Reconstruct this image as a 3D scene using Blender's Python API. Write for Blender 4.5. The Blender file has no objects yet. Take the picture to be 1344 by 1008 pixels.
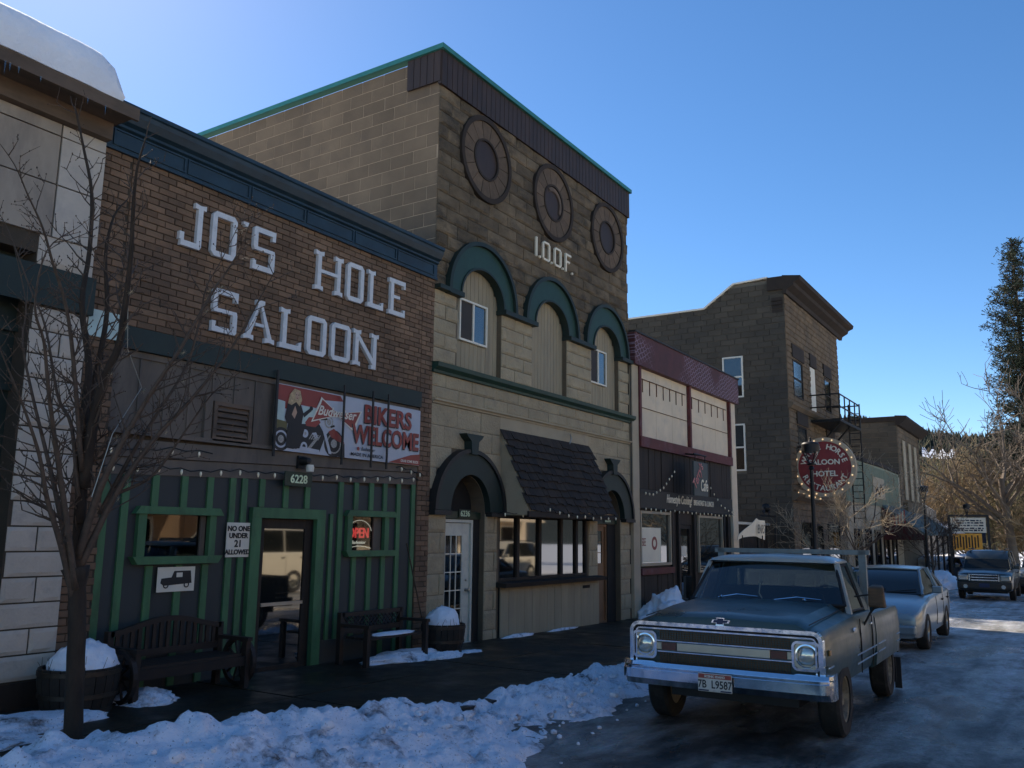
import bpy, math, random
from mathutils import Vector, Matrix, noise
PI = math.pi
R = random.Random(7)
SC = bpy.context.scene
COL = SC.collection

# ---------------------------------------------------------------- camera
cam_data = bpy.data.cameras.new('camera')
cam = bpy.data.objects.new('camera', cam_data)
COL.objects.link(cam)
cam_data.sensor_width = 36.0
cam_data.lens = 30.35
cam_data.clip_start = 0.05
cam_data.clip_end = 4000
cx = Vector((0.54215, -0.84020, 0.01128))
cy = Vector((-0.15031, -0.08377, 0.98508))
cz = Vector((-0.82673, -0.53576, -0.17171))
cx.normalize(); cz = (cz - cz.dot(cx)*cx).normalized(); cy = cz.cross(cx)
m = Matrix((cx, cy, cz)).transposed().to_4x4()
m.translation = Vector((0, 0, 1.95))
cam.matrix_world = m
SC.camera = cam

# ---------------------------------------------------------------- sky and sun
SUN = Vector((0.321, 0.714, 0.6225)).normalized()
elev = math.asin(SUN.z)
azim = math.atan2(SUN.x, SUN.y)
world = bpy.data.worlds.new('World')
SC.world = world
world.use_nodes = True
wn = world.node_tree
for n in list(wn.nodes): wn.nodes.remove(n)
w_out = wn.nodes.new('ShaderNodeOutputWorld')
w_bg = wn.nodes.new('ShaderNodeBackground')
w_sky = wn.nodes.new('ShaderNodeTexSky')
w_sky.sky_type = 'NISHITA'
w_sky.sun_disc = False
w_sky.sun_elevation = elev
w_sky.sun_rotation = azim
w_sky.altitude = 900
w_sky.air_density = 0.8
w_sky.dust_density = 0.25
w_sky.ozone_density = 1.5
w_hs = wn.nodes.new('ShaderNodeHueSaturation')
w_hs.inputs['Saturation'].default_value = 1.24
wn.links.new(w_sky.outputs['Color'], w_hs.inputs['Color'])
wn.links.new(w_hs.outputs['Color'], w_bg.inputs['Color'])
w_bg.inputs['Strength'].default_value = 0.135
wn.links.new(w_bg.outputs['Background'], w_out.inputs['Surface'])
sd = bpy.data.lights.new('sun', 'SUN')
sd.energy = 5.0
sd.angle = math.radians(0.5)
sd.color = (1.0, 0.88, 0.72)
sun = bpy.data.objects.new('sun', sd)
COL.objects.link(sun)
sun.location = (0, 0, 60)
sun.rotation_euler = SUN.to_track_quat('Z', 'Y').to_euler()
SC.view_settings.view_transform = 'Standard'
SC.view_settings.look = 'None'
SC.view_settings.exposure = 0.5
SC.view_settings.gamma = 1.0
SC.view_settings.use_curve_mapping = False
try:
    SC.cycles.max_bounces = 6
    SC.cycles.diffuse_bounces = 4
    SC.cycles.glossy_bounces = 3
    SC.cycles.transparent_max_bounces = 8
    SC.cycles.caustics_reflective = False
    SC.cycles.caustics_refractive = False
except Exception:
    pass

# ---------------------------------------------------------------- materials
def mat(name, col, rough=0.7, metal=0.0, var=0.15, scale=3.0, bump=0.0, bscale=40.0, piece=0.0,
        dirt=None, dirt_amt=0.5, dirt_scale=1.5, dirt_lo=0.5, spec=0.5, coat=0.0, stretch=(1, 1, 1), rvar=0.0, emit=None, estr=0.0, bdist=0.01):
    if name not in ('snow', 'chrome', 'banner_white', 'sedan_paint', 'blue_cornice', 'hill', 'tan_twig', 'olive_twig', 'white_letter'): col = (col[0]*1.10, col[1], col[2]*.80)
    m = bpy.data.materials.new(name)
    m.use_nodes = True
    nt = m.node_tree; N = nt.nodes; Lk = nt.links
    b = N['Principled BSDF']
    b.inputs['Roughness'].default_value = rough
    b.inputs['Metallic'].default_value = metal
    b.inputs['Specular IOR Level'].default_value = spec
    b.inputs['Coat Weight'].default_value = coat
    b.inputs['Coat Roughness'].default_value = 0.15
    geo = N.new('ShaderNodeNewGeometry')
    mp = N.new('ShaderNodeMapping'); mp.inputs['Scale'].default_value = stretch
    Lk.new(geo.outputs['Position'], mp.inputs['Vector'])
    nz = N.new('ShaderNodeTexNoise'); nz.inputs['Scale'].default_value = scale; nz.inputs['Detail'].default_value = 6; nz.inputs['Roughness'].default_value = 0.62
    Lk.new(mp.outputs['Vector'], nz.inputs['Vector'])
    mr = N.new('ShaderNodeMapRange')
    mr.inputs['From Min'].default_value = 0.3; mr.inputs['From Max'].default_value = 0.7
    mr.inputs['To Min'].default_value = 1 - var; mr.inputs['To Max'].default_value = 1 + var
    Lk.new(nz.outputs['Fac'], mr.inputs['Value'])
    fac = mr.outputs['Result']
    if piece > 0:
        oi = N.new('ShaderNodeObjectInfo')
        ad = N.new('ShaderNodeMath'); ad.operation = 'ADD'
        Lk.new(oi.outputs['Random'], ad.inputs[0]); Lk.new(geo.outputs['Random Per Island'], ad.inputs[1])
        fr = N.new('ShaderNodeMath'); fr.operation = 'FRACT'; Lk.new(ad.outputs[0], fr.inputs[0])
        m2 = N.new('ShaderNodeMapRange'); m2.inputs['To Min'].default_value = 1 - piece; m2.inputs['To Max'].default_value = 1 + piece
        Lk.new(fr.outputs[0], m2.inputs['Value'])
        mu = N.new('ShaderNodeMath'); mu.operation = 'MULTIPLY'
        Lk.new(fac, mu.inputs[0]); Lk.new(m2.outputs['Result'], mu.inputs[1]); fac = mu.outputs[0]
    vm = N.new('ShaderNodeVectorMath'); vm.operation = 'SCALE'
    vm.inputs[0].default_value = col[:3]
    Lk.new(fac, vm.inputs['Scale'])
    out = vm.outputs['Vector']
    if dirt is not None:
        n2 = N.new('ShaderNodeTexNoise'); n2.inputs['Scale'].default_value = dirt_scale; n2.inputs['Detail'].default_value = 8; n2.inputs['Roughness'].default_value = 0.7
        Lk.new(mp.outputs['Vector'], n2.inputs['Vector'])
        m3 = N.new('ShaderNodeMapRange'); m3.inputs['From Min'].default_value = dirt_lo; m3.inputs['From Max'].default_value = dirt_lo + 0.16
        m3.inputs['To Max'].default_value = dirt_amt
        Lk.new(n2.outputs['Fac'], m3.inputs['Value'])
        mx = N.new('ShaderNodeMix'); mx.data_type = 'RGBA'
        Lk.new(m3.outputs['Result'], mx.inputs['Factor']); Lk.new(out, mx.inputs['A']); mx.inputs['B'].default_value = (*dirt[:3], 1)
        out = mx.outputs['Result']
    Lk.new(out, b.inputs['Base Color'])
    if rvar > 0:
        m4 = N.new('ShaderNodeMapRange'); m4.inputs['From Min'].default_value = 0.35; m4.inputs['From Max'].default_value = 0.65
        m4.inputs['To Min'].default_value = max(0.03, rough - rvar); m4.inputs['To Max'].default_value = min(1, rough + rvar)
        Lk.new(nz.outputs['Fac'], m4.inputs['Value']); Lk.new(m4.outputs['Result'], b.inputs['Roughness'])
    if bump > 0:
        n5 = N.new('ShaderNodeTexNoise'); n5.inputs['Scale'].default_value = bscale; n5.inputs['Detail'].default_value = 5
        Lk.new(mp.outputs['Vector'], n5.inputs['Vector'])
        bp = N.new('ShaderNodeBump'); bp.inputs['Strength'].default_value = bump; bp.inputs['Distance'].default_value = bdist
        Lk.new(n5.outputs['Fac'], bp.inputs['Height']); Lk.new(bp.outputs['Normal'], b.inputs['Normal'])
    if emit is not None:
        b.inputs['Emission Color'].default_value = (*emit[:3], 1); b.inputs['Emission Strength'].default_value = estr
    return m

def glass_mat(name, tint, refl=1.0, rough=0.02):
    m = bpy.data.materials.new(name); m.use_nodes = True
    nt = m.node_tree; N = nt.nodes; Lk = nt.links
    N.remove(N['Principled BSDF'])
    o = N['Material Output']
    tr = N.new('ShaderNodeBsdfTransparent'); tr.inputs['Color'].default_value = (*tint, 1)
    gl = N.new('ShaderNodeBsdfGlossy'); gl.inputs['Roughness'].default_value = rough; gl.inputs['Color'].default_value = (refl, refl, refl, 1)
    lw = N.new('ShaderNodeLayerWeight'); pw = N.new('ShaderNodeMath'); pw.operation = 'POWER'; pw.inputs[1].default_value = 4.0
    Lk.new(lw.outputs['Facing'], pw.inputs[0]); fr = N.new('ShaderNodeMapRange'); fr.inputs['To Min'].default_value = 0.07; Lk.new(pw.outputs[0], fr.inputs['Value'])
    nz = N.new('ShaderNodeTexNoise'); nz.inputs['Scale'].default_value = 1.3
    bp = N.new('ShaderNodeBump'); bp.inputs['Strength'].default_value = 0.05; bp.inputs['Distance'].default_value = 0.02
    geo = N.new('ShaderNodeNewGeometry'); Lk.new(geo.outputs['Position'], nz.inputs['Vector'])
    Lk.new(nz.outputs['Fac'], bp.inputs['Height']); Lk.new(bp.outputs['Normal'], gl.inputs['Normal'])
    mx = N.new('ShaderNodeMixShader')
    Lk.new(fr.outputs['Result'], mx.inputs['Fac']); Lk.new(tr.outputs['BSDF'], mx.inputs[1]); Lk.new(gl.outputs['BSDF'], mx.inputs[2])
    Lk.new(mx.outputs['Shader'], o.inputs['Surface'])
    return m

M = {}
M['mortar'] = mat('mortar', (0.055, 0.045, 0.037), 0.9, bump=0.4)
M['brick'] = mat('brick', (0.165, 0.108, 0.078), 0.85, var=0.3, scale=1.6, piece=0.28, bump=0.4, bscale=60, dirt=(0.08, 0.055, 0.042), dirt_scale=0.9, dirt_amt=0.6)
M['brown_stone'] = mat('brown_stone', (0.15, 0.12, 0.088), 0.92, var=0.36, scale=2.4, piece=0.32, bump=1.0, bscale=34, bdist=0.04, dirt=(0.040, 0.035, 0.026), dirt_scale=1.3, dirt_amt=0.85, dirt_lo=0.5, stretch=(1, 1, 1.7))
M['side_stone'] = mat('side_stone', (0.155, 0.118, 0.086), 0.9, var=0.2, scale=1.1, piece=0.14, bump=0.7, bscale=30, dirt=(0.09, 0.068, 0.048), dirt_scale=0.6, dirt_amt=0.6)
M['beige_stone'] = mat('beige_stone', (0.34, 0.295, 0.225), 0.85, var=0.16, scale=2.0, piece=0.06, bump=0.9, bscale=24, bdist=0.02, dirt=(0.20, 0.17, 0.13), dirt_scale=5.0, dirt_amt=0.6, dirt_lo=0.55)
M['pale_mortar'] = mat('pale_mortar', (0.36, 0.29, 0.23), 0.9)
M['beige_mortar'] = mat('beige_mortar', (0.13, 0.105, 0.08), 0.9)
M['beige_plaster'] = mat('beige_plaster', (0.36, 0.32, 0.26), 0.85, var=0.12, scale=1.5, bump=0.3, dirt=(0.22, 0.19, 0.15), dirt_scale=3.5, dirt_amt=0.5, dirt_lo=0.57)
M['beige_board'] = mat('beige_board', (0.3, 0.265, 0.205), 0.75, var=0.12, scale=4, piece=0.07, stretch=(1, 1, .2), dirt=(0.2, 0.17, 0.13), dirt_scale=3, dirt_amt=0.4)
M['green_trim'] = mat('green_trim', (0.012, 0.05, 0.043), 0.55, var=0.2, scale=5, dirt=(0.012, 0.03, 0.028), dirt_amt=0.5, dirt_scale=2.5)
M['dark_green'] = mat('dark_green', (0.01, 0.024, 0.023), 0.6, var=0.2)
M['batten_green'] = mat('batten_green', (0.05, 0.15, 0.078), 0.6, var=0.2, scale=6, stretch=(1, 1, .3), piece=0.08, dirt=(0.02, 0.045, 0.028), dirt_amt=0.5, dirt_scale=4)
M['slate_paint'] = mat('slate_paint', (0.025, 0.035, 0.045), 0.6, var=0.15, scale=2, stretch=(1, 1, .3))
M['blue_cornice'] = mat('blue_cornice', (0.014, 0.036, 0.052), 0.5, var=0.25, scale=3, dirt=(0.008, 0.015, 0.02), dirt_amt=0.6, dirt_scale=2)
M['grey_siding'] = mat('grey_siding', (0.125, 0.11, 0.105), 0.8, var=0.2, scale=2.5, piece=0.06, stretch=(1, 1, .25), dirt=(0.05, 0.046, 0.045), dirt_amt=0.6, dirt_scale=2)
M['white_letter'] = mat('white_letter', (0.66, 0.66, 0.65), 0.6, var=0.08, scale=9, dirt=(0.42, 0.38, 0.34), dirt_amt=0.55, dirt_scale=7, dirt_lo=0.56)
M['white_block'] = mat('white_block', (0.48, 0.45, 0.45), 0.85, var=0.12, scale=2.2, piece=0.05, bump=0.8, bscale=30, dirt=(0.3, 0.27, 0.25), dirt_scale=3, dirt_amt=0.5, dirt_lo=0.54)
M['taupe_panel'] = mat('taupe_panel', (0.33, 0.3, 0.29), 0.85, var=0.2, scale=2, stretch=(1, 1, .4), dirt=(0.18, 0.15, 0.13), dirt_amt=0.6)
M['white_panel'] = mat('white_panel', (0.46, 0.44, 0.45), 0.8, var=0.12, scale=2, dirt=(0.33, 0.3, 0.28), dirt_amt=0.6)
M['brown_wood'] = mat('brown_wood', (0.11, 0.083, 0.07), 0.8, var=0.3, scale=6, stretch=(.3, 1, 1), piece=0.1)
M['dark_wood'] = mat('dark_wood', (0.022, 0.015, 0.011), 0.75, var=0.4, scale=8, stretch=(1, 1, .15), piece=0.25, bump=0.3)
M['fascia_metal'] = mat('fascia_metal', (0.034, 0.02, 0.014), 0.6, var=0.3, scale=5, stretch=(1, 1, .2), piece=0.12)
M['teal_metal'] = mat('teal_metal', (0.04, 0.2, 0.2), 0.35, var=0.1, metal=0.2)
M['ring_stone'] = mat('ring_stone', (0.105, 0.078, 0.06), 0.85, var=0.2, scale=8, piece=0.15, bump=0.4)
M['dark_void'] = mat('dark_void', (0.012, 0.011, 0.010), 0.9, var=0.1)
M['interior'] = mat('interior', (0.012, 0.01, 0.008), 0.9, var=0.3)
M['shingle'] = mat('shingle', (0.028, 0.019, 0.013), 0.85, var=0.3, scale=9, piece=0.4, bump=0.5, bscale=50)
M['white_frame'] = mat('white_frame', (0.72, 0.72, 0.72), 0.5, var=0.06)
M['door_white'] = mat('door_white', (0.52, 0.56, 0.58), 0.5, var=0.08, dirt=(0.3, 0.3, 0.3), dirt_amt=0.4, dirt_scale=5)
M['door_brown'] = mat('door_brown', (0.20, 0.11, 0.06), 0.6, var=0.2)
M['screen_dark'] = mat('screen_dark', (0.035, 0.03, 0.03), 0.7)
M['glass'] = glass_mat('glass', (0.50, 0.52, 0.50))
M['car_dark_glass'] = mat('car_dark_glass', (0.010, 0.012, 0.012), 0.05, spec=0.35)
M['sky_glass'] = mat('sky_glass', (0.02, 0.03, 0.04), 0.06, metal=0.0, spec=1.0, var=0.1)
M['car_glass'] = glass_mat('car_glass', (0.45, 0.50, 0.48), 1.0)
M['glass_sky'] = mat('glass_sky', (0.03, 0.04, 0.05), 0.05, spec=1.0, coat=1.0)
M['dark_glass'] = mat('dark_glass', (0.010, 0.010, 0.011), 0.03, spec=1.0)
M['dark_glass'].node_tree.nodes['Principled BSDF'].inputs['IOR'].default_value = 1.9
M['maroon'] = mat('maroon', (0.1, 0.02, 0.022), 0.65, var=0.25, scale=3, dirt=(0.20, 0.12, 0.15), dirt_scale=3.2, dirt_amt=0.35, dirt_lo=0.52)
M['cream'] = mat('cream', (0.66, 0.58, 0.5), 0.75, var=0.08, scale=1.2, bump=0.2, dirt=(0.5, 0.42, 0.33), dirt_amt=0.5)
M['cream_dirty'] = mat('cream_dirty', (0.4, 0.35, 0.29), 0.8, var=0.12, scale=3, dirt=(0.3, 0.26, 0.22), dirt_amt=0.5)
M['rust'] = mat('rust', (0.12, 0.06, 0.04), 0.85, var=0.3, scale=20)
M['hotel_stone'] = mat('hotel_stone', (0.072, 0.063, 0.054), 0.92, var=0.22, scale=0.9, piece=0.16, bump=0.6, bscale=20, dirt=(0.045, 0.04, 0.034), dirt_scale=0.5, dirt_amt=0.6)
M['hotel_front'] = mat('hotel_front', (0.135, 0.103, 0.075), 0.92, var=0.3, scale=1.4, piece=0.12, bump=0.6, bscale=20, dirt=(0.10, 0.08, 0.06), dirt_scale=0.8, dirt_amt=0.6)
M['hotel_mortar'] = mat('hotel_mortar', (0.14, 0.128, 0.115), 0.9)
M['dark_cornice'] = mat('dark_cornice', (0.026, 0.018, 0.013), 0.85, var=0.3, scale=3)
M['black_iron'] = mat('black_iron', (0.012, 0.012, 0.013), 0.5, metal=0.3)
M['mint'] = mat('mint', (0.24, 0.29, 0.26), 0.6, var=0.1, scale=4, piece=0.06, stretch=(1, 1, .2))
M['awning_blue'] = mat('awning_blue', (0.06, 0.1, 0.115), 0.6, var=0.15, piece=0.08)
M['red_dark'] = mat('red_dark', (0.07, 0.015, 0.015), 0.8)
M['sign_red'] = mat('sign_red', (0.22, 0.028, 0.030), 0.5, var=0.15, scale=4)
M['sign_white'] = mat('sign_white', (0.75, 0.73, 0.68), 0.5, var=0.06)
M['paper'] = mat('paper', (0.66, 0.67, 0.68), 0.6, var=0.05)
M['ink'] = mat('ink', (0.015, 0.015, 0.017), 0.6)
M['sign_slate'] = mat('sign_slate', (0.045, 0.065, 0.08), 0.5, var=0.1)
M['pink'] = mat('pink', (0.55, 0.22, 0.26), 0.5)
M['beer_red'] = mat('beer_red', (0.24, 0.035, 0.03), 0.45, var=0.1)
M['banner_white'] = mat('banner_white', (0.46, 0.48, 0.52), 0.5, var=0.06)
M['banner_pale'] = mat('banner_pale', (0.42, 0.58, 0.66), 0.5, var=0.15)
M['skin_print'] = mat('skin_print', (0.45, 0.32, 0.26), 0.6)
M['hair_print'] = mat('hair_print', (0.42, 0.33, 0.22), 0.6, var=0.4, scale=40)
M['print_grey'] = mat('print_grey', (0.30, 0.31, 0.34), 0.5, var=0.5, scale=60)
M['bulb'] = mat('bulb', (0.9, 0.85, 0.72), 0.1, spec=0.8)
M['bulb_lit'] = mat('bulb_lit', (0.9, 0.75, 0.5), 0.3, emit=(1.0, 0.66, 0.34), estr=0.6)
M['neon_red'] = mat('neon_red', (0.5, 0.05, 0.05), 0.3, emit=(1.0, 0.10, 0.10), estr=1.3)
M['neon_white'] = mat('neon_white', (0.7, 0.7, 0.7), 0.3, emit=(0.95, 0.93, 0.88), estr=0.9)
M['wire'] = mat('wire', (0.012, 0.014, 0.013), 0.6)
M['plate_green'] = mat('plate_green', (0.008, 0.025, 0.014), 0.5)
M['num_white'] = mat('num_white', (0.62, 0.78, 0.62), 0.4)
M['snow'] = mat('snow', (0.84, 0.86, 0.90), 0.75, var=0.05, scale=2, bump=0.5, bscale=14, bdist=0.04, spec=0.3)
M['bark'] = mat('bark', (0.035, 0.026, 0.02), 0.9, var=0.35, scale=14, stretch=(1, 1, .3), bump=0.8, bscale=45, bdist=0.01)
M['twig'] = mat('twig', (0.075, 0.055, 0.044), 0.75, var=0.3, scale=20)
M['barrel_wood'] = mat('barrel_wood', (0.024, 0.018, 0.014), 0.8, var=0.3, scale=9, piece=0.25, stretch=(1, 1, .2), bump=0.3)
M['hoop'] = mat('hoop', (0.06, 0.05, 0.045), 0.55, metal=0.7, var=0.3, scale=15)
M['soil'] = mat('soil', (0.03, 0.022, 0.016), 0.95, bump=0.8)
M['bench_wood'] = mat('bench_wood', (0.018, 0.011, 0.008), 0.65, var=0.3, scale=10, piece=0.2)
M['tyre'] = mat('tyre', (0.016, 0.016, 0.016), 0.85, var=0.3, scale=20, dirt=(0.06, 0.055, 0.05), dirt_amt=0.5, dirt_scale=6)
M['rim_dirty'] = mat('rim_dirty', (0.20, 0.19, 0.16), 0.6, metal=0.2, var=0.4, scale=12, dirt=(0.07, 0.06, 0.05), dirt_amt=0.8, dirt_scale=8)
M['alloy'] = mat('alloy', (0.32, 0.34, 0.36), 0.3, metal=0.9, var=0.1)
M['chrome'] = mat('chrome', (0.78, 0.80, 0.84), 0.10, metal=1.0, var=0.06, scale=20, rvar=0.04, dirt=(0.45, 0.43, 0.41), dirt_amt=0.15, dirt_scale=25, dirt_lo=0.6)
M['truck_paint'] = mat('truck_paint', (0.021, 0.056, 0.072), 0.36, var=0.16, scale=1.6, spec=0.5, coat=0.12, rvar=0.1, dirt=(0.07, 0.08, 0.055), dirt_scale=2.3, dirt_amt=0.45, dirt_lo=0.54, bump=0.05, bscale=3, bdist=0.02)
M['truck_dark'] = mat('truck_dark', (0.020, 0.027, 0.030), 0.5, var=0.3, dirt=(0.06, 0.055, 0.05), dirt_amt=0.5, dirt_scale=3)
M['truck_roof'] = mat('truck_roof', (0.32, 0.36, 0.4), 0.35, coat=0.3, var=0.1)  # pale blue-grey paints the sky's reflection into the roof colour
M['seal'] = mat('seal', (0.010, 0.010, 0.011), 0.7)
M['grille_mesh'] = mat('grille_mesh', (0.09, 0.058, 0.035), 0.55, metal=0.5, var=0.3, scale=30)
M['red_lens'] = mat('red_lens', (0.07, 0.012, 0.008), 0.25, spec=0.6)
M['lens'] = mat('lens', (0.55, 0.60, 0.66), 0.08, metal=0.6, var=0.15, scale=25)
M['amber'] = mat('amber', (0.35, 0.20, 0.07), 0.3)
M['plate_white'] = mat('plate_white', (0.60, 0.62, 0.66), 0.5)
M['plate_red'] = mat('plate_red', (0.30, 0.06, 0.05), 0.5)
M['plate_blue'] = mat('plate_blue', (0.02, 0.03, 0.10), 0.5)
M['rack_blue'] = mat('rack_blue', (0.16, 0.21, 0.25), 0.5, var=0.15, scale=6, dirt=(0.15, 0.12, 0.10), dirt_amt=0.5, dirt_scale=9)
M['mirror_wood'] = mat('mirror_wood', (0.085, 0.055, 0.033), 0.7, var=0.3, scale=10, stretch=(1, 1, 4))
M['sedan_paint'] = mat('sedan_paint', (0.22, 0.27, 0.29), 0.28, metal=0.35, coat=0.5, var=0.06, dirt=(0.22, 0.21, 0.18), dirt_amt=0.4, dirt_scale=3)
M['suv_paint'] = mat('suv_paint', (0.006, 0.011, 0.011), 0.3, coat=0.6, var=0.1, dirt=(0.06, 0.055, 0.045), dirt_amt=0.35, dirt_scale=2.5)
M['suv_lower'] = mat('suv_lower', (0.035, 0.032, 0.027), 0.6, var=0.15)
M['blue_paint'] = mat('blue_paint', (0.03, 0.06, 0.16), 0.3, coat=0.5)
M['van_paint'] = mat('van_paint', (0.75, 0.72, 0.66), 0.35, coat=0.4, var=0.04)
M['van_blue'] = mat('van_blue', (0.05, 0.07, 0.10), 0.4, coat=0.4)
M['trim_black'] = mat('trim_black', (0.015, 0.015, 0.016), 0.6)
M['pine_needles'] = mat('pine_needles', (0.022, 0.032, 0.016), 0.8, var=0.5, scale=1.2, piece=0.4)
M['pine_bark'] = mat('pine_bark', (0.06, 0.04, 0.03), 0.9, var=0.3, scale=8)
M['tan_twig'] = mat('tan_twig', (0.29, 0.2, 0.1), 0.8, var=0.35, scale=.8, piece=0.3)
M['olive_twig'] = mat('olive_twig', (0.19, 0.165, 0.07), 0.8, var=0.35, scale=.8, piece=0.3)
M['grey_twig'] = mat('grey_twig', (0.15, 0.12, 0.10), 0.8, var=0.25)
M['pale_twig'] = mat('pale_twig', (0.32, 0.27, 0.21), 0.8, var=0.25)
M['forest'] = mat('forest', (0.018, 0.028, 0.022), 0.9, var=0.4, scale=0.02)
M['brick_far'] = mat('brick_far', (0.38, 0.26, 0.18), 0.85, var=0.15, scale=1)
M['orange_board'] = mat('orange_board', (0.85, 0.4, 0.04), 0.5, var=0.15, scale=3)
M['navy'] = mat('navy', (0.015, 0.02, 0.05), 0.6)
M['flag_red'] = mat('flag_red', (0.40, 0.05, 0.06), 0.7)
M['lamp_glass'] = glass_mat('lamp_glass', (0.85, 0.88, 0.9), 1.0, 0.1)
M['steel'] = mat('steel', (0.35, 0.36, 0.38), 0.4, metal=0.6)

def worn(m, col, scale, lo):
    nt = m.node_tree; N = nt.nodes; Lk = nt.links; b = N['Principled BSDF']
    geo = N.new('ShaderNodeNewGeometry'); mp = N.new('ShaderNodeMapping'); mp.inputs['Scale'].default_value = (1, 0.02, 1.5); mp.inputs['Rotation'].default_value = (0, 0.6, 0)
    Lk.new(geo.outputs['Position'], mp.inputs['Vector'])
    v = N.new('ShaderNodeTexVoronoi'); v.feature = 'DISTANCE_TO_EDGE'; v.inputs['Scale'].default_value = scale; v.inputs['Randomness'].default_value = 0.35
    Lk.new(mp.outputs['Vector'], v.inputs['Vector'])
    r = N.new('ShaderNodeMapRange'); r.inputs['From Min'].default_value = 0.04; r.inputs['From Max'].default_value = 0.12; r.inputs['To Min'].default_value = 1; r.inputs['To Max'].default_value = 0
    Lk.new(v.outputs['Distance'], r.inputs['Value'])
    n = N.new('ShaderNodeTexNoise'); n.inputs['Scale'].default_value = 0.55; n.inputs['Detail'].default_value = 4; Lk.new(geo.outputs['Position'], n.inputs['Vector'])
    r2 = N.new('ShaderNodeMapRange'); r2.inputs['From Min'].default_value = lo; r2.inputs['From Max'].default_value = lo+.08; r2.inputs['To Max'].default_value = .8; Lk.new(n.outputs['Fac'], r2.inputs['Value'])
    mu = N.new('ShaderNodeMath'); mu.operation = 'MULTIPLY'; Lk.new(r.outputs['Result'], mu.inputs[0]); Lk.new(r2.outputs['Result'], mu.inputs[1])
    src = b.inputs['Base Color'].links[0].from_socket
    mx = N.new('ShaderNodeMix'); mx.data_type = 'RGBA'; Lk.new(mu.outputs[0], mx.inputs['Factor']); Lk.new(src, mx.inputs['A']); mx.inputs['B'].default_value = (*col, 1)
    Lk.new(mx.outputs['Result'], b.inputs['Base Color'])
M['maroon_worn'] = mat('maroon_worn', (0.07, 0.019, 0.022), 0.65, var=0.25, scale=3, bump=.3)
worn(M['maroon_worn'], (0.30, 0.22, 0.28), 6.5, .47)

def snow_dirty():
    m = bpy.data.materials.new('ploughed_snow'); m.use_nodes = True
    nt = m.node_tree; N = nt.nodes; Lk = nt.links; b = N['Principled BSDF']
    b.inputs['Roughness'].default_value = 0.8; b.inputs['Specular IOR Level'].default_value = 0.25
    geo = N.new('ShaderNodeNewGeometry')
    n1 = N.new('ShaderNodeTexNoise'); n1.inputs['Scale'].default_value = 2.6; n1.inputs['Detail'].default_value = 9; n1.inputs['Roughness'].default_value = 0.72
    Lk.new(geo.outputs['Position'], n1.inputs['Vector'])
    cr = N.new('ShaderNodeValToRGB')
    cr.color_ramp.elements[0].position = 0.33; cr.color_ramp.elements[0].color = (0.10, 0.085, 0.075, 1)
    cr.color_ramp.elements[1].position = 0.47; cr.color_ramp.elements[1].color = (0.86, 0.88, 0.93, 1)
    e = cr.color_ramp.elements.new(0.40); e.color = (0.50, 0.50, 0.53, 1)
    Lk.new(n1.outputs['Fac'], cr.inputs['Fac']); Lk.new(cr.outputs['Color'], b.inputs['Base Color'])
    ng = N.new('ShaderNodeTexNoise'); ng.inputs['Scale'].default_value = 55; ng.inputs['Detail'].default_value = 3
    Lk.new(geo.outputs['Position'], ng.inputs['Vector'])
    rg = N.new('ShaderNodeMapRange'); rg.inputs['From Min'].default_value = 0.62; rg.inputs['From Max'].default_value = 0.70; rg.inputs['To Max'].default_value = 0.7
    Lk.new(ng.outputs['Fac'], rg.inputs['Value'])
    mg = N.new('ShaderNodeMix'); mg.data_type = 'RGBA'; Lk.new(rg.outputs['Result'], mg.inputs['Factor']); Lk.new(cr.outputs['Color'], mg.inputs['A']); mg.inputs['B'].default_value = (0.16, 0.14, 0.12, 1)
    Lk.new(mg.outputs['Result'], b.inputs['Base Color'])
    n2 = N.new('ShaderNodeTexNoise'); n2.inputs['Scale'].default_value = 16; n2.inputs['Detail'].default_value = 8; n2.inputs['Roughness'].default_value = 0.65
    Lk.new(geo.outputs['Position'], n2.inputs['Vector'])
    bp = N.new('ShaderNodeBump'); bp.inputs['Strength'].default_value = 0.9; bp.inputs['Distance'].default_value = 0.04
    Lk.new(n2.outputs['Fac'], bp.inputs['Height']); Lk.new(bp.outputs['Normal'], b.inputs['Normal'])
    return m
M['snow_dirty'] = snow_dirty()

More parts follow.
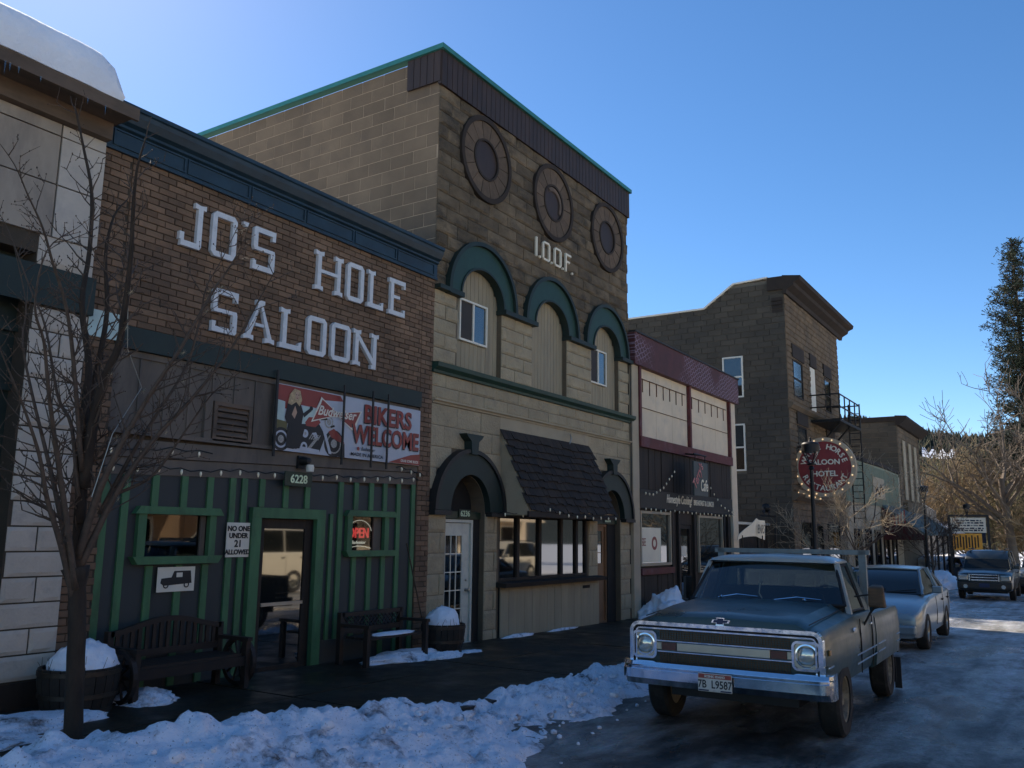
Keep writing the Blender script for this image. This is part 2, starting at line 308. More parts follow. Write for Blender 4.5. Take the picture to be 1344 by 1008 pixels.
def road_mat():
    m = bpy.data.materials.new('icy_asphalt'); m.use_nodes = True
    nt = m.node_tree; N = nt.nodes; Lk = nt.links; b = N['Principled BSDF']
    geo = N.new('ShaderNodeNewGeometry')
    mp = N.new('ShaderNodeMapping'); mp.inputs['Scale'].default_value = (0.45, 1.0, 1.0)
    Lk.new(geo.outputs['Position'], mp.inputs['Vector'])
    n1 = N.new('ShaderNodeTexNoise'); n1.inputs['Scale'].default_value = 1.5; n1.inputs['Detail'].default_value = 14; n1.inputs['Roughness'].default_value = 0.74; n1.inputs['Distortion'].default_value = 0.35
    Lk.new(mp.outputs['Vector'], n1.inputs['Vector'])
    # packed ice further on, lightened to paint in sun glow; wet dark tar near
    sx = N.new('ShaderNodeSeparateXYZ'); Lk.new(geo.outputs['Position'], sx.inputs['Vector'])
    mr = N.new('ShaderNodeMapRange'); mr.inputs['From Min'].default_value = 6; mr.inputs['From Max'].default_value = 26; mr.inputs['To Min'].default_value = -0.035; mr.inputs['To Max'].default_value = 0.13
    Lk.new(sx.outputs['X'], mr.inputs['Value'])
    mt = N.new('ShaderNodeMapping'); mt.inputs['Scale'].default_value = (0.03, 1.0, 1.0); Lk.new(geo.outputs['Position'], mt.inputs['Vector'])
    nt2 = N.new('ShaderNodeTexNoise'); nt2.inputs['Scale'].default_value = 3.2; nt2.inputs['Detail'].default_value = 5; Lk.new(mt.outputs['Vector'], nt2.inputs['Vector'])
    mtr = N.new('ShaderNodeMapRange'); mtr.inputs['From Min'].default_value = 0.3; mtr.inputs['From Max'].default_value = 0.7; mtr.inputs['To Min'].default_value = -0.06; mtr.inputs['To Max'].default_value = 0.06; Lk.new(nt2.outputs['Fac'], mtr.inputs['Value'])
    ad0 = N.new('ShaderNodeMath'); Lk.new(mtr.outputs['Result'], ad0.inputs[0]); Lk.new(mr.outputs['Result'], ad0.inputs[1])
    ad = N.new('ShaderNodeMath'); Lk.new(n1.outputs['Fac'], ad.inputs[0]); Lk.new(ad0.outputs[0], ad.inputs[1])
    cr = N.new('ShaderNodeValToRGB')
    cr.color_ramp.elements[0].position = 0.36; cr.color_ramp.elements[0].color = (0.034, 0.026, 0.017, 1)
    cr.color_ramp.elements[1].position = 0.74; cr.color_ramp.elements[1].color = (0.50, 0.51, 0.52, 1)
    e = cr.color_ramp.elements.new(0.46); e.color = (0.105, 0.090, 0.062, 1)
    e = cr.color_ramp.elements.new(0.58); e.color = (0.26, 0.24, 0.185, 1)
    Lk.new(ad.outputs[0], cr.inputs['Fac'])
    n3 = N.new('ShaderNodeTexNoise'); n3.inputs['Scale'].default_value = 30; n3.inputs['Detail'].default_value = 6
    Lk.new(geo.outputs['Position'], n3.inputs['Vector'])
    mm = N.new('ShaderNodeMix'); mm.data_type = 'RGBA'; mm.blend_type = 'OVERLAY'; mm.inputs['Factor'].default_value = 0.8
    Lk.new(cr.outputs['Color'], mm.inputs['A']); Lk.new(n3.outputs['Color'], mm.inputs['B'])
    hs = N.new('ShaderNodeHueSaturation'); hs.inputs['Saturation'].default_value = 0.5; Lk.new(mm.outputs['Result'], hs.inputs['Color'])
    Lk.new(hs.outputs['Color'], b.inputs['Base Color'])
    n2 = N.new('ShaderNodeTexNoise'); n2.inputs['Scale'].default_value = 0.9; n2.inputs['Detail'].default_value = 5
    Lk.new(mp.outputs['Vector'], n2.inputs['Vector'])
    m4 = N.new('ShaderNodeMapRange'); m4.inputs['From Min'].default_value = 0.38; m4.inputs['From Max'].default_value = 0.62; m4.inputs['To Min'].default_value = 0.14; m4.inputs['To Max'].default_value = 0.7
    Lk.new(n2.outputs['Fac'], m4.inputs['Value']); Lk.new(m4.outputs['Result'], b.inputs['Roughness'])
    b.inputs['Specular IOR Level'].default_value = 0.45
    bp = N.new('ShaderNodeBump'); bp.inputs['Strength'].default_value = 0.9; bp.inputs['Distance'].default_value = 0.03
    n5 = N.new('ShaderNodeTexNoise'); n5.inputs['Scale'].default_value = 9; n5.inputs['Detail'].default_value = 9; n5.inputs['Roughness'].default_value = 0.7
    Lk.new(geo.outputs['Position'], n5.inputs['Vector'])
    Lk.new(n5.outputs['Fac'], bp.inputs['Height']); Lk.new(bp.outputs['Normal'], b.inputs['Normal'])
    return m
M['road'] = road_mat()
M['pavement'] = mat('pavement', (0.034, 0.027, 0.02), 0.55, var=0.3, scale=1.2, rvar=0.25, piece=0.12, bump=0.3, bscale=60, dirt=(0.011, 0.010, 0.008), dirt_scale=0.8, dirt_amt=0.7, spec=0.3)
M['hill'] = mat('hill', (0.035, 0.045, 0.040), 0.9, var=0.4, scale=0.02, dirt=(0.7, 0.72, 0.78), dirt_scale=0.012, dirt_amt=0.9, dirt_lo=0.60)

# ---------------------------------------------------------------- mesh helpers
ORG = {}
def rootof(o):
    while o.parent is not None: o = o.parent
    return o
class MB:
    def __init__(s): s.v = []; s.f = []
    def add(s, vs, fs):
        k = len(s.v); s.v += [tuple(v) for v in vs]; s.f += [tuple(i + k for i in f) for f in fs]
        return s
    def box(s, x0, x1, y0, y1, z0, z1):
        return s.add([(x0,y0,z0),(x1,y0,z0),(x1,y1,z0),(x0,y1,z0),(x0,y0,z1),(x1,y0,z1),(x1,y1,z1),(x0,y1,z1)],
                     [(0,3,2,1),(4,5,6,7),(0,1,5,4),(1,2,6,5),(2,3,7,6),(3,0,4,7)])
    def prism(s, poly, axis, a, b):
        n = len(poly)
        def P(p, t):
            return (p[0], t, p[1]) if axis == 'y' else ((t, p[0], p[1]) if axis == 'x' else (p[0], p[1], t))
        vs = [P(p, a) for p in poly] + [P(p, b) for p in poly]
        fs = [tuple(range(n)), tuple(range(2*n - 1, n - 1, -1))] + [(i, i + n, (i+1) % n + n, (i+1) % n) for i in range(n)]
        return s.add(vs, fs)
    def tube(s, pts, rad, n=8, caps=True):
        pts = [Vector(p) for p in pts]
        if not isinstance(rad, (list, tuple)): rad = [rad]*len(pts)
        rings = []; up = None
        for i, p in enumerate(pts):
            d = (pts[min(i+1, len(pts)-1)] - pts[max(i-1, 0)])
            if d.length < 1e-9: d = Vector((0,0,1))
            d.normalize()
            if up is None:
                up = Vector((0,0,1)) if abs(d.z) < 0.9 else Vector((1,0,0))
            a = d.cross(up)
            if a.length < 1e-4: a = d.cross(Vector((0.3,1,0.2)))
            a.normalize(); b = d.cross(a).normalized(); up = a.cross(d)
            rings.append([p + rad[i]*(math.cos(2*PI*k/n)*a + math.sin(2*PI*k/n)*b) for k in range(n)])
        return s.loft(rings, True, caps)
    def loft(s, rings, closed=True, caps=True):
        n = len(rings[0]); vs = [tuple(v) for r in rings for v in r]; fs = []
        for i in range(len(rings)-1):
            for k in range(n if closed else n-1):
                k2 = (k+1) % n
                fs.append((i*n+k, i*n+k2, (i+1)*n+k2, (i+1)*n+k))
        if caps and closed:
            fs.append(tuple(range(n-1, -1, -1))); fs.append(tuple((len(rings)-1)*n + k for k in range(n)))
        return s.add(vs, fs)
    def lathe(s, prof, c, n=24, axis='z', a0=0, a1=2*PI):
        full = abs(a1 - a0 - 2*PI) < 1e-6; m_ = n if full else n+1
        vs = []; fs = []
        for (r, h) in prof:
            for k in range(m_):
                t = a0 + (a1-a0)*k/n
                if axis == 'z': vs.append((c[0]+r*math.cos(t), c[1]+r*math.sin(t), c[2]+h))
                elif axis == 'y': vs.append((c[0]+r*math.cos(t), c[1]+h, c[2]+r*math.sin(t)))
                else: vs.append((c[0]+h, c[1]+r*math.cos(t), c[2]+r*math.sin(t)))
        for i in range(len(prof)-1):
            for k in range(n):
                k2 = (k+1) % m_
                fs.append((i*m_+k, i*m_+k2, (i+1)*m_+k2, (i+1)*m_+k))
        return s.add(vs, fs)
    def ico(s, c, r, sub=1, sc=(1,1,1)):
        import bmesh
        bm = bmesh.new(); bmesh.ops.create_icosphere(bm, subdivisions=sub, radius=1)
        s.add([(c[0]+v.co.x*r*sc[0], c[1]+v.co.y*r*sc[1], c[2]+v.co.z*r*sc[2]) for v in bm.verts], [[v.index for v in f.verts] for f in bm.faces])
        bm.free(); return s
    def mesh(s, name, m_, off=(0,0,0), smooth=False):
        me = bpy.data.meshes.new(name)
        me.from_pydata([(v[0]-off[0], v[1]-off[1], v[2]-off[2]) for v in s.v], [], s.f)
        if m_ is not None: me.materials.append(M[m_] if isinstance(m_, str) else m_)
        fix_normals(me)
        if smooth: shade(me, smooth)
        return me
    def build(s, name, m_, parent=None, smooth=False, bevel=0, label=None, kind=None):
        off = (0,0,0)
        if parent is not None: off = ORG.get(rootof(parent).name, (0,0,0))
        me = s.mesh(name, m_, off, smooth)
        o = bpy.data.objects.new(name, me); COL.objects.link(o)
        if parent is not None: o.parent = parent
        if bevel:
            md = o.modifiers.new('bevel', 'BEVEL'); md.width = bevel; md.segments = 2; md.limit_method = 'ANGLE'
        if label: o['label'] = label
        if kind: o['kind'] = kind
        return o
def fix_normals(me):
    import bmesh
    bm = bmesh.new(); bm.from_mesh(me)
    bmesh.ops.recalc_face_normals(bm, faces=bm.faces); bm.to_mesh(me); bm.free()
def shade(me, ang):
    me.polygons.foreach_set('use_smooth', [True]*len(me.polygons))
    if ang is not True:
        try: me.set_sharp_from_angle(angle=math.radians(ang))
        except Exception: pass
def thing(name, label, cat, loc=(0,0,0), rz=0.0, group=None, local=False):
    o = bpy.data.objects.new(name, None); COL.objects.link(o)
    o.location = loc; o.rotation_euler = (0, 0, rz); o.empty_display_size = 0.2
    o['label'] = label; o['category'] = cat
    if group: o['group'] = group
    ORG[o.name] = (0,0,0) if local else tuple(loc)
    return o
def tag(o, label, cat, group=None):
    o['label'] = label; o['category'] = cat
    if group: o['group'] = group
    return o
def ctree(o, parent=None):
    c = o.copy(); COL.objects.link(c)
    if parent is not None: c.parent = parent
    for ch in list(o.children): ctree(ch, c)
    return c
def text(s, size, name, m_, parent, origin, right=(1,0,0), up=(0,0,1), depth=0.01, bold=0.0, align='LEFT', sx=1.0, shear=0.0, space=1.0):
    cu = bpy.data.curves.new(name, 'FONT'); cu.body = s; cu.size = size; cu.extrude = depth/2; cu.offset = bold
    cu.align_x = align; cu.shear = shear; cu.space_character = space; cu.resolution_u = 3
    ob = bpy.data.objects.new('t', cu); COL.objects.link(ob)
    dg = bpy.context.evaluated_depsgraph_get()
    me = bpy.data.meshes.new_from_object(ob.evaluated_get(dg)); bpy.data.objects.remove(ob)
    r = Vector(right).normalized(); u = Vector(up).normalized(); n = r.cross(u)
    off = Vector(ORG.get(rootof(parent).name, (0,0,0))) if parent is not None else Vector((0,0,0))
    o0 = Vector(origin)
    for v in me.vertices:
        v.co = o0 - off + r*v.co.x*sx + u*v.co.y + n*v.co.z
    me.materials.clear(); me.materials.append(M[m_])
    o = bpy.data.objects.new(name, me); COL.objects.link(o)
    if parent is not None: o.parent = parent
    return o
def ftext(s, x0, x1, z0, h, name, m_, parent, y, depth=.0003, bold=.0, shear=0.0):
    o = text(s, 1.0, name, m_, None, (0, 0, 0), depth=depth, bold=bold, shear=shear); me = o.data
    xs_ = [v.co.x for v in me.vertices]; zs_ = [v.co.z for v in me.vertices]; a, b = min(xs_), max(xs_); c, d = min(zs_), max(zs_)
    off = ORG.get(rootof(parent).name, (0,0,0)) if parent is not None else (0,0,0)
    for v in me.vertices: v.co = Vector((x0+(v.co.x-a)/(b-a)*(x1-x0)-off[0], y+v.co.y-off[1], z0+(v.co.z-c)/(d-c)*h-off[2]))
    if parent is not None: o.parent = parent
    return o
def top_of(o, z):
    if z <= o['z0'] or z >= o['z1'] + o.get('rise', 0): return None
    c = (o['x0'] + o['x1'])/2; r = (o['x1'] - o['x0'])/2
    if z <= o['z1']: return (o['x0'], o['x1'])
    h = r*math.sqrt(max(0, 1 - ((z - o['z1'])/o['rise'])**2)); return (c-h, c+h)
def op(x0, x1, z0, z1, rise=0.0, circ=False): return dict(x0=x0, x1=x1, z0=z0, z1=z1, rise=rise, circ=circ)
def wall_open(mb, x0, x1, z0, z1, y0, y1, ops, ztop=None):
    """Wall along X with real openings (arched ones too)."""
    cuts = {x0, x1}
    for o in ops:
        n = 16 if o['rise'] else 1
        for k in range(n+1):
            c = (o['x0']+o['x1'])/2; r = (o['x1']-o['x0'])/2
            x = c - r*math.cos(PI*k/n) if n > 1 else o['x0'] + (o['x1']-o['x0'])*k
            if x0 < x < x1: cuts.add(round(x, 5))
    cuts = sorted(cuts)
    def top(o, x):
        if not o['rise']: return o['z1']
        c = (o['x0']+o['x1'])/2; r = (o['x1']-o['x0'])/2
        return o['z1'] + o['rise']*math.sqrt(max(0, 1-((x-c)/r)**2))
    for a, b in zip(cuts[:-1], cuts[1:]):
        mid = (a+b)/2
        here = sorted([o for o in ops if o['x0'] < mid < o['x1']], key=lambda o: o['z0'])
        lo = (z0, z0)
        for o in here:
            if o['z0'] > min(lo) + 1e-4: mb.prism([(a, lo[0]), (b, lo[1]), (b, o['z0']), (a, o['z0'])], 'y', y0, y1)
            lo = (top(o, a), top(o, b))
        if max(lo) < z1 - 1e-4: mb.prism([(a, lo[0]), (b, lo[1]), (b, z1), (a, z1)], 'y', y0, y1)
    return mb
def courses(x0, x1, z0, z1, w, h, j, ops=(), rnd=0.0, rng=R, ends=None):
    out = []; n = max(1, int(round((z1-z0)/h))); hh = (z1-z0)/n
    for i in range(n):
        za = z0 + i*hh + j/2; zb = z0 + (i+1)*hh - j/2; zm = (za+zb)/2
        blk = []
        for o in ops:
            if o['circ']:
                c = (o['x0']+o['x1'])/2; r = (o['x1']-o['x0'])/2; zc = (o['z0']+o['z1'])/2
                if abs(zm-zc) < r: t = math.sqrt(r*r-(zm-zc)**2); blk.append((c-t, c+t))
            else:
                t = top_of(o, zm)
                if t: blk.append(t)
        blk.sort(); free = []; cur, end = (x0, x1) if ends is None else ends(zm)
        for a, b in blk:
            if a > cur: free.append((cur, min(a, end)))
            cur = max(cur, b)
        if cur < end: free.append((cur, end))
        ph = (0.5*w if i % 2 else 0.0) + rng.uniform(-rnd, rnd)*w
        for a, b in free:
            k = math.floor((a - x0 - ph)/w); x = x0 + ph + k*w
            while x < b:
                xa = max(x, a) + j/2; xb = min(x+w, b) - j/2
                if xb - xa > 0.25*h: out.append((xa, xb, za, zb))
                x += w
    return out
def unit_piece(kind, seed):
    """Unit piece: x,z in -.5...5, back at y=0, front toward -y (scaled by depth)."""
    r = random.Random(seed); mb = MB()
    if kind == 'rock':
        g = [-.5, -.38, 0.0, .38, .5]; h = [-.5, -.34, .34, .5]; vs = []; fs = []
        for z in h:
            for x in g:
                e = (abs(x) > .45) + (abs(z) > .45)
                d = -.35 if e else -(.75 + r.uniform(-.25, .3))
                vs.append((x, d, z))
        nx = len(g)
        for i in range(len(h)-1):
            for k in range(nx-1): fs.append((i*nx+k, i*nx+k+1, (i+1)*nx+k+1, (i+1)*nx+k))
        b = len(vs); vs += [(-.5,0,-.5), (.5,0,-.5), (.5,0,.5), (-.5,0,.5)]
        t = (len(h)-1)*nx
        fs += [tuple(range(nx-1,-1,-1)) + (b, b+1), tuple(range(t, t+nx)) + (b+2, b+3)]
        fs += [tuple(i*nx for i in range(len(h))) + (b+3, b), tuple(i*nx+nx-1 for i in range(len(h)-1,-1,-1)) + (b+1, b+2)]
        mb.add(vs, fs)
    else:
        i_ = .46; q = [r.uniform(-.1, .1) for _ in range(4)]
        vs = [(-.5,0,-.5),(.5,0,-.5),(.5,0,.5),(-.5,0,.5), (-.5,-.8,-.5),(.5,-.8,-.5),(.5,-.8,.5),(-.5,-.8,.5),
              (-i_,-1+q[0],-.42),(i_,-1+q[1],-.42),(i_,-1+q[2],.42),(-i_,-1+q[3],.42)]
        fs = [(0,1,5,4),(1,2,6,5),(2,3,7,6),(3,0,4,7),(4,5,9,8),(5,6,10,9),(6,7,11,10),(7,4,8,11),(8,9,10,11)]
        mb.add(vs, fs)
    return mb
CAMP = Vector((0, 0, 1.95))
def lay(parent, name, groups, limit=300):
    """groups: list of (rects, material, kind, face position, facing ('y' or 'x'), depth). The nearest become objects, the rest one stuff part each."""
    allp = []
    for gi, (rects, m_, kind, pos, facing, depth) in enumerate(groups):
        for (a, b, c, d) in rects:
            ctr = Vector(((a+b)/2, pos, (c+d)/2)) if facing == 'y' else Vector((pos, (a+b)/2, (c+d)/2))
            allp.append((((b-a)*(d-c))**0.5/(ctr-CAMP).length, gi, a, b, c, d, ctr))
    allp.sort(key=lambda t: -t[0])
    off = Vector(ORG.get(rootof(parent).name, (0,0,0)))
    var = {}; rest = {}
    for i, (_, gi, a, b, c, d, ctr) in enumerate(allp):
        rects, m_, kind, pos, facing, depth = groups[gi]
        v = R.randrange(4); dd = depth*R.uniform(0.8, 1.2)
        if i < limit:
            if (gi, v) not in var: var[(gi, v)] = unit_piece(kind, v+gi*10).mesh(name, m_)
            o = bpy.data.objects.new(name, var[(gi, v)]); COL.objects.link(o); o.parent = parent
            o.location = ctr - off; o.scale = (b-a, dd, d-c)
            if facing == 'x': o.rotation_euler = (0, 0, -PI/2)
        else:
            mb = rest.setdefault(gi, MB()); u = unit_piece(kind, v+gi*10)
            if facing == 'y': vs = [(ctr.x+p[0]*(b-a), ctr.y+p[1]*dd, ctr.z+p[2]*(d-c)) for p in u.v]
            else: vs = [(ctr.x+p[1]*dd, ctr.y-p[0]*(b-a), ctr.z+p[2]*(d-c)) for p in u.v]
            mb.add(vs, u.f)
    for gi, mb in rest.items():
        mb.build(name, groups[gi][1], parent, kind='stuff')
def frame(mb, x0, x1, z0, z1, w, y0, y1):
    mb.box(x0, x0+w, y0, y1, z0, z1); mb.box(x1-w, x1, y0, y1, z0, z1)
    mb.box(x0+w, x1-w, y0, y1, z0, z0+w); mb.box(x0+w, x1-w, y0, y1, z1-w, z1); return mb
def arch_ring(mb, c, zs, ri, ro, hi, ho, y0, y1, n=24, a0=0, a1=PI):
    vs = []; fs = []
    for k in range(n+1):
        t = a0 + (a1-a0)*k/n; co, si = math.cos(t), math.sin(t)
        for (rx, rz, y) in ((ri, hi, y0), (ro, ho, y0), (ro, ho, y1), (ri, hi, y1)):
            vs.append((c + rx*co, y, zs + rz*si))
    for k in range(n):
        for q in range(4): fs.append((k*4+q, k*4+(q+1) % 4, (k+1)*4+(q+1) % 4, (k+1)*4+q))
    fs += [(0,1,2,3), (n*4+3, n*4+2, n*4+1, n*4)]
    mb.add(vs, fs); return mb
def snow_mound(c, r, seed=0, sub=4, flat=0.0, name='snow_cap', parent=None, m_='snow', rough=0.12, kind=None):
    mb = MB(); mb.ico((0,0,0), 1, sub)
    vs = []
    for v in mb.v:
        p = Vector(v); k = noise.fractal(p*1.6 + Vector((seed*3.1, seed, 0)), 1.0, 2.1, 5)
        q = p*(1 + rough*k + 0.5*rough*noise.noise(p*6+Vector((seed,0,0))))
        z = q.z
        if z < flat: z = flat + (z-flat)*0.12
        vs.append((c[0]+q.x*r[0], c[1]+q.y*r[1], c[2]+z*r[2]))
    mb.v = vs
    return mb.build(name, m_, parent, smooth=True, kind=kind)
# ---------------------------------------------------------------- ground
D = 8.636
def G(x): return 0.20 - 0.012*max(-30, min(x, 90))
def SW(x): return G(x) + 0.13
def sheet(name, xs, ys, zf, m_, label=None):
    mb = MB(); vs = [(x, y, zf(x, y)) for x in xs for y in ys]; n = len(ys)
    fs = [(i*n+k, (i+1)*n+k, (i+1)*n+k+1, i*n+k+1) for i in range(len(xs)-1) for k in range(n-1)]
    mb.add(vs, fs); o = mb.build(name, m_); o['kind'] = 'structure'; return o
xs_g = [-400, -60, -30, 0, 30, 62, 90, 200, 500, 1500]
sheet('ground', xs_g, [-1500, -300, -60, -10, 10, 60, 300, 1500], lambda x, y: G(x) - 0.03, 'snow')
sheet('road', [-30 + 2*i for i in range(51)], [-9.5, -5, -2, 1, 3, 5.25], lambda x, y: G(x), 'road')
# pavement: bed with a kerb, concrete slabs laid on it
mb = MB()
for x0 in range(-6, 72, 6):
    x1 = x0 + 6
    mb.add([(x0, 5.43, G(x0)-.3), (x1, 5.43, G(x1)-.3), (x1, 9.6, G(x1)-.3), (x0, 9.6, G(x0)-.3),
            (x0, 5.43, SW(x0)-.03), (x1, 5.43, SW(x1)-.03), (x1, 9.6, SW(x1)-.03), (x0, 9.6, SW(x0)-.03)],
           [(0,3,2,1),(4,5,6,7),(0,1,5,4),(1,2,6,5),(2,3,7,6),(3,0,4,7)])
pav = mb.build('pavement', 'mortar'); pav['kind'] = 'structure'
def slanted(x0, x1, y0, y1, zt, th):
    return MB().add([(x0,y0,zt(x0)-th),(x1,y0,zt(x1)-th),(x1,y1,zt(x1)-th),(x0,y1,zt(x0)-th),(x0,y0,zt(x0)),(x1,y0,zt(x1)),(x1,y1,zt(x1)),(x0,y1,zt(x0))],
                    [(0,3,2,1),(4,5,6,7),(0,1,5,4),(1,2,6,5),(2,3,7,6),(3,0,4,7)])
for i in range(22):
    x0 = -3 + 1.62*i
    for (y0, y1) in ((5.45, 7.03), (7.045, 8.62)):
        dz = R.uniform(-.004, .004)
        slanted(x0+.008, x0+1.612, y0, y1, lambda x: SW(x)+dz, .05).build('paving_slab', 'pavement', pav)
for i in range(13):
    x0 = -3 + 2.8*i
    slanted(x0+.006, x0+2.794, 5.25, 5.425, lambda x: SW(x)+.005, .3).build('kerb_stone', 'pavement', pav)
slanted(33.4, 68, 5.25, 8.6, lambda x: SW(x), .3).build('paving_slab', 'pavement', pav, label='long unbroken stretch of concrete pavement beyond the hotel')

# ---------------------------------------------------------------- A: white painted block building at the left edge
A = thing('corner_building', 'white painted block building with dark green band and thick roof snow, left edge', 'building', (2.5, D, 0.2))
ay = 8.58
mb = MB(); wall_open(mb, 0.3, 5.0, 0.1, 6.3, ay, ay+.4, [op(0.6, 4.40, 0.1, 4.70)])
mb.box(0.3, 5.0, ay+.4, 20, 0.1, 6.3)
mb.build('wall', 'mortar', A)
r = courses(4.40, 5.0, 0.52, 4.16, .62, .245, .016, rnd=.05) + courses(4.40, 5.0, 4.58, 4.9, .7, .24, .014)
lay(A, 'stone_block', [(r, 'white_block', 'rock', ay, 'y', .03)])
MB().box(4.40, 5.01, ay-.03, ay, 0.1, 0.51).build('foundation', 'dark_wood', A)
MB().box(0.3, 5.02, ay-.06, ay, 4.17, 4.57).build('band', 'dark_green', A)
for (a, b, m_) in ((0.3, 2.2, 'taupe_panel'), (2.22, 3.6, 'taupe_panel'), (3.62, 4.50, 'taupe_panel'), (4.52, 5.0, 'white_panel')):
    for (za, zb) in ((4.9, 5.45), (5.46, 5.98), (5.99, 6.12)):
        MB().box(a, b, ay-.035+R.uniform(0,.008), ay, za, zb-.006).build('facing_panel', m_, A)
# recessed dark green shopfront bay
bay = MB().box(0.6, 4.40, ay+.25, ay+.3, 0.1, 4.7).build('shopfront', 'dark_green', A)
for x in (1.0, 1.9, 2.8, 3.7):
    MB().box(x, x+.08, ay+.2, ay+.25, 0.2, 4.7).build('mullion', 'dark_green', bay)
for z in (1.0, 2.4, 3.3, 3.9): MB().box(0.6, 4.4, ay+.19, ay+.22, z, z+.07).build('rail', 'dark_green', bay)
MB().box(1.1, 2.8, ay+.215, ay+.235, 1.1, 2.35).build('window', 'dark_glass', A)
rf = MB().box(0.2, 5.04, 8.12, 20, 6.31, 6.40).build('roof', 'brown_wood', A)
MB().box(0.2, 5.06, 8.08, 8.12, 6.27, 6.405).build('fascia', 'brown_wood', rf)
MB().box(0.3, 5.0, 8.45, 8.56, 6.12, 6.31).build('frieze', 'brown_wood', A)

# snow slab on that roof
rings = []
for i in range(40):
    x = 0.0 + 4.86*i/39
    e = 1.0 if x < 4.58 else max(0.12, math.sqrt(max(0, 1-((x-4.58)/.285)**2)))
    h = (.47 + .02*noise.noise(Vector((x*.9, 1, 0))))*e
    o_ = .03*noise.noise(Vector((x*2, 5, 0))); zb = 6.408
    rings.append([(x, 8.07+o_, zb), (x, 8.03+o_, zb+h*.35), (x, 8.06+o_, zb+h*.8), (x, 8.14+o_, zb+h*.96), (x, 8.4, zb+h), (x, 12, zb+h*1.05), (x, 19.9, zb+h), (x, 19.9, zb)])
MB().loft(rings).build('roof_snow', 'snow', None, smooth=60, kind='stuff')
ice = MB()
for k in range(26):
    x = R.uniform(.3, 4.9); l_ = R.uniform(.03, .13); ice.tube([(x, 8.07, 6.27), (x, 8.07, 6.27-l_)], [R.uniform(.008, .014), .002], 5)
ic = ice.build('icicles', 'lamp_glass', None, kind='stuff'); ic['label'] = 'small icicles under the snowy eave of the corner building'
bpy.data.objects['roof_snow']['label'] = 'thick slab of snow lying on the corner building roof'

# ---------------------------------------------------------------- B: the saloon
B = thing('saloon_building', 'brick saloon with white letters above a green and slate boarded front', 'building', (8.0, D, 0.2))
BX0, BX1 = 5.0, 10.94
sops = [op(5.90, 6.78, 1.66, 2.13), op(7.52, 8.50, 0.0, 2.12), op(9.17, 9.90, 1.70, 2.18)]
mb = MB(); wall_open(mb, BX0, BX1, 0.0, 6.2, D+.07, D+.32, sops)
mb.box(BX0, BX1, 12.0, 22, 0, 6.2)
mb.box(BX0, BX1, D+.32, 12.0, 5.9, 6.15)
mb.box(BX0, 5.38, D+.012, D+.07, 0.0, 6.12); mb.box(10.62, BX1, D+.012, D+.07, 0.0, 6.12); mb.box(5.38, 10.62, D+.012, D+.07, 4.17, 6.12)
bw = mb.build('wall', 'mortar', B)
br = courses(5.38, 10.62, 4.18, 6.12, .235, .078, .011, rnd=.07) 
br += courses(5.0, 5.38, 0.45, 6.12, .235, .078, .011) + courses(10.62, 10.94, 0.2, 6.12, .235, .078, .011)
lay(bw, 'brick', [(br, 'brick', 'brick', D+.012, 'y', .019)])
# cornice: stacked mouldings
cn = MB()
prof = [(D, 6.10), (D-.05, 6.10), (D-.05, 6.14), (D-.035, 6.15), (D-.035, 6.36), (D-.07, 6.38), (D-.07, 6.41), (D-.12, 6.44), (D-.16, 6.52), (D-.17, 6.57), (D-.19, 6.585), (D-.19, 6.63), (D+.10, 6.65), (D+.10, 6.10)]
cn.prism(prof, 'x', BX0-.02, BX1+.0)
cnc = cn.build('cornice', 'blue_cornice', B)
for i in range(6):
    a = 5.1 + i*.965
    frame(MB(), a, a+.93, 6.16, 6.35, .018, D-.05, D-.034).build('panel_moulding', 'blue_cornice', cnc)
MB().box(5.385, 10.615, D-.05, D+.02, 3.92, 4.17).build('band', 'dark_green', B)
MB().box(5.02, 5.37, D-.03, D-.005, 3.98, 4.27).build('tarp_patch', 'banner_pale', B)
# grey siding zone
for i in range(16):
    a = 5.385 + i*.327
    MB().box(a+.003, a+.324, D+.03, D+.07, 3.0, 3.915).build('siding_board', 'grey_siding', B)
    MB().box(a-.012, a+.02, D+.012, D+.0295, 3.02, 3.84).build('cover_strip', 'grey_siding', B) if i else None
MB().box(5.385, 10.615, D+.005, D+.03, 3.845, 3.915).build('trim_board', 'grey_siding', B)
def hz(x): return 2.545 + .030*(x-5.38)
def ht(x): return 2.93 + .022*(x-5.38)
MB().prism([(5.385, hz(5.38)+.19), (10.615, hz(10.6)+.19), (10.615, ht(10.6)), (5.385, ht(5.38))], 'y', D+.0, D+.06).build('trim_board', 'grey_siding', B)
MB().prism([(5.385, hz(5.38)), (10.615, hz(10.6)), (10.615, hz(10.6)+.18), (5.385, hz(5.38)+.18)], 'y', D+.02, D+.065).build('trim_board', 'grey_siding', B)
MB().box(5.385, 10.615, D-.03, D+.005, 2.99, 3.04).build('ledge', 'grey_siding', B)
# louvred vent
v = MB(); frame(v, 6.70, 7.28, 3.02, 3.50, .05, D-.03, D+.03)
vent = v.build('vent', 'brown_wood', B)
MB().box(6.75, 7.23, D+.012, D+.028, 3.07, 3.45).build('backing', 'dark_void', vent)
for k in range(5):
    z = 3.09 + k*.075
    MB().add([(6.755,D-.02,z),(7.225,D-.02,z),(7.225,D+.012,z+.05),(6.755,D+.012,z+.05),(6.755,D-.02,z+.012),(7.225,D-.02,z+.012),(7.225,D+.012,z+.062),(6.755,D+.012,z+.062)],
             [(0,3,2,1),(4,5,6,7),(0,1,5,4),(1,2,6,5),(2,3,7,6),(3,0,4,7)]).build('slat', 'brown_wood', vent)
MB().box(6.58, 6.68, D-.02, D+.03, 3.0, 3.56).build('trim_board', 'grey_siding', B)
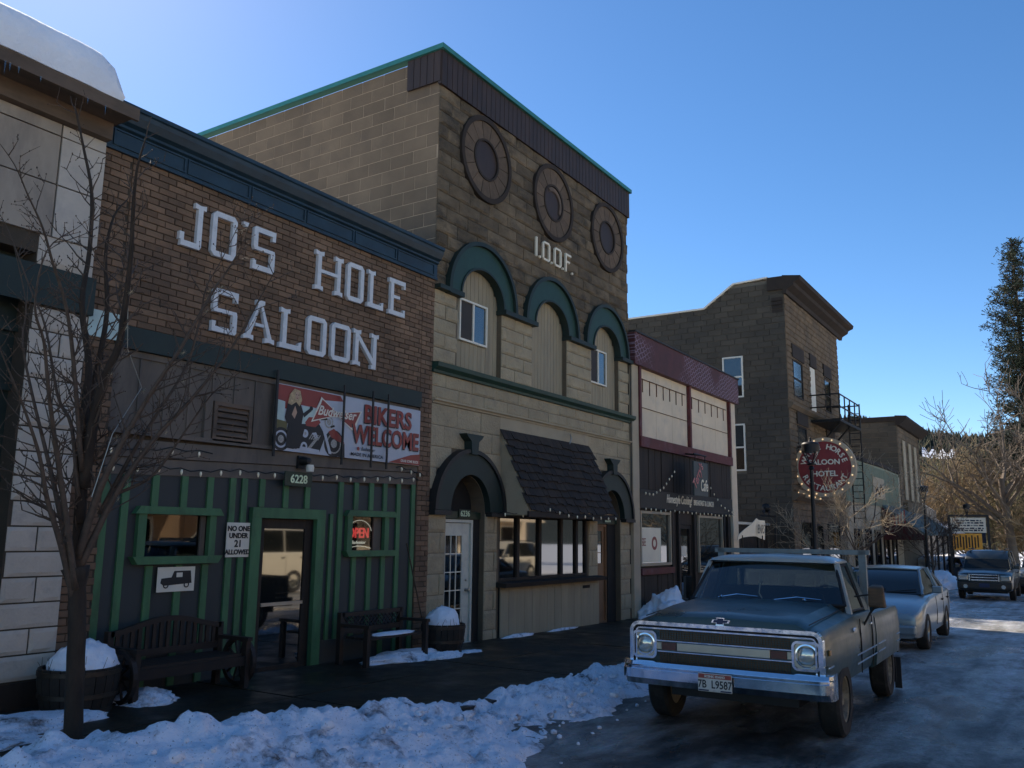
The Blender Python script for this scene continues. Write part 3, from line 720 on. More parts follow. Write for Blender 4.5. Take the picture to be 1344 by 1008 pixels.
# slate panels and green battens
gw = MB(); wall_open(gw, 5.385, 10.615, 0.0, 2.62, D+.04, D+.0695, sops)
gws = gw.build('boarded_front', 'slate_paint', B)
for x in (5.42, 5.66, 6.02, 6.40, 6.76, 7.09, 7.27, 7.55, 7.95, 8.33, 8.80, 8.97, 9.28, 9.60, 9.90, 10.21, 10.56):
    segs = [(0.12, hz(x)-.002)]
    w = .085
    if 5.8 < x < 6.9: segs = [(0.12, 1.565), (2.215, hz(x)-.002)]
    if 7.4 < x < 8.6: segs = [(2.26, hz(x)-.002)]
    if 9.15 < x < 10.0: segs = [(0.12, 1.62), (2.275, hz(x)-.002)]
    if x == 8.80: segs = [(0.3, 2.2)]; w = .06
    for a, b in segs: MB().box(x-w/2, x+w/2, D+.012, D+.0395, a, b).build('batten', 'batten_green', gws)
MB().box(8.66, 9.6, D-.01, D+.038, 0.1, .52).build('kick_panel', 'slate_paint', B)
def s_window(x0, x1, z0, z1, tx0, tx1, gap):
    f = MB(); 
    f.prism([(tx0, z1), (tx1, z1), (tx1-.06, z1+.085), (tx0+.06, z1+.085)], 'y', D-.045, D+.04)
    f.prism([(tx0+.06, z0-.085), (tx1-.06, z0-.085), (tx1, z0), (tx0, z0)], 'y', D-.06, D+.04)
    f.box(x0-.1, x0, D-.02, D+.04, z0, z1); f.box(x1, x1+.09, D-.02, D+.04, z0, z1)
    w = f.build('window', 'batten_green', B)
    MB().box(x0, x1, D+.09, D+.096, z0, z1).build('pane', 'glass', w)
    MB().box(x1-gap, x1-.002, D+.06, D+.085, z0, z1).build('side_jamb', 'grey_siding', w)
    fr = MB(); fr.box(x0-.3, x1+.3, 9.5, 9.52, z0-.4, z1+.4); fr.box(x0-.3, x1+.3, D+.33, 9.5, z0-.42, z0-.4)
    fr.box(x0-.3, x1+.3, D+.33, 9.5, z1+.4, z1+.42); fr.box(x0-.32, x0-.3, D+.33, 9.5, z0-.4, z1+.4); fr.box(x1+.3, x1+.32, D+.33, 9.5, z0-.4, z1+.4)
    fr.build('interior', 'interior', w)
    return w
s_window(5.92, 6.76, 1.665, 2.13, 5.76, 6.94, .07)
s_window(9.19, 9.88, 1.70, 2.18, 9.04, 10.14, .16)
MB().box(9.19, 9.245, D+.06, D+.085, 1.70, 2.18).build('inner_stile', 'cream', B)
# door: green casing, dark leaf, tall glass
dr = MB(); dr.box(7.38, 7.53, D-.03, D+.04, 0.1, 2.12); dr.box(8.49, 8.64, D-.03, D+.04, 0.1, 2.12); dr.box(7.38, 8.64, D-.035, D+.04, 2.12, 2.25)
dd = dr.build('door', 'batten_green', B)
lf = MB(); frame(lf, 7.54, 8.48, 0.16, 2.11, .12, D+.06, D+.10); lf.build('leaf', 'dark_wood', dd)
MB().box(7.66, 8.36, D+.075, D+.083, 0.28, 1.99).build('pane', 'dark_glass', dd)
MB().box(7.66, 8.36, D+.04, D+.06, 1.02, 1.06).build('push_bar', 'steel', dd)
MB().box(7.53, 8.49, D-.06, D+.05, 0.06, 0.16).build('threshold', 'steel', dd)
sr = MB().box(5.0, 10.94, D+.1, 22, 6.15, 6.42).build('saloon_roof_snow', 'snow', None, kind='stuff'); sr['label'] = 'snow lying on the flat saloon roof behind the cornice'
snow_mound((10.5, 9.35, 6.4), (.55, .62, .55), 5, name='drifted_snow', kind='stuff')['label'] = 'white snow drift piled behind the cornice against the stone wall'

# slab serif letters, built from strokes
def glyph(ch, w, h, t):
    s = t; g = []           # each entry a polygon
    def bx(a, b, c, d): g.append([(a, c), (b, c), (b, d), (a, d)])
    def serif(cx_, z, up):  # flared slab
        a = cx_ - t*1.15; b = cx_ + t*1.15; q = t*.95
        if up: g.append([(a, z-q), (b, z-q), (b, z), (cx_+.25*t, z-.22*t), (cx_-.25*t, z-.22*t), (a, z)])
        else: g.append([(a, z), (cx_-.25*t, z+.22*t), (cx_+.25*t, z+.22*t), (b, z), (b, z+q), (a, z+q)])
    q = t*.95
    if ch == 'O':
        c = t*.75
        g.append([(0, c), (c, 0), (w-c, 0), (w, c), (w-t, c+t*.2), (w-t, t), (t, t), (t, c+t*.2)])
        g.append([(0, h-c), (t, h-c-t*.2), (t, h-t), (w-t, h-t), (w-t, h-c-t*.2), (w, h-c), (w-c, h), (c, h)])
        g.append([(0, c), (t, c+t*.2), (t, h-c-t*.2), (0, h-c)]); g.append([(w-t, c+t*.2), (w, c), (w, h-c), (w-t, h-c-t*.2)])
    elif ch == 'H':
        for cx_ in (t*1.15, w-t*1.15):
            serif(cx_, 0, False); serif(cx_, h, True); bx(cx_-t/2, cx_+t/2, q, h-q)
        bx(t*1.65, w-t*1.65, h*.46, h*.46+t*.7)
    elif ch == 'L':
        serif(t*1.2, h, True); bx(t*.7, t*1.7, t, h-q); g.append([(0, 0), (w, 0), (w, t*1.9), (w-t*.7, t*1.5), (w-t*.7, t), (0, t)])
    elif ch == 'E':
        bx(t*.6, t*1.6, t, h-t); bx(0, w-t*.6, 0, t); bx(0, w-t*.6, h-t, h)
        bx(w-t*.6, w, 0, t*1.7); bx(w-t*.6, w, h-t*1.7, h); bx(t*1.6, w*.68, h*.47, h*.47+t*.7)
    elif ch == 'J':
        serif(w-t*1.15, h, True); bx(w-t*1.65, w-t*.65, t, h-q)
        g.append([(t*.3, 0), (w-t, 0), (w-t*.65, t*.5), (w-t*.65, t), (t*.3, t)]); bx(0, t*.9, t, t*2.4)
    elif ch == 'S':
        m_ = h*.5; c = t*.4
        g.append([(0, 0), (w-c, 0), (w, c), (w, t), (0, t)]); bx(w-t, w, t, m_-t*.35); g.append([(0, m_+t*.35), (t*.3, m_-t*.35), (w, m_-t*.35), (w-t*.2, m_+t*.35)])
        bx(0, t, m_+t*.35, h-t); g.append([(0, h-t), (w, h-t), (w, h), (c, h), (0, h-c)]); bx(0, t*.8, t, t*1.9); bx(w-t*.8, w, h-t*1.9, h-t)
    elif ch == 'A':
        a, b = t*1.15, w-t*1.15
        serif(a, 0, False); serif(b, 0, False); x1 = w/2-t*.55; x2 = w/2+t*.55
        g.append([(a-t/2, q), (a+t/2, q), (x1+t*.55, h-t*.9), (x1, h-t*.9)]); g.append([(b-t/2, q), (b+t/2, q), (x2, h-t*.9), (x2-t*.54, h-t*.9)])
        bx(x1-t*.4, x2+t*.4, h-t*.9, h); bx(w*.36, w*.64, h*.36, h*.36+t*.6)
    elif ch == 'N':
        a, b = t*1.15, w-t*1.15
        serif(a, 0, False); bx(a-t/2, a+t/2, q, h-q); serif(a, h, True)
        serif(b, h, True); bx(b-t/2, b+t/2, t*.9, h-q); bx(b-t*1.0, b+t/2, 0, t*.9)
        g.append([(b-t*.52, t*.9), (b-t*.52, t*2.3), (a+t*.52, h-q), (a+t*.52, h-q-t*1.3)])
    elif ch == "'":
        bx(0, w, h-t*1.5, h); g.append([(w*.3, h-t*2.6), (w*.8, h-t*2.3), (w, h-t*1.5), (w*.2, h-t*1.5)])
    return g
def big_letter(ch, x0, x1, z0, z1):
    w = x1-x0; h = z1-z0; t = min(.068, w*.25)
    mb = MB()
    for k, poly in enumerate(glyph(ch, w, h, t)):
        e = .0006*(k % 5)
        mb.prism([(x0+p[0], z0+p[1]) for p in poly], 'y', D-.058-e, D-.006)
    mb.build('letter', 'white_letter', B)
for ch, a, b in (('J', 6.01, 6.36), ('O', 6.46, 6.83), ("'", 6.925, 7.02), ('S', 7.10, 7.46), ('H', 8.19, 8.73), ('O', 8.82, 9.17), ('L', 9.26, 9.61), ('E', 9.74, 10.12)):
    big_letter(ch, a, b, 5.27, 5.84)
for ch, a, b in (('S', 6.55, 6.92), ('A', 7.03, 7.53), ('L', 7.62, 8.0), ('O', 8.10, 8.46), ('O', 8.56, 8.94), ('N', 9.0, 9.54)):
    big_letter(ch, a, b, 4.34, 4.88)

# printed banner: girl beside a motorcycle (flat print), brand emblem, words
bn = thing('welcome_banner', 'printed banner reading BIKERS WELCOME beside a rider and red motorcycle', 'banner', (9.1, D-.06, 2.97))
b0x, b1x, b0z, b1z = 7.62, 10.58, 2.99, 3.86
by_ = D-.06
MB().box(b0x, b1x, by_, by_+.02, b0z, b1z).build('panel', 'banner_white', bn)
lay_k = [0]
def flat(poly, m_, name='print', t=None, yb=None):
    lay_k[0] += 1
    yb = (by_-.00025*lay_k[0]) if yb is None else yb
    MB().prism(poly, 'y', yb, yb+.0002).build(name, m_, bn)
U = lambda u, v: (b0x + u*(b1x-b0x)*.4386, b0z + v*(b1z-b0z))      # u: 0..1 over the picture part of the banner
# coordinates of the picture part, u right, v up
flat([U(0,.62),U(.18,.64),U(.18,.99),U(0,.99)], 'beer_red'); flat([U(.3,.73),U(.55,.72),U(.6,.86),U(.95,.90),U(.9,.985),U(.0,.99),U(.0,.70)], 'beer_red')
flat([U(0,.38),U(.12,.40),U(.12,.74),U(0,.76)], 'banner_pale'); flat([U(.36,.45),U(.62,.40),U(.60,.70),U(.36,.72)], 'banner_pale')
flat([U(0,.30),U(.16,.30),U(.16,.44),U(0,.46)], 'olive_twig')
def disc(u, v, r, m_, n=20, ri=0):
    lay_k[0] += 1; yb = by_-.00025*lay_k[0]; c = U(u, v); mb = MB()
    if ri: arch_ring(mb, c[0], c[1], ri, r, ri, r, yb, yb+.0002, n, 0, 2*PI)
    else: mb.prism([(c[0]+r*math.cos(2*PI*k/n), c[1]+r*math.sin(2*PI*k/n)) for k in range(n)], 'y', yb, yb+.0002)
    mb.build('print', m_, bn)
# motorcycle
disc(.09, .17, .155, 'ink'); disc(.09, .17, .115, 'banner_white', ri=.09); disc(.09, .17, .05, 'print_grey')
disc(.83, .20, .19, 'ink'); disc(.83, .20, .14, 'print_grey', ri=.12); disc(.83, .2, .06, 'print_grey')
flat([U(.25,.05),U(.62,.03),U(.70,.30),U(.60,.48),U(.36,.44),U(.24,.30)], 'ink')
flat([U(.40,.47),U(.45,.56),U(.58,.58),U(.62,.50),U(.55,.42),U(.42,.42)], 'beer_red')
flat([U(.74,.38),U(.82,.44),U(.96,.30),U(.99,.22),U(.90,.24),U(.78,.30)], 'beer_red')
flat([U(.94,.20),U(.99,.22),U(1.0,.0),U(.90,.0)], 'ink')
flat([U(.60,.58),U(.64,.58),U(.80,.03),U(.76,.03)], 'banner_white'); flat([U(.44,.06),U(.48,.05),U(.60,.25),U(.57,.27)], 'print_grey')
flat([U(.30,.04),U(.62,.02),U(.62,.07),U(.32,.10)], 'banner_white'); flat([U(.50,.32),U(.56,.34),U(.60,.26),U(.55,.24)], 'banner_white')
disc(.41, .30, .055, 'banner_white'); disc(.41, .30, .02, 'print_grey'); disc(.74, .53, .085, 'print_grey'); disc(.74, .53, .06, 'banner_white', ri=.045); disc(.40, .10, .06, 'banner_white', ri=.03)
for k in range(5): flat([U(.46+.03*k,.22),U(.475+.03*k,.22),U(.51+.03*k,.30),U(.495+.03*k,.30)], 'print_grey')
flat([U(.60,.60),U(.70,.62),U(.72,.56),U(.62,.54)], 'ink'); flat([U(.76,.47),U(.82,.50),U(.83,.47),U(.77,.44)], 'ink')
# rider
flat([U(.15,.05),U(.26,.04),U(.31,.40),U(.33,.50),U(.18,.50),U(.16,.35)], 'ink'); flat([U(.26,.05),U(.34,.06),U(.40,.40),U(.28,.46)], 'ink')
flat([U(.12,.50),U(.15,.74),U(.22,.80),U(.32,.76),U(.37,.60),U(.35,.42),U(.24,.40),U(.15,.42)], 'ink')
flat([U(.36,.60),U(.46,.70),U(.48,.66),U(.38,.54)], 'ink'); disc(.475, .70, .03, 'ink')
flat([U(.21,.56),U(.25,.70),U(.28,.60),U(.25,.50)], 'skin_print')
flat([U(.15,.72),U(.17,.86),U(.23,.96),U(.31,.94),U(.34,.80),U(.31,.70),U(.26,.76),U(.2,.70)], 'hair_print'); 
lay_k[0] += 1; c = U(.27, .86); MB().prism([(c[0]+.036*math.cos(PI*k/8), c[1]+.056*math.sin(PI*k/8)) for k in range(16)], 'y', by_-.00025*lay_k[0], by_-.00025*lay_k[0]+.0002).build('print', 'skin_print', bn)
flat([U(.25,.875),U(.265,.875),U(.265,.865),U(.25,.865)], 'ink'); flat([U(.28,.875),U(.295,.875),U(.295,.865),U(.28,.865)], 'ink'); flat([U(.26,.825),U(.285,.825),U(.28,.815),U(.265,.815)], 'beer_red')
# bow tie emblem
def bow(cx_, cz_, w, h, m_, tilt=-.03):
    pts = [(-1,-.85),(-.72,.55),(-.66,.95),(-.06,.10),(.14,.12),(.98,.50),(.72,-.78),(.60,-.95),(.03,-.20),(-.2,-.25)]
    flat([(cx_+p[0]*w, cz_+(p[1]+p[0]*tilt)*h) for p in pts], m_)
bow(8.74, 3.585, .50, .205, 'paper'); bow(8.74, 3.585, .465, .17, 'beer_red')
def nxt():
    lay_k[0] += 2; return by_-.00025*lay_k[0]
ftext('Budweiser', 8.36, 9.12, 3.53, .135, 'print', 'paper', bn, nxt(), shear=.35, bold=.02)
for s_, a_, b_, z in (('BIKERS', 9.29, 10.36, 3.525), ('WELCOME', 9.04, 10.545, 3.215)):
    ftext(s_, a_-.018, b_-.008, z-.016, .285, 'print', 'ink', bn, nxt(), bold=.035)
    ftext(s_, a_, b_, z, .275, 'print', 'beer_red', bn, nxt(), bold=.03)
ftext('MADE IN AMERICA', 9.03, 9.72, 3.03, .05, 'print', 'ink', bn, nxt(), bold=.02)
ftext('Budweiser', 9.24, 9.54, 3.115, .055, 'print', 'ink', bn, nxt(), shear=.3, bold=.01)
disc(1.20, .17, .028, 'beer_red')
flat([(9.84, 2.995), (10.575, 2.995), (10.575, 3.17), (10.35, 3.14), (10.1, 3.07)], 'beer_red')
ftext('GRAB SOME BUDS', 10.12, 10.54, 3.02, .04, 'print', 'paper', bn, nxt(), bold=.02)
for x in (8.80, 9.40, 9.74): MB().box(x-.014, x+.014, by_-.075, by_-.055, 2.88, 4.0).build('strap', 'trim_black', bn)
MB().tube([(7.60, by_-.03, 2.9), (7.60, by_-.03, 4.02)], .02).build('strap', 'trim_black', bn)

# small signs and lamps on the saloon
def sign_panel(name, label, x0, x1, z0, z1, y, m_, th=.012):
    t = thing(name, label, 'sign', ((x0+x1)/2, y, z0))
    MB().box(x0, x1, y-th, y, z0, z1).build('panel', m_, t, bevel=.003); return t
ns = sign_panel('notice_sign', 'small white sign reading NO ONE UNDER 21 ALLOWED left of the saloon door', 7.025, 7.375, 1.64, 2.055, D+.008, 'paper')
for i, (s_, sz) in enumerate((('NO ONE', .085), ('UNDER', .085), ('21', .115), ('ALLOWED', .080))):
    text(s_, sz, 'lettering', 'ink', ns, (7.20, D-.009, (1.955, 1.87, 1.765, 1.675)[i]), align='CENTER', bold=.003, depth=.004)
ps = sign_panel('picture_sign', 'framed grey picture of an old motor car under the small saloon window', 6.12, 6.61, 1.27, 1.545, D+.008, 'paper')
mb = MB(); yb = D-.007
mb.prism([(6.17,1.42),(6.30,1.43),(6.33,1.50),(6.55,1.50),(6.57,1.36),(6.2,1.34),(6.16,1.37)], 'y', yb, yb+.002); mb.build('print', 'ink', ps)
for x in (6.23, 6.50):
    mb = MB(); arch_ring(mb, x, 1.345, .022, .036, .022, .036, yb-.003, yb-.001, 16, 0, 2*PI); mb.build('print', 'ink', ps)
MB().box(6.36, 6.44, yb-.002, yb-.001, 1.43, 1.48).build('print', 'paper', ps)
np_ = sign_panel('number_plate', 'dark green house number plate reading 6228 above the saloon door', 7.82, 8.30, 2.54, 2.73, D-.075, 'plate_green')
text('6228', .15, 'lettering', 'num_white', np_, (8.06, D-.092, 2.585), align='CENTER', bold=.003, depth=.006)
fl = thing('flood_light', 'black floodlight on the grey trim above number 6228', 'lamp', (8.16, D, 2.8))
MB().lathe([(.0,-.0),(.055,-.0),(.06,-.05),(.04,-.14),(.0,-.15)], (8.14, D-.04, 2.88), 12, 'y').build('housing', 'trim_black', fl, smooth=40)
MB().lathe([(.0,0),(.05,0),(.055,.06),(.045,.09),(0,.09)], (8.19, D-.15, 2.74), 12, 'z').build('lamp_glass', 'white_frame', fl, smooth=40)
MB().box(8.08, 8.20, D-.045, D-.005, 2.78, 2.95).build('bracket', 'trim_black', fl)
# neon sign in the right window
ne = thing('neon_sign', 'lit neon OPEN sign with red letters in the right saloon window', 'sign', (9.55, D+.2, 1.72))
text('OPEN', .20, 'letter', 'neon_red', ne, (9.50, D+.15, 1.88), align='CENTER', depth=.012, bold=.004, sx=.85)
c_ = [(9.52+.26*math.cos(t), D+.15, 1.93+.20*math.sin(t)) for t in [PI*.08+PI*.84*k/14 for k in range(15)]]
MB().tube(c_, .006, 5).build('tube', 'neon_white', ne)
c_ = [(9.27+.5*k/10, D+.15, 1.725+.035*math.sin(PI*k/10)) for k in range(11)]
MB().tube(c_, .006, 5).build('tube', 'neon_white', ne)
text('Budweiser', .07, 'letter', 'neon_white', ne, (9.50, D+.15, 1.79), align='CENTER', depth=.006, shear=.3)
MB().box(9.25, 9.80, D+.17, D+.18, 1.73, 2.12).build('backing', 'trim_black', ne)

def light_string(label, pts, n, bulb='bulb', sag=.03, r=.016, group=None, drop=.03):
    p0 = Vector(pts[0]); t = thing('string_lights', label, 'lights', p0, group=group)
    segs = []; tot = 0
    for a, b in zip(pts[:-1], pts[1:]): l = (Vector(b)-Vector(a)).length; segs.append((Vector(a), Vector(b), l)); tot += l
    wire = []; 
    for i in range(n):
        s = tot*(i+.5)/n
        for a, b, l in segs:
            if s <= l: p = a.lerp(b, s/l); break
            s -= l
        else: p = Vector(pts[-1])
        p = p + Vector((0, 0, R.uniform(-.02, .02)))
        wire.append(p + Vector((0, 0, drop))); 
        if i < n-1: wire.append(None)
        mb = MB(); q = p + Vector((R.uniform(-.01, .01), -.01, 0))
        mb.lathe([(0, -.055), (r*.7, -.04), (r, -.015), (r*.6, .01), (0, .012)], q, 6).build('bulb', bulb, t, smooth=60)
    w2 = [Vector(pts[0])]
    for i, p in enumerate(wire):
        if p is None: w2.append((wire[i-1]+wire[i+1])/2 + Vector((0, -.004, -sag)))
        else: w2.append(p)
    w2.append(Vector(pts[-1]))
    MB().tube(w2, .006, 4).build('wire', 'wire', t)
    return t
light_string('long row of clear bulbs along the bottom of the grey boards above the saloon door', [(5.3, D-.05, hz(5.3)+.06), (10.6, D-.05, hz(10.6)+.07)], 19)
light_string('short row of clear bulbs high on the left end of the grey boards', [(5.2, D-.05, 2.80), (6.7, D-.05, 2.86)], 4)
light_string('short row of clear bulbs under the right end of the banner', [(10.05, D-.05, 2.93), (10.75, D-.03, 2.84)], 3)

# ---------------------------------------------------------------- C: stone lodge building
C = thing('lodge_building', 'tall stone block building with three round medallions, green arches and letters I.O.O.F.', 'building', (14.7, D, 0.15))
CX0, CX1 = 10.94, 18.43
AC = (12.28, 14.74, 17.20); MC = (12.33, 14.80, 17.28)
cops = [op(c-.68, c+.68, 4.72, 6.05, .60) for c in AC] + \
       [op(11.40, 12.52, -.2, 2.33, .60), op(16.78, 17.90, -.2, 2.33, .60), op(12.98, 16.33, 1.12, 2.32)]
mops = [dict(op(c-.66, c+.66, 8.77-.68, 8.77+.68), circ=True) for c in MC]
mb = MB(); wall_open(mb, CX0+.02, CX1-.02, -.2, 10.2, D+.02, D+.45, cops)
mb.box(CX0+.02, CX0+.4, D+.45, 22, -.2, 10.2)
cw = mb.build('front_wall', 'beige_mortar', C)
mb = MB(); mb.box(CX0+.4, CX1-.02, D+3.2, 22, -.2, 10.2); mb.box(CX0+.4, CX1-.02, D+.45, D+3.2, 9.9, 10.15); mb.box(CX1-.4, CX1-.02, D+.45, D+3.2, -.2, 9.9)
mb.box(CX0+.4, CX1-.4, D+.45, D+3.2, 3.0, 3.1)
mb.build('rear_wall', 'interior', C)
def ring_ops(extra): return [dict(x0=c-1.0, x1=c+1.0, z0=6.02, z1=6.05, rise=.98, circ=False) for c in AC] + extra
up = courses(CX0, CX1, 6.02, 9.66, .62, .243, .012, ring_ops([dict(op(c-.76, c+.76, 8.77-.78, 8.77+.78), circ=True) for c in MC]), rnd=.1)
md = courses(CX0, CX1, 4.74, 6.0, .62, .252, .012, [op(c-.68, c+.68, 4.72, 6.05, .6) for c in AC])
lo = courses(CX0, CX1, 4.13, 4.56, .75, .215, .010)
lo2 = courses(CX0, CX1, 0.0, 2.30, .62, .33, .010, [op(11.40, 12.52, -.2, 2.4), op(16.78, 17.90, -.2, 2.4), op(12.9, 16.38, -.2, 2.4)]) 
lo3 = courses(CX0, 12.96, 2.31, 4.05, .70, .35, .008, [dict(x0=10.95, x1=12.95, z0=2.3, z1=2.33, rise=.95, circ=False)])
lo3 += courses(16.36, CX1, 2.31, 4.05, .70, .35, .008, [dict(x0=16.4, x1=18.4, z0=2.3, z1=2.33, rise=.95, circ=False)])
sd_ = courses(D+.02, 17.5, 5.9, 10.22, .52, .24, .014, rnd=.08)
lay(cw, 'stone_block', [(up, 'brown_stone', 'rock', D+.02, 'y', .045), (md, 'beige_stone', 'rock', D+.02, 'y', .035), (lo, 'beige_stone', 'rock', D+.02, 'y', .028),
    (lo2, 'beige_stone', 'rock', D+.02, 'y', .035), (lo3, 'beige_stone', 'brick', D+.02, 'y', .022)])
sw_ = MB().box(CX0+.012, CX0+.02, D+.03, 17.5, 5.9, 10.2).build('side_wall', 'pale_mortar', C)
lay(sw_, 'stone_block', [(sd_, 'side_stone', 'brick', CX0+.012, 'x', .006)])
MB().box(12.96, 16.36, D+.0, D+.02, 2.33, 4.06).build('plaster_panel', 'beige_plaster', C)
# corner drip edge, dark
MB().box(CX0-.02, CX0+.02, D-.035, D-.0, 9.62, 10.24).build('corner_strip', 'fascia_metal', C)
# ribbed metal fascia and teal flashing
fa = MB().box(CX0-.05, CX1+.03, D-.05, D+.02, 9.63, 10.26).build('fascia', 'fascia_metal', C)
MB().box(CX0-.05, CX0+.0, D+.02, D+.72, 9.70, 10.26).build('fascia', 'fascia_metal', C)
for i in range(50):
    x = CX0-.04 + i*.151
    MB().box(x, x+.138, D-.060, D-.05, 9.62, 10.255).build('panel', 'fascia_metal', fa)
for i in range(5):
    y = D-.03 + i*.15
    MB().box(CX0-.060, CX0-.05, y, y+.138, 9.68, 10.255).build('panel', 'fascia_metal', fa)
MB().box(CX0-.10, CX1+.06, D-.11, D+.03, 10.262, 10.35).build('flashing', 'teal_metal', C)
MB().box(CX0-.10, CX0+.06, D+.03, 22, 10.262, 10.35).build('flashing', 'teal_metal', C)
# medallions
for c in MC:
    md_ = MB()
    arch_ring(md_, c, 8.77, .725, .81, .725, .82, D-.06, D+.02, 40, 0, 2*PI)
    o = md_.build('medallion', 'dark_cornice', C, smooth=40)
    for k in range(14):
        q = MB(); arch_ring(q, c, 8.77, .40, .724, .40, .724, D-.025-R.uniform(0,.006), D+.01, 4, 2*PI*k/14+.012, 2*PI*(k+1)/14-.012); q.build('ring_stone', 'ring_stone', o)
    q = MB(); arch_ring(q, c, 8.77, .355, .398, .355, .398, D-.045, D+.10, 32, 0, 2*PI); q.build('inner_ring', 'dark_cornice', o, smooth=40)
    q = MB(); q.lathe([(0, 0), (.35, 0), (.35, .012), (0, .012)], (c, D-.012, 8.77), 28, 'y'); q.build('centre_disc', 'fascia_metal' , o)
MB().lathe([(.25, -.02), (.33, -.02), (.33, .0), (.25, .0)], (MC[1], D-.014, 8.77), 28, 'y', -.6, 2.2).build('worn_ring', 'brown_wood', C)
# letters I.O.O.F.
x = 14.02
for ch, adv in (('I', .20), ('.', .14), ('O', .36), ('.', .14), ('O', .36), ('.', .14), ('F', .30), ('.', .1)):
    mb = MB(); z0, h, t = 7.42, .40, .045; ya, yb2 = D-.06, D-.02
    if ch == 'I': mb.box(x+.05, x+.05+t, ya, yb2, z0, z0+h)
    elif ch == '.': mb.box(x, x+t, ya, yb2, z0, z0+t)
    elif ch == 'O':
        mb.box(x, x+t, ya, yb2, z0+.05, z0+h-.05); mb.box(x+.24, x+.24+t, ya, yb2, z0+.05, z0+h-.05)
        mb.prism([(x,z0+.05),(x+.05,z0),(x+.235,z0),(x+.285,z0+.05),(x+.24,z0+.05),(x+.235,z0+t),(x+.05,z0+t),(x+t,z0+.05)], 'y', ya, yb2)
        mb.prism([(x,z0+h-.05),(x+t,z0+h-.05),(x+.05,z0+h-t),(x+.235,z0+h-t),(x+.24,z0+h-.05),(x+.285,z0+h-.05),(x+.235,z0+h),(x+.05,z0+h)], 'y', ya, yb2)
    elif ch == 'F': mb.box(x, x+t, ya, yb2, z0, z0+h); mb.box(x+t, x+.24, ya, yb2, z0+h-t, z0+h); mb.box(x+t, x+.18, ya, yb2, z0+.2, z0+.2+t)
    mb.build('letter', 'sign_white', C)
    x += adv*.93
# upper arches
for i, c in enumerate(AC):
    a = MB(); arch_ring(a, c, 6.05, .69, 1.00, .60, .99, D-.05, D+.09, 32); ar = a.build('arch_moulding', 'green_trim', C, smooth=40)
    a = MB(); arch_ring(a, c, 6.05, 1.002, 1.075, .992, 1.065, D-.11, D+.02, 32); a.build('hood_mould', 'dark_green', ar, smooth=40)
    a = MB(); arch_ring(a, c, 6.05, .65, .688, .56, .598, D-.07, D+.09, 32); a.build('inner_mould', 'dark_green', ar, smooth=40)
    # boarded infill
    inf = MB().box(c-.68, c+.68, D+.13, D+.15, 4.72, 6.65).build('infill', 'dark_void', C)
    wo = [op(c-.55, c+.30, 5.27, 6.02)] if i == 0 else ([op(c-.62, c+.18, 5.27, 6.06)] if i == 2 else [])
    nb = 11
    for k in range(nb):
        xa = c-.68 + 1.36*k/nb; xb = xa + 1.36/nb - .008; xm = (xa+xb)/2
        zt = 6.05 + .60*math.sqrt(max(0.02, 1-((xm-c)/.68)**2)) - .005
        segs = [(4.72, zt)]
        for w_ in wo:
            if w_['x0']-.02 < xm < w_['x1']+.02: segs = [(4.72, w_['z0']-.01), (w_['z1']+.01, zt)]
        for a0, a1 in segs: MB().box(xa, xb, D+.105+R.uniform(0,.004), D+.13, a0, a1).build('board', 'beige_board', inf)
    for w_ in wo:
        f = MB(); frame(f, w_['x0'], w_['x1'], w_['z0'], w_['z1'], .035, D+.06, D+.12); xm = (w_['x0']+w_['x1'])/2
        f.box(xm-.02, xm+.02, D+.065, D+.115, w_['z0']+.036, w_['z1']-.036)
        wf = f.build('window', 'white_frame', C)
        MB().box(xm+.02, w_['x1']-.036, D+.09, D+.098, w_['z0']+.036, w_['z1']-.036).build('pane', 'glass_sky', wf)
        MB().box(w_['x0']+.036, xm-.02, D+.09, D+.098, w_['z0']+.036, w_['z1']-.036).build('insect_screen', 'screen_dark', wf)
MB().box(10.92, 11.22, D-.13, D+.03, 5.97, 6.04).build('impost', 'dark_green', C)
for a, b in ((11.22, 11.62), (12.92, 14.08), (15.40, 16.54), (17.86, 18.45)): MB().box(a, b, D-.12, D+.22, 5.96, 6.045).build('impost', 'dark_green', C)
sb = MB(); sb.prism([(D+.2, 4.56), (D-.04, 4.56), (D-.05, 4.60), (D-.13, 4.65), (D-.14, 4.72), (D+.2, 4.745)], 'x', CX0-.03, CX1+.08); sb.build('sill_band', 'green_trim', C)
sb = MB(); sb.prism([(D+.02, 4.055), (D-.02, 4.055), (D-.03, 4.08), (D-.07, 4.10), (D-.07, 4.125), (D+.02, 4.13)], 'x', CX0, CX1+.03); sb.build('string_course', 'beige_plaster', C)
MB().tube([(15.5, D-.03, 4.0), (15.15, D-.25, 3.86), (15.0, D-.3, 3.74)], .012, 6).build('pipe', 'steel', C)
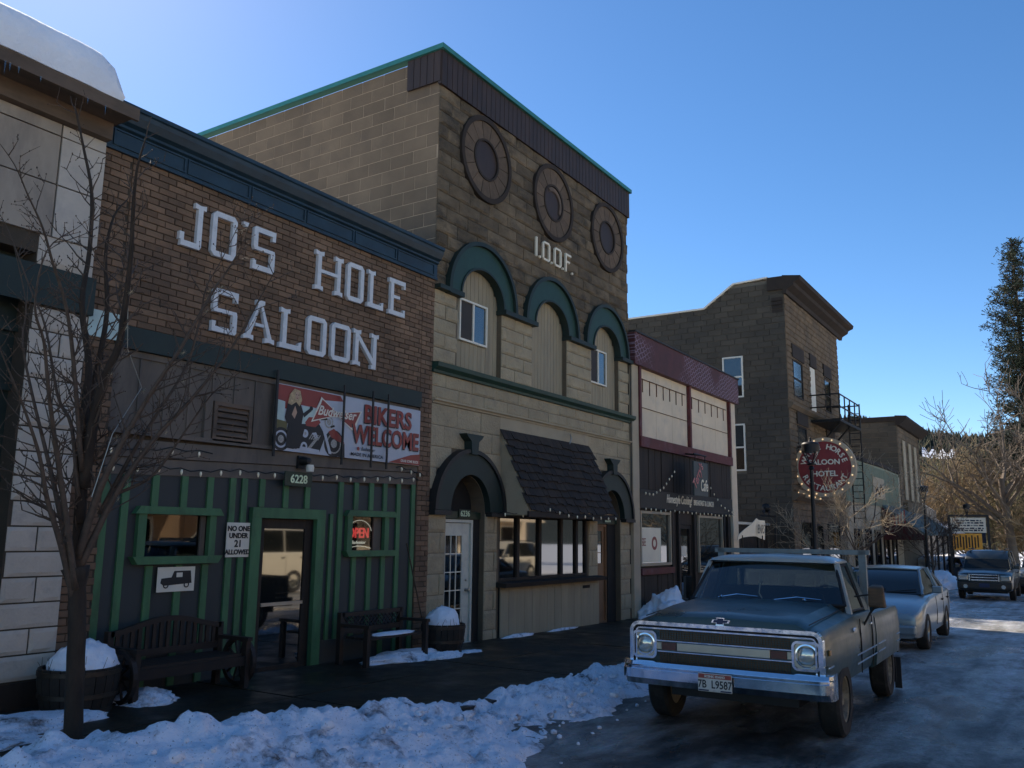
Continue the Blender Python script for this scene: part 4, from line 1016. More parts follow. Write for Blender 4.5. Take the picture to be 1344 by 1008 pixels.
# lower door arches
for c, num in ((11.96, '6236'), (17.34, '6238')):
    a = MB(); arch_ring(a, c, 2.33, .57, .96, .61, .97, D-.10, D+.12, 32); ar = a.build('arch_moulding', 'dark_green', C, smooth=40)
    a = MB(); arch_ring(a, c, 2.33, .962, 1.03, .972, 1.04, D-.14, D+.02, 32); a.build('hood_mould', 'trim_black', ar, smooth=40)
    a = MB(); a.box(c-1.03, c-.58, D-.13, D+.1, 2.25, 2.325); a.box(c+.58, c+1.03 if c < 15 else c+1.08, D-.13, D+.1, 2.25, 2.325); a.build('impost', 'trim_black', C)
    k = MB(); k.prism([(c-.09, 3.28), (c+.09, 3.28), (c+.11, 3.50), (c+.20, 3.56), (c+.26, 3.62), (c-.26, 3.62), (c-.20, 3.56), (c-.11, 3.50)], 'y', D-.16, D+.0); k.build('keystone', 'dark_green', C)
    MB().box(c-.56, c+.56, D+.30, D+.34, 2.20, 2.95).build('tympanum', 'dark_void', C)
    MB().box(c-.56, c+.56, D+.10, D+.30, 2.20, 2.32).build('transom_board', 'plate_green', C)
    t = sign_panel('number_plate', 'dark house number plate reading %s over the %s door of the stone building' % (num, 'left white' if c < 15 else 'right brown'), c-.10, c+.24, 2.22, 2.36, D+.09, 'plate_green')
    text(num, .135, 'lettering', 'num_white', t, (c+.07, D+.075, 2.245), align='CENTER', depth=.006, bold=.002)
# white glazed door
dd = MB(); frame(dd, 11.42, 12.34, .12, 2.19, .05, D+.13, D+.26); dw = dd.build('door', 'door_white', C, label='white front door with a grid of panes')
lf = MB(); lf.box(11.47, 11.62, D+.17, D+.21, .14, 2.13); lf.box(12.08, 12.29, D+.17, D+.21, .14, 2.13); lf.box(11.62, 12.08, D+.17, D+.21, 1.92, 2.13); lf.box(11.62, 12.08, D+.17, D+.21, .14, .42)
lf.build('leaf', 'door_white', dw)
MB().box(11.62, 12.08, D+.185, D+.192, .42, 1.92).build('pane', 'dark_glass', dw)
g = MB()
for k in (1, 2): g.box(11.62+.153*k-.008, 11.62+.153*k+.008, D+.172, D+.184, .42, 1.92)
for k in range(1, 5): g.box(11.62, 12.08, D+.170, D+.1715, .42+.3*k-.008, .42+.3*k+.008)
g.build('glazing_bars', 'white_frame', dw)
MB().lathe([(0, 0), (.03, 0), (.03, -.02), (.012, -.03), (.012, -.05), (.035, -.06), (.035, -.09), (0, -.1)], (12.20, D+.168, 1.02), 12, 'y').build('handle', 'steel', dw, smooth=40)
MB().lathe([(0, 0), (.022, 0), (.022, -.02), (0, -.025)], (12.20, D+.168, 1.18), 10, 'y').build('lock', 'steel', dw)
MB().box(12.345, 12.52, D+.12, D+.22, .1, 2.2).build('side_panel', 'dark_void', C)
dd = MB(); frame(dd, 16.80, 17.50, .08, 2.19, .045, D+.16, D+.28); db = dd.build('door', 'door_brown', C, label='brown wooden door with small upper panes')
lf = MB(); lf.box(16.845, 17.455, D+.20, D+.24, .10, 1.25); frame(lf, 16.845, 17.455, 1.25, 2.145, .10, D+.20, D+.24); lf.build('leaf', 'door_brown', db)
MB().box(16.945, 17.355, D+.215, D+.222, 1.35, 2.045).build('pane', 'dark_glass', db)
g = MB(); g.box(17.14, 17.155, D+.205, D+.214, 1.35, 2.045); g.box(16.945, 17.355, D+.203, D+.2045, 1.57, 1.585); g.box(16.945, 17.355, D+.203, D+.2045, 1.80, 1.815); g.build('glazing_bars', 'door_brown', db)
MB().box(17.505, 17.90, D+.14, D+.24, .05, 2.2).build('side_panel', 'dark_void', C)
# shop window with four mullions
f = MB(); frame(f, 12.98, 16.33, 1.13, 2.31, .05, D+.03, D+.12)
for x in (13.65, 14.44, 15.27, 15.90): f.box(x-.045, x+.045, D+.03, D+.12, 1.18, 2.26)
sw = f.build('window', 'dark_wood', C, label='wide shop window split by dark mullions')
xs = [13.03, 13.605, 13.695, 14.395, 14.485, 15.225, 15.315, 15.855, 15.945, 16.28]
for k in range(0, 10, 2): MB().box(xs[k], xs[k+1], D+.07, D+.076, 1.18, 2.26).build('pane', 'dark_glass', sw)
MB().prism([(D+.02, 1.03), (D-.20, 1.03), (D-.22, 1.10), (D+.02, 1.12)], 'x', 12.88, 16.77).build('sill', 'dark_wood', C)
da = MB().box(12.98, 16.76, D-.01, D+.02, 0.0, 1.03).build('dado', 'dark_void', C)
for k in range(14):
    xa = 12.99 + k*.2695
    MB().box(xa, xa+.262, D-.035+R.uniform(0,.006), D-.01, 0.0, 1.025).build('board', 'beige_board', da)
MB().box(16.02, 16.32, D-.045, D-.036, .88, .94).build('mail_slot', 'dark_void', C)
# shingled awning
aw = MB(); aw.add([(12.98, D+.0, 3.76), (16.36, D+.0, 3.76), (16.36, 8.06, 2.33), (12.98, 8.06, 2.33)], [(0,1,2,3)])
awn = MB().prism([(D-.001, 3.80), (8.04, 2.36), (8.04, 2.29), (D-.001, 2.29)], 'x', 12.99, 16.35).build('awning', 'beige_plaster', C, label='steep dark shingled awning over the shop window')
sl = Vector((0, 8.04-D, 2.36-3.80)); L_ = sl.length; sl.normalize(); nrm = Vector((0, sl.z, -sl.y)) if False else Vector((0, -abs(sl.z), abs(sl.y)*1.0))
nrm = Vector((0, sl.z, -sl.y)); nrm = nrm if nrm.y < 0 else -nrm
rows = 10
for i in range(rows):
    for k in range(21):
        w_ = 3.44/21; xa = 12.93 + k*w_ + (.5*w_ if i % 2 else 0)
        if xa > 16.33: continue
        xb = min(xa + w_*.97, 16.42)
        base = Vector((0, D-.0, 3.82)); s0 = L_*i/rows - .01; s1 = L_*(i+1)/rows + .035 + R.uniform(-.02, .025)
        a = base + sl*s0 + nrm*.008; b = base + sl*s1 + nrm*(.034+R.uniform(-.006, .008)); th = nrm*.014
        vs = []
        for q in (a, b, b+th, a+th*.3): vs += [(xa, q.y, q.z), (xb, q.y, q.z)]
        MB().add(vs, [(0,1,3,2),(2,3,5,4),(4,5,7,6),(6,7,1,0),(0,2,4,6),(1,7,5,3)]).build('shingle', 'shingle', awn)
MB().box(12.94, 16.40, 8.0, 8.04, 2.26, 2.36).build('edge_board', 'dark_wood', awn)
light_string('row of clear bulbs hanging from the lower edge of the shingled awning', [(12.7, D-.1, 2.30), (13.2, 8.1, 2.30), (13.5, 8.0, 2.42), (14.4, 7.98, 2.30), (16.45, 7.98, 2.33)], 12)
# satellite clutter: black cable at right end of upper wall
MB().tube([(CX1-.03, D-.05, 6.1), (CX1-.03, D-.05, 2.4)], .012, 5).build('cable', 'trim_black', C)

# ---------------------------------------------------------------- cafe
K = thing('cafe_building', 'low cafe with maroon parapet, cream panels and dark boarded front', 'building', (22.2, D, 0.0))
kops = [op(18.90, 20.74, 1.25, 2.54), op(21.33, 22.24, -.3, 2.25), op(22.66, 24.58, 1.0, 2.52)]
mb = MB(); wall_open(mb, 18.45, 25.9, -.3, 6.1, D+.02, D+.3, kops); mb.box(18.45, 25.9, D+1.5, 20, -.3, 6.0); mb.box(18.45, 25.9, D+.3, D+1.5, 5.8, 6.0); mb.box(25.6, 25.9, D+.3, D+1.5, -.3, 5.8)
mb.box(18.45, 25.6, D+.3, D+1.5, 3.0, 3.1)
mb.build('wall', 'dark_wood', K)
MB().box(18.44, 26.0, D-.16, D+.2, 5.99, 6.76).build('parapet', 'maroon_worn', K)
MB().box(18.42, 26.03, D-.19, D+.22, 6.76, 6.80).build('coping', 'trim_black', K)
for a, b in ((18.93, 22.05), (22.17, 25.30)):
    for k in range(3):
        c0 = a + (b-a)*k/3; MB().box(c0+.004, c0+(b-a)/3-.004, D-.01, D+.02, 4.30, 5.985).build('facing_panel', 'cream', K)
for x in (18.87, 22.11, 25.36): MB().box(x-.055, x+.055, D-.10, D+.02, 4.30, 5.985).build('post', 'maroon', K)
MB().box(18.46, 18.81, D-.06, D+.02, -.2, 5.985).build('pilaster', 'cream_dirty', K); MB().box(25.42, 25.9, D-.06, D+.02, -.2, 5.985).build('pilaster', 'cream', K)
MB().box(18.82, 25.41, D-.12, D+.02, 4.05, 4.30).build('beam', 'maroon', K)
for a, b, n in ((19.15, 21.7, 7), (22.4, 24.95, 6)):
    MB().tube([(a-.2, D-.03, 5.72), (b+.2, D-.03, 5.72)], .012, 4).build('hanger_rail', 'rust', K)
    for k in range(n):
        x = a + (b-a)*k/(n-1); MB().box(x-.010, x+.010, D-.03, D-.012, 5.40-.03*(k % 2), 5.74).build('hanger', 'rust', K)
    MB().tube([(a-.1, D-.025, 5.02), (b+.3, D-.025, 5.02)], .009, 4).build('hanger_rail', 'rust', K)
for k in range(34):
    xa = 18.84 + k*.193
    MB().box(xa, xa+.185, D-.02-R.uniform(0,.02), D+.02, 3.06, 4.045).build('board', 'dark_wood', K)
MB().box(18.84, 25.38, D-.06, D+.02, 2.60, 3.05).build('name_board', 'trim_black', K)
kt = thing('name_lettering', 'white lettering Homestyle Cooking BREAKFAST & LUNCH on the black board above the cafe door', 'lettering', (20.4, D-.07, 2.7))
text('Homestyle Cooking!', .30, 'lettering', 'sign_white', kt, (20.40, D-.066, 2.78), shear=.3, depth=.008, sx=.68, bold=.003)
text('BREAKFAST & LUNCH', .20, 'lettering', 'sign_white', kt, (22.25, D-.066, 2.78), depth=.008, sx=.78, bold=.003)
for k in range(10):
    xa = 18.84 + k*.2; MB().box(xa, xa+.19, D-.03-R.uniform(0,.02), D+.02, -.1, 1.03).build('board', 'dark_wood', K)
for (a, b, z0, z1) in ((18.90, 20.74, 1.25, 2.54), (22.66, 24.58, 1.0, 2.52)):
    f = MB(); frame(f, a, b, z0, z1, .06, D-.04, D+.06); w = f.build('window', 'cream_dirty', K); MB().box(a+.06, b-.06, D+.02, D+.027, z0+.06, z1-.06).build('pane', 'dark_glass', w)
MB().box(18.85, 20.8, D-.09, D+.02, 1.05, 1.20).build('sill', 'maroon', K)
po = MB().box(19.0, 20.15, D-.002, D+.012, 1.33, 2.15).build('poster', 'sign_white', K)
text('SEE', .26, 'print', 'beer_red', po, (19.02, D-.006, 1.72), depth=.004, sx=.6); 
mb = MB(); arch_ring(mb, 19.75, 1.78, .09, .16, .09, .16, D-.008, D-.004, 20, 0, 2*PI); mb.build('print', 'beer_red', po)
d_ = MB(); frame(d_, 21.34, 22.23, -.1, 2.24, .09, D+.03, D+.12); kd = d_.build('door', 'dark_wood', K); MB().box(21.43, 22.14, D+.06, D+.066, 0, 2.15).build('pane', 'dark_glass', kd)
MB().box(21.6, 21.95, D+.05, D+.058, 1.45, 1.7).build('notice', 'paper', kd)
for x in (20.78, 21.2, 22.3, 24.65, 25.0): MB().box(x, x+.12, D-.05, D+.02, -.1, 2.58).build('post', 'dark_wood', K)
cs = thing('cafe_sign', 'slate grey hanging sign reading Terrys Cafe over the cafe door', 'sign', (22.0, D-.3, 3.05))
MB().box(21.10, 22.10, 8.10, 8.15, 2.98, 3.86).build('panel', 'sign_slate', cs, bevel=.01)
text("Terry's", .40, 'lettering', 'pink', cs, (21.17, 8.09, 3.12), right=(.68, 0, .73), up=(-.73, 0, .68), depth=.01, sx=.72, bold=.004)
text('Cafe', .42, 'lettering', 'sign_white', cs, (21.50, 8.085, 3.12), depth=.01, shear=.2, sx=.68, bold=.006)
MB().tube([(21.6, D-.12, 4.1), (21.6, 8.12, 4.05)], .025, 6).build('bracket', 'black_iron', cs)
for x in (21.25, 21.95): MB().tube([(x, 8.12, 4.05), (x, 8.12, 3.86)], .012, 5).build('hanger', 'black_iron', cs)
MB().tube([(21.15, 8.12, 4.05), (22.05, 8.12, 4.05)], .02, 6).build('bracket', 'black_iron', cs)
light_string('zigzag string of small bulbs across the dark cafe boards left of the sign', [(18.9, D-.12, 2.95), (19.4, D-.12, 2.95), (20.1, D-.12, 3.15), (20.9, D-.12, 3.65)], 10, r=.02)
light_string('zigzag string of small bulbs across the dark cafe boards right of the sign', [(22.4, D-.12, 3.75), (23.2, D-.12, 3.4), (24.2, D-.12, 2.85), (25.3, D-.12, 2.65)], 10, r=.02)
light_string('straight row of small bulbs under the black name board of the cafe', [(18.9, D-.1, 2.58), (25.4, D-.1, 2.58)], 22, r=.018)

# ---------------------------------------------------------------- gap between cafe and hotel
fn = thing('yard_fence', 'dark board fence closing the gap between cafe and hotel', 'fence', (29, 9.6, -.2))
for k in range(24):
    xa = 25.95 + k*.262; MB().box(xa, xa+.25, 9.6, 9.63, -.3, 2.35+R.uniform(-.02,.02)).build('board', 'dark_wood', fn)
MB().box(25.92, 32.28, 9.57, 9.60, 1.0, 1.1).build('rail', 'dark_wood', fn); MB().box(25.92, 32.28, 9.50, 9.66, 2.38, 2.46).build('top_rail', 'white_frame', fn)
ir = thing('iron_gate', 'black iron garden gate with a scrolled crest beside the hotel wall', 'gate', (31.0, 9.2, 0))
for x in (29.8, 31.9): MB().tube([(x, 9.2, -.2), (x, 9.2, 2.75)], .05, 8).build('post', 'black_iron', ir)
MB().tube([(29.8, 9.2, 2.7), (31.9, 9.2, 2.7)], .03, 6).build('top_bar', 'black_iron', ir)
for s in (-1, 1): MB().tube([(30.85+s*(.12+.35*k/10)*1.0, 9.2, 2.8+.16*math.sin(k*.9)*(1-k/14)) for k in range(11)], .022, 5).build('scroll', 'black_iron', ir)
MB().ico((30.85, 9.2, 2.98), .17, 2).build('crest', 'black_iron', ir)
for k in range(9): MB().tube([(30.0+k*.22, 9.2, -.1), (30.0+k*.22, 9.2, 2.7)], .012, 4).build('bar', 'black_iron', ir)
bs = thing('folded_banner', 'sagging white banner with dark letters lying over snow by the cafe', 'banner', (24.2, 7.6, 1.9))
rings = []
for i in range(9):
    u = i/8; x = 22.9 + 2.5*u; zt = 1.98 + .50*min(1, u*1.7)**1.3 - .05*u*(u > .7); zb = 1.86 + .12*math.sin(u*3)
    rings.append([(x, 7.62+.05*math.sin(u*9), zb), (x, 7.60+.05*math.sin(u*9), zt), (x, 7.62+.05*math.sin(u*9), zt), (x, 7.64+.05*math.sin(u*9), zb)])
MB().loft(rings).build('cloth', 'sign_white', bs, smooth=40)
text('ENRS', .36, 'lettering', 'ink', bs, (24.35, 7.52, 2.06), depth=.004, sx=.75, shear=.2)
for x in (23.4, 25.2): MB().tube([(x, 7.66, -.1), (x, 7.66, 2.0)], .025, 6).build('post', 'black_iron', bs)

# ---------------------------------------------------------------- hotel
H_ = thing('hotel_building', 'three storey dark stone hotel with overhanging cornice and fire escape', 'building', (36.6, D, -.2))
HX0, HX1 = 32.3, 40.95
pr = [(D+.02, -.4), (20, -.4), (20, 10.9), (11.8, 10.88), (10.57, 11.72), (D+.02, 11.74)]
MB().prism(pr, 'x', HX0+.02, HX1-.02).build('wall', 'hotel_mortar', H_)
sops_h = [op(10.31, 11.12, 7.24, 8.86), op(10.31, 11.12, 4.42, 6.22)]
def hend(z):
    if z < 10.85: return (D, 17.5)
    return (D, 11.85 - (z-10.9)/.82*1.25)
rs = courses(D, 17.5, .0, 11.60, .56, .228, .02, sops_h, rnd=.12, ends=hend)
fops = [op(33.1, 34.5, 7.25, 8.75), op(35.75, 36.5, 7.0, 8.85), op(38.05, 39.15, 7.3, 8.8), op(33.4, 34.7, 4.6, 6.2), op(38.0, 39.2, 4.6, 6.2), op(33.2, 34.8, .6, 2.6), op(35.6, 36.6, -.2, 2.5), op(37.4, 39.6, .6, 2.6)]
rf_ = courses(HX0, HX1, .0, 11.2, .56, .228, .018, fops, rnd=.12)
lay(H_, 'stone_block', [(rs, 'hotel_stone', 'brick', HX0+.02, 'x', .03), (rf_, 'hotel_front', 'rock', D+.02, 'y', .05)])
for o in sops_h:
    f = MB(); ya, yb2, za, zb = o['x0'], o['x1'], o['z0'], o['z1']; fx0, fx1 = HX0-.04, HX0+.04
    f.box(fx0, fx1, ya, ya+.06, za, zb); f.box(fx0, fx1, yb2-.06, yb2, za, zb); f.box(fx0, fx1, ya+.06, yb2-.06, za, za+.06); f.box(fx0, fx1, ya+.06, yb2-.06, zb-.06, zb); f.box(fx0-.005, fx1, ya+.06, yb2-.06, (za+zb)/2-.03, (za+zb)/2+.03)
    w = f.build('window', 'white_frame', H_); MB().box(HX0-.01, HX0+.0, ya+.06, yb2-.06, za+.06, (za+zb)/2-.03).build('pane', 'dark_glass', w); MB().box(HX0-.012, HX0-.002, ya+.06, yb2-.06, (za+zb)/2+.03, zb-.06).build('pane', 'glass_sky', w)
    MB().box(HX0-.03, HX0+.02, ya-.15, yb2+.15, zb+.02, zb+.26).build('lintel', 'hotel_stone', H_)
for k, o in enumerate(fops):
    if k == 1: 
        MB().box(o['x0'], o['x1'], D-.0, D+.05, o['z0'], o['z1']).build('door', 'white_frame', H_, label='white door on to the fire escape'); 
    else:
        f = MB(); frame(f, o['x0'], o['x1'], o['z0'], o['z1'], .07, D-.02, D+.05); f.box(o['x0']+.07, o['x1']-.07, D-.015, D+.05, (o['z0']+o['z1'])/2-.03, (o['z0']+o['z1'])/2+.03)
        w = f.build('window', 'dark_cornice', H_); MB().box(o['x0']+.07, o['x1']-.07, D+.01, D+.017, o['z0']+.07, o['z1']-.07).build('pane', 'glass_sky' if k in (0, 3) else 'dark_glass', w)
    if k < 5: MB().box(o['x0']-.15, o['x1']+.15, D-.06, D+.02, o['z1']+.03, o['z1']+.55).build('lintel', 'dark_cornice', H_)
MB().prism([(D+.02, 6.72), (D-.08, 6.72), (D-.18, 6.85), (D-.18, 6.92), (D+.02, 6.96)], 'x', HX0-.05, HX1+.05).build('string_course', 'hotel_front', H_)
MB().prism([(D+.02, 3.3), (D-.1, 3.3), (D-.25, 3.45), (D-.25, 3.55), (D+.02, 3.6)], 'x', HX0-.05, HX1+.05).build('string_course', 'hotel_front', H_)
hc = MB(); hc.prism([(D+.02, 11.1), (D-.10, 11.1), (D-.14, 11.25), (D-.38, 11.38), (D-.42, 11.50), (D-.62, 11.58), (D-.66, 11.72), (D+.02, 11.82)], 'x', HX0-.10, HX1+.66)
hc.prism([(D+.02, 11.28), (D+.6, 11.28), (D+.6, 11.80), (D+.02, 11.79)], 'x', HX0-.10, HX0+.02)
hc.build('cornice', 'dark_cornice', H_)
MB().prism([(10.57, 11.74), (11.8, 10.90), (20, 10.92), (20, 10.98), (11.82, 10.965), (10.60, 11.80), (D+.6, 11.86), (D+.6, 11.80)], 'x', HX0-.06, HX0+.5).build('coping', 'white_frame', H_)
for k in range(4): MB().box(HX0-.02-.02*k, HX0+.03, 8.7, 9.1, 10.4+.15*k, 10.53+.15*k).build('corbel', 'dark_cornice', H_)
rsn = MB().box(HX0+.3, HX1, 10.9, 20, 10.85, 11.02).build('hotel_roof_snow', 'snow', None, kind='stuff'); rsn['label'] = 'thin snow on the hotel roof'
fe = thing('fire_escape', 'black iron balcony and ladder on the hotel front', 'fire escape', (37, 8.6, 6.55))
pf = MB().box(35.3, 39.2, 7.45, 8.58, 6.5, 6.60).build('platform', 'black_iron', fe)
for z in (.5, 1.0):
    MB().tube([(35.35, 8.6, 6.6+z), (35.35, 7.48, 6.6+z), (39.15, 7.48, 6.6+z), (39.15, 8.6, 6.6+z)], .03, 6).build('rail', 'black_iron', fe)
for x in (35.35, 36.3, 37.25, 38.2, 39.15): MB().tube([(x, 7.48, 6.6), (x, 7.48, 7.62)], .028, 6).build('baluster', 'black_iron', fe)
for x in (35.8, 37.6): MB().tube([(x, 7.6, 6.5), (x, 8.6, 5.4)], .04, 6).build('brace', 'black_iron', fe)
for y in (7.5, 7.95): MB().tube([(39.3, y, 7.7), (39.3, y, 2.6)], .03, 6).build('ladder_rail', 'black_iron', fe)
for k in range(17): MB().tube([(39.3, 7.5, 2.8+.28*k), (39.3, 7.95, 2.8+.28*k)], .018, 4).build('rung', 'black_iron', fe)

# round hotel sign facing the camera
sx_, sy_, sz_ = 33.2, 7.64, 4.53; sr_ = 1.10
rs_ = thing('round_sign', 'round red and white bulb sign reading WHITE HORSE SALOON HOTEL RESTAURANT', 'sign', (sx_, sy_, sz_-sr_))
MB().lathe([(0, -.12), (sr_*.865, -.12), (sr_*.865, .12), (0, .12)], (sx_, sy_, sz_), 48, 'x').build('disc', 'sign_red', rs_)
MB().lathe([(sr_*.865, -.16), (sr_, -.16), (sr_, .16), (sr_*.865, .16), (sr_*.865, -.16)], (sx_, sy_, sz_), 48, 'x').build('rim', 'cream_dirty', rs_, smooth=40)
for k in range(20):
    t = 2*PI*k/20
    MB().ico((sx_-.20, sy_+.932*sr_*math.cos(t), sz_+.932*sr_*math.sin(t)), .034, 1).build('bulb', 'bulb_lit', rs_, smooth=True)
def rtext(s, r, a_mid, step, size, flip=False):
    n = len(s)
    for i, ch in enumerate(s):
        if ch == ' ': continue
        t = a_mid + (i-(n-1)/2)*step*(1 if flip else -1)
        # facing -X: right is -Y, up is Z
        ry = -math.cos(t); rz = math.sin(t)         # direction from centre
        up_ = Vector((0, ry, rz)) * (-1 if flip else 1)
        rt_ = Vector((0, -up_.z, up_.y))
        p = Vector((sx_-.135, sy_, sz_)) + Vector((0, ry, rz))*(r + (size*.72 if flip else 0))
        text(ch, size, 'lettering', 'sign_white', rs_, p, right=rt_, up=up_, depth=.02, align='CENTER', bold=.006)
rtext('WHITE HORSE', .67, PI/2, .248, .27)
rtext('RESTAURANT', .67, -PI/2, .242, .27, True)
text('SALOON', .265, 'lettering', 'sign_white', rs_, (sx_-.135, sy_, sz_+.10), right=(0,-1,0), up=(0,0,1), depth=.02, align='CENTER', bold=.007, sx=1.05)
text('HOTEL', .275, 'lettering', 'sign_white', rs_, (sx_-.135, sy_, sz_-.33), right=(0,-1,0), up=(0,0,1), depth=.02, align='CENTER', bold=.007, sx=1.05)
ar_ = MB(); ar_.prism([(sy_+1.35, sz_-.9), (sy_+1.0, sz_-.55), (sy_+1.0, sz_-.78), (sy_+.2, sz_-1.05), (sy_+.3, sz_-1.2), (sy_+1.0, sz_-1.05), (sy_+1.0, sz_-1.28)], 'x', sx_-.08, sx_+.08); ar_.build('arrow', 'cream_dirty', rs_)
for k in range(5): MB().ico((sx_-.12, sy_+1.0-.2*k, sz_-.92-.06*k), .034, 1).build('bulb', 'bulb_lit', rs_, smooth=True)
for z in (.8, -.6): MB().tube([(sx_, sy_+.5, sz_+z), (sx_, D+.1, sz_+z)], .03, 6).build('bracket', 'black_iron', rs_)

# ---------------------------------------------------------------- mint building and beyond
Mi = thing('mint_building', 'single storey building with pale mint ribbed metal upper wall', 'building', (49, D, -.3))
MB().box(41.2, 62, D+.02, 20, -.6, 5.55).build('wall', 'cream_dirty', Mi)
MB().prism([(41.2, 3.62), (55.4, 3.62), (55.4, 5.68), (50.4, 5.72), (41.2, 5.62)], 'y', D-.02, D+.02).build('cladding', 'mint', Mi)
for k in range(47): MB().box(41.25+.3*k, 41.25+.3*k+.10, D-.05, D-.02, 3.62, 5.60).build('rib', 'mint', Mi)
MB().prism([(41.2, 5.62), (50.4, 5.74), (55.5, 5.70), (55.5, 5.86), (50.4, 5.95), (41.2, 5.80)], 'y', D-.12, D+.05).build('coping', 'dark_cornice', Mi)
MB().box(47.2, 50.3, D-.09, D-.052, 4.0, 5.1).build('plaque', 'cream_dirty', Mi)
MB().prism([(47.6, 4.2), (48.2, 4.6), (48.8, 4.3), (49.2, 4.8), (49.9, 4.5), (49.9, 4.3), (49.2, 4.55), (48.8, 4.1), (48.2, 4.4), (47.7, 4.1)], 'y', D-.11, D-.092).build('emblem', 'dark_cornice', Mi)
for k in range(5):
    a = 42.5 + k*2.4; f = MB(); frame(f, a, a+1.4, .4, 2.4, .1, D-.06, D+.03); w = f.build('window', 'dark_wood', Mi); MB().box(a+.1, a+1.3, D-.01, D+.01, .5, 2.3).build('pane', 'dark_glass', w)
aw2 = thing('street_awning', 'long blue grey awning with dark red end over the pavement', 'awning', (56, 8, 2))
for k in range(12):
    a = 49.5 + k*1.1; MB().prism([(D-.03, 3.75), (6.6, 2.25), (6.6, 2.15), (D-.03, 3.62)], 'x', a, a+1.08).build('panel', 'awning_blue', aw2)
MB().prism([(D-.05, 3.6), (6.65, 2.12), (6.65, 1.9), (D-.05, 1.9)], 'x', 49.42, 49.48).build('end_panel', 'red_dark', aw2)
for k in range(6): MB().tube([(50+k*2.4, 6.7, -.6), (50+k*2.4, 6.7, 2.2)], .06, 6).build('post', 'dark_wood', aw2)
fg = thing('flag', 'small striped flag hanging beside the blue grey awning', 'flag', (46.5, 7.2, 3.1))
MB().tube([(46.8, 8.6, 2.6), (46.6, 7.0, 3.6)], .02, 5).build('pole', 'steel', fg)
for k in range(7): MB().box(46.6, 46.62, 7.05+.075*k, 7.05+.075*k+.07, 2.75-.03*k, 3.35-.05*k).build('stripe', 'flag_red' if k % 2 == 0 else 'sign_white', fg)
Fb = thing('far_building', 'dark stone two storey building past the mint one', 'building', (61, D, -.5))
MB().box(56.0, 64.5, D, 19, -.7, 8.95).build('wall', 'hotel_mortar', Fb)
fr1 = courses(D, 19, 5.2, 8.95, 1.0, .3, .03); fr2 = courses(56, 64.5, 3.5, 8.7, 1.2, .35, .03)
lay(Fb, 'stone_block', [(fr1, 'hotel_stone', 'brick', 56.0, 'x', .03), (fr2, 'hotel_front', 'rock', D, 'y', .05)])
MB().prism([(D+.05, 8.7), (D-.2, 8.7), (D-.6, 9.1), (D-.6, 9.25), (D+.05, 9.3)], 'x', 55.9, 65.1).build('cornice', 'dark_cornice', Fb)
MB().box(55.9, 64.6, D+.05, 19, 8.95, 9.25).build('roof', 'dark_cornice', Fb)
for x in (57.2, 59.4, 61.6): MB().box(x, x+.9, D-.12, D-.06, 4.3, 7.9).build('strip_window', 'cream_dirty', Fb)
MB().box(56.4, 64, D-.3, D-.06, 3.3, 4.1).build('ledge', 'hotel_front', Fb)
sh = thing('white_shed', 'small white gabled shed with blue snow on its roof beyond the far stone building', 'shed', (71, 8.6, -.7))
MB().prism([(8.2, -.9), (11.4, -.9), (11.4, 3.6), (9.8, 5.0), (8.2, 3.9)], 'x', 66.5, 67.5).build('wall', 'white_panel', sh)
MB().box(67.5, 78, 8.2, 11.4, -.9, 3.2).build('side_wall', 'white_panel', sh)
MB().prism([(6.8, 2.2), (9.6, 3.5), (9.6, 3.7), (6.8, 2.45)], 'x', 66.2, 76).build('roof', 'snow', sh)

# lit board sign at the street end
ys = thing('board_sign', 'white and orange board sign in a dark frame at the street end', 'sign', (56.5, 5.4, -.4))
rdir = Vector((.22, -.975, 0)); p0 = Vector((56.2, 6.15, 0))
def ob(a, b, z0, z1, d0, d1):
    n = Vector((rdir.y, -rdir.x, 0))  # towards the camera side
    n = Vector((-.975, -.22, 0))
    q = [p0+rdir*a, p0+rdir*b]; mb = MB(); vs = []
    for d in (d0, d1):
        for p in q:
            for z in (z0, z1): vs.append(tuple(p + n*d + Vector((0, 0, z))))
    return mb.add(vs, [(0,2,3,1),(4,5,7,6),(0,1,5,4),(2,6,7,3),(0,4,6,2),(1,3,7,5)])
for a in (-.1, 1.9): ob(a, a+.12, -.8, 3.35, -.06, .06).build('post', 'trim_black', ys)
ob(-.1, 2.02, 3.25, 3.37, -.07, .07).build('top_bar', 'trim_black', ys)
ob(.05, 1.85, 2.35, 3.2, -.03, .03).build('panel', 'sign_white', ys); ob(.1, 1.6, 1.35, 2.3, -.03, .03).build('panel', 'orange_board', ys)
text('Silverstone', .34, 'lettering', 'navy', ys, p0+Vector((-.975,-.22,0))*.035+Vector((.03,-.14,2.78)), right=rdir, depth=.01, shear=.3, bold=.01) if False else None
rq = random.Random(5)
for z in (3.0, 2.86, 2.72, 2.55, 2.44):
    a = .15 + rq.uniform(0, .2)
    while a < 1.65:
        l_ = rq.uniform(.08, .28); ob(a, min(a+l_, 1.72), z+rq.uniform(-.01,.01), z+rq.uniform(.05, .09), .032, .04).build('printed_word', 'navy', ys); a += l_+.05
for k in range(9): ob(.15+.15*k, .22+.15*k, 1.4+.06*(k % 3), 2.2-.1*(k % 2), .032, .04).build('printed_figure', 'dark_wood', ys)
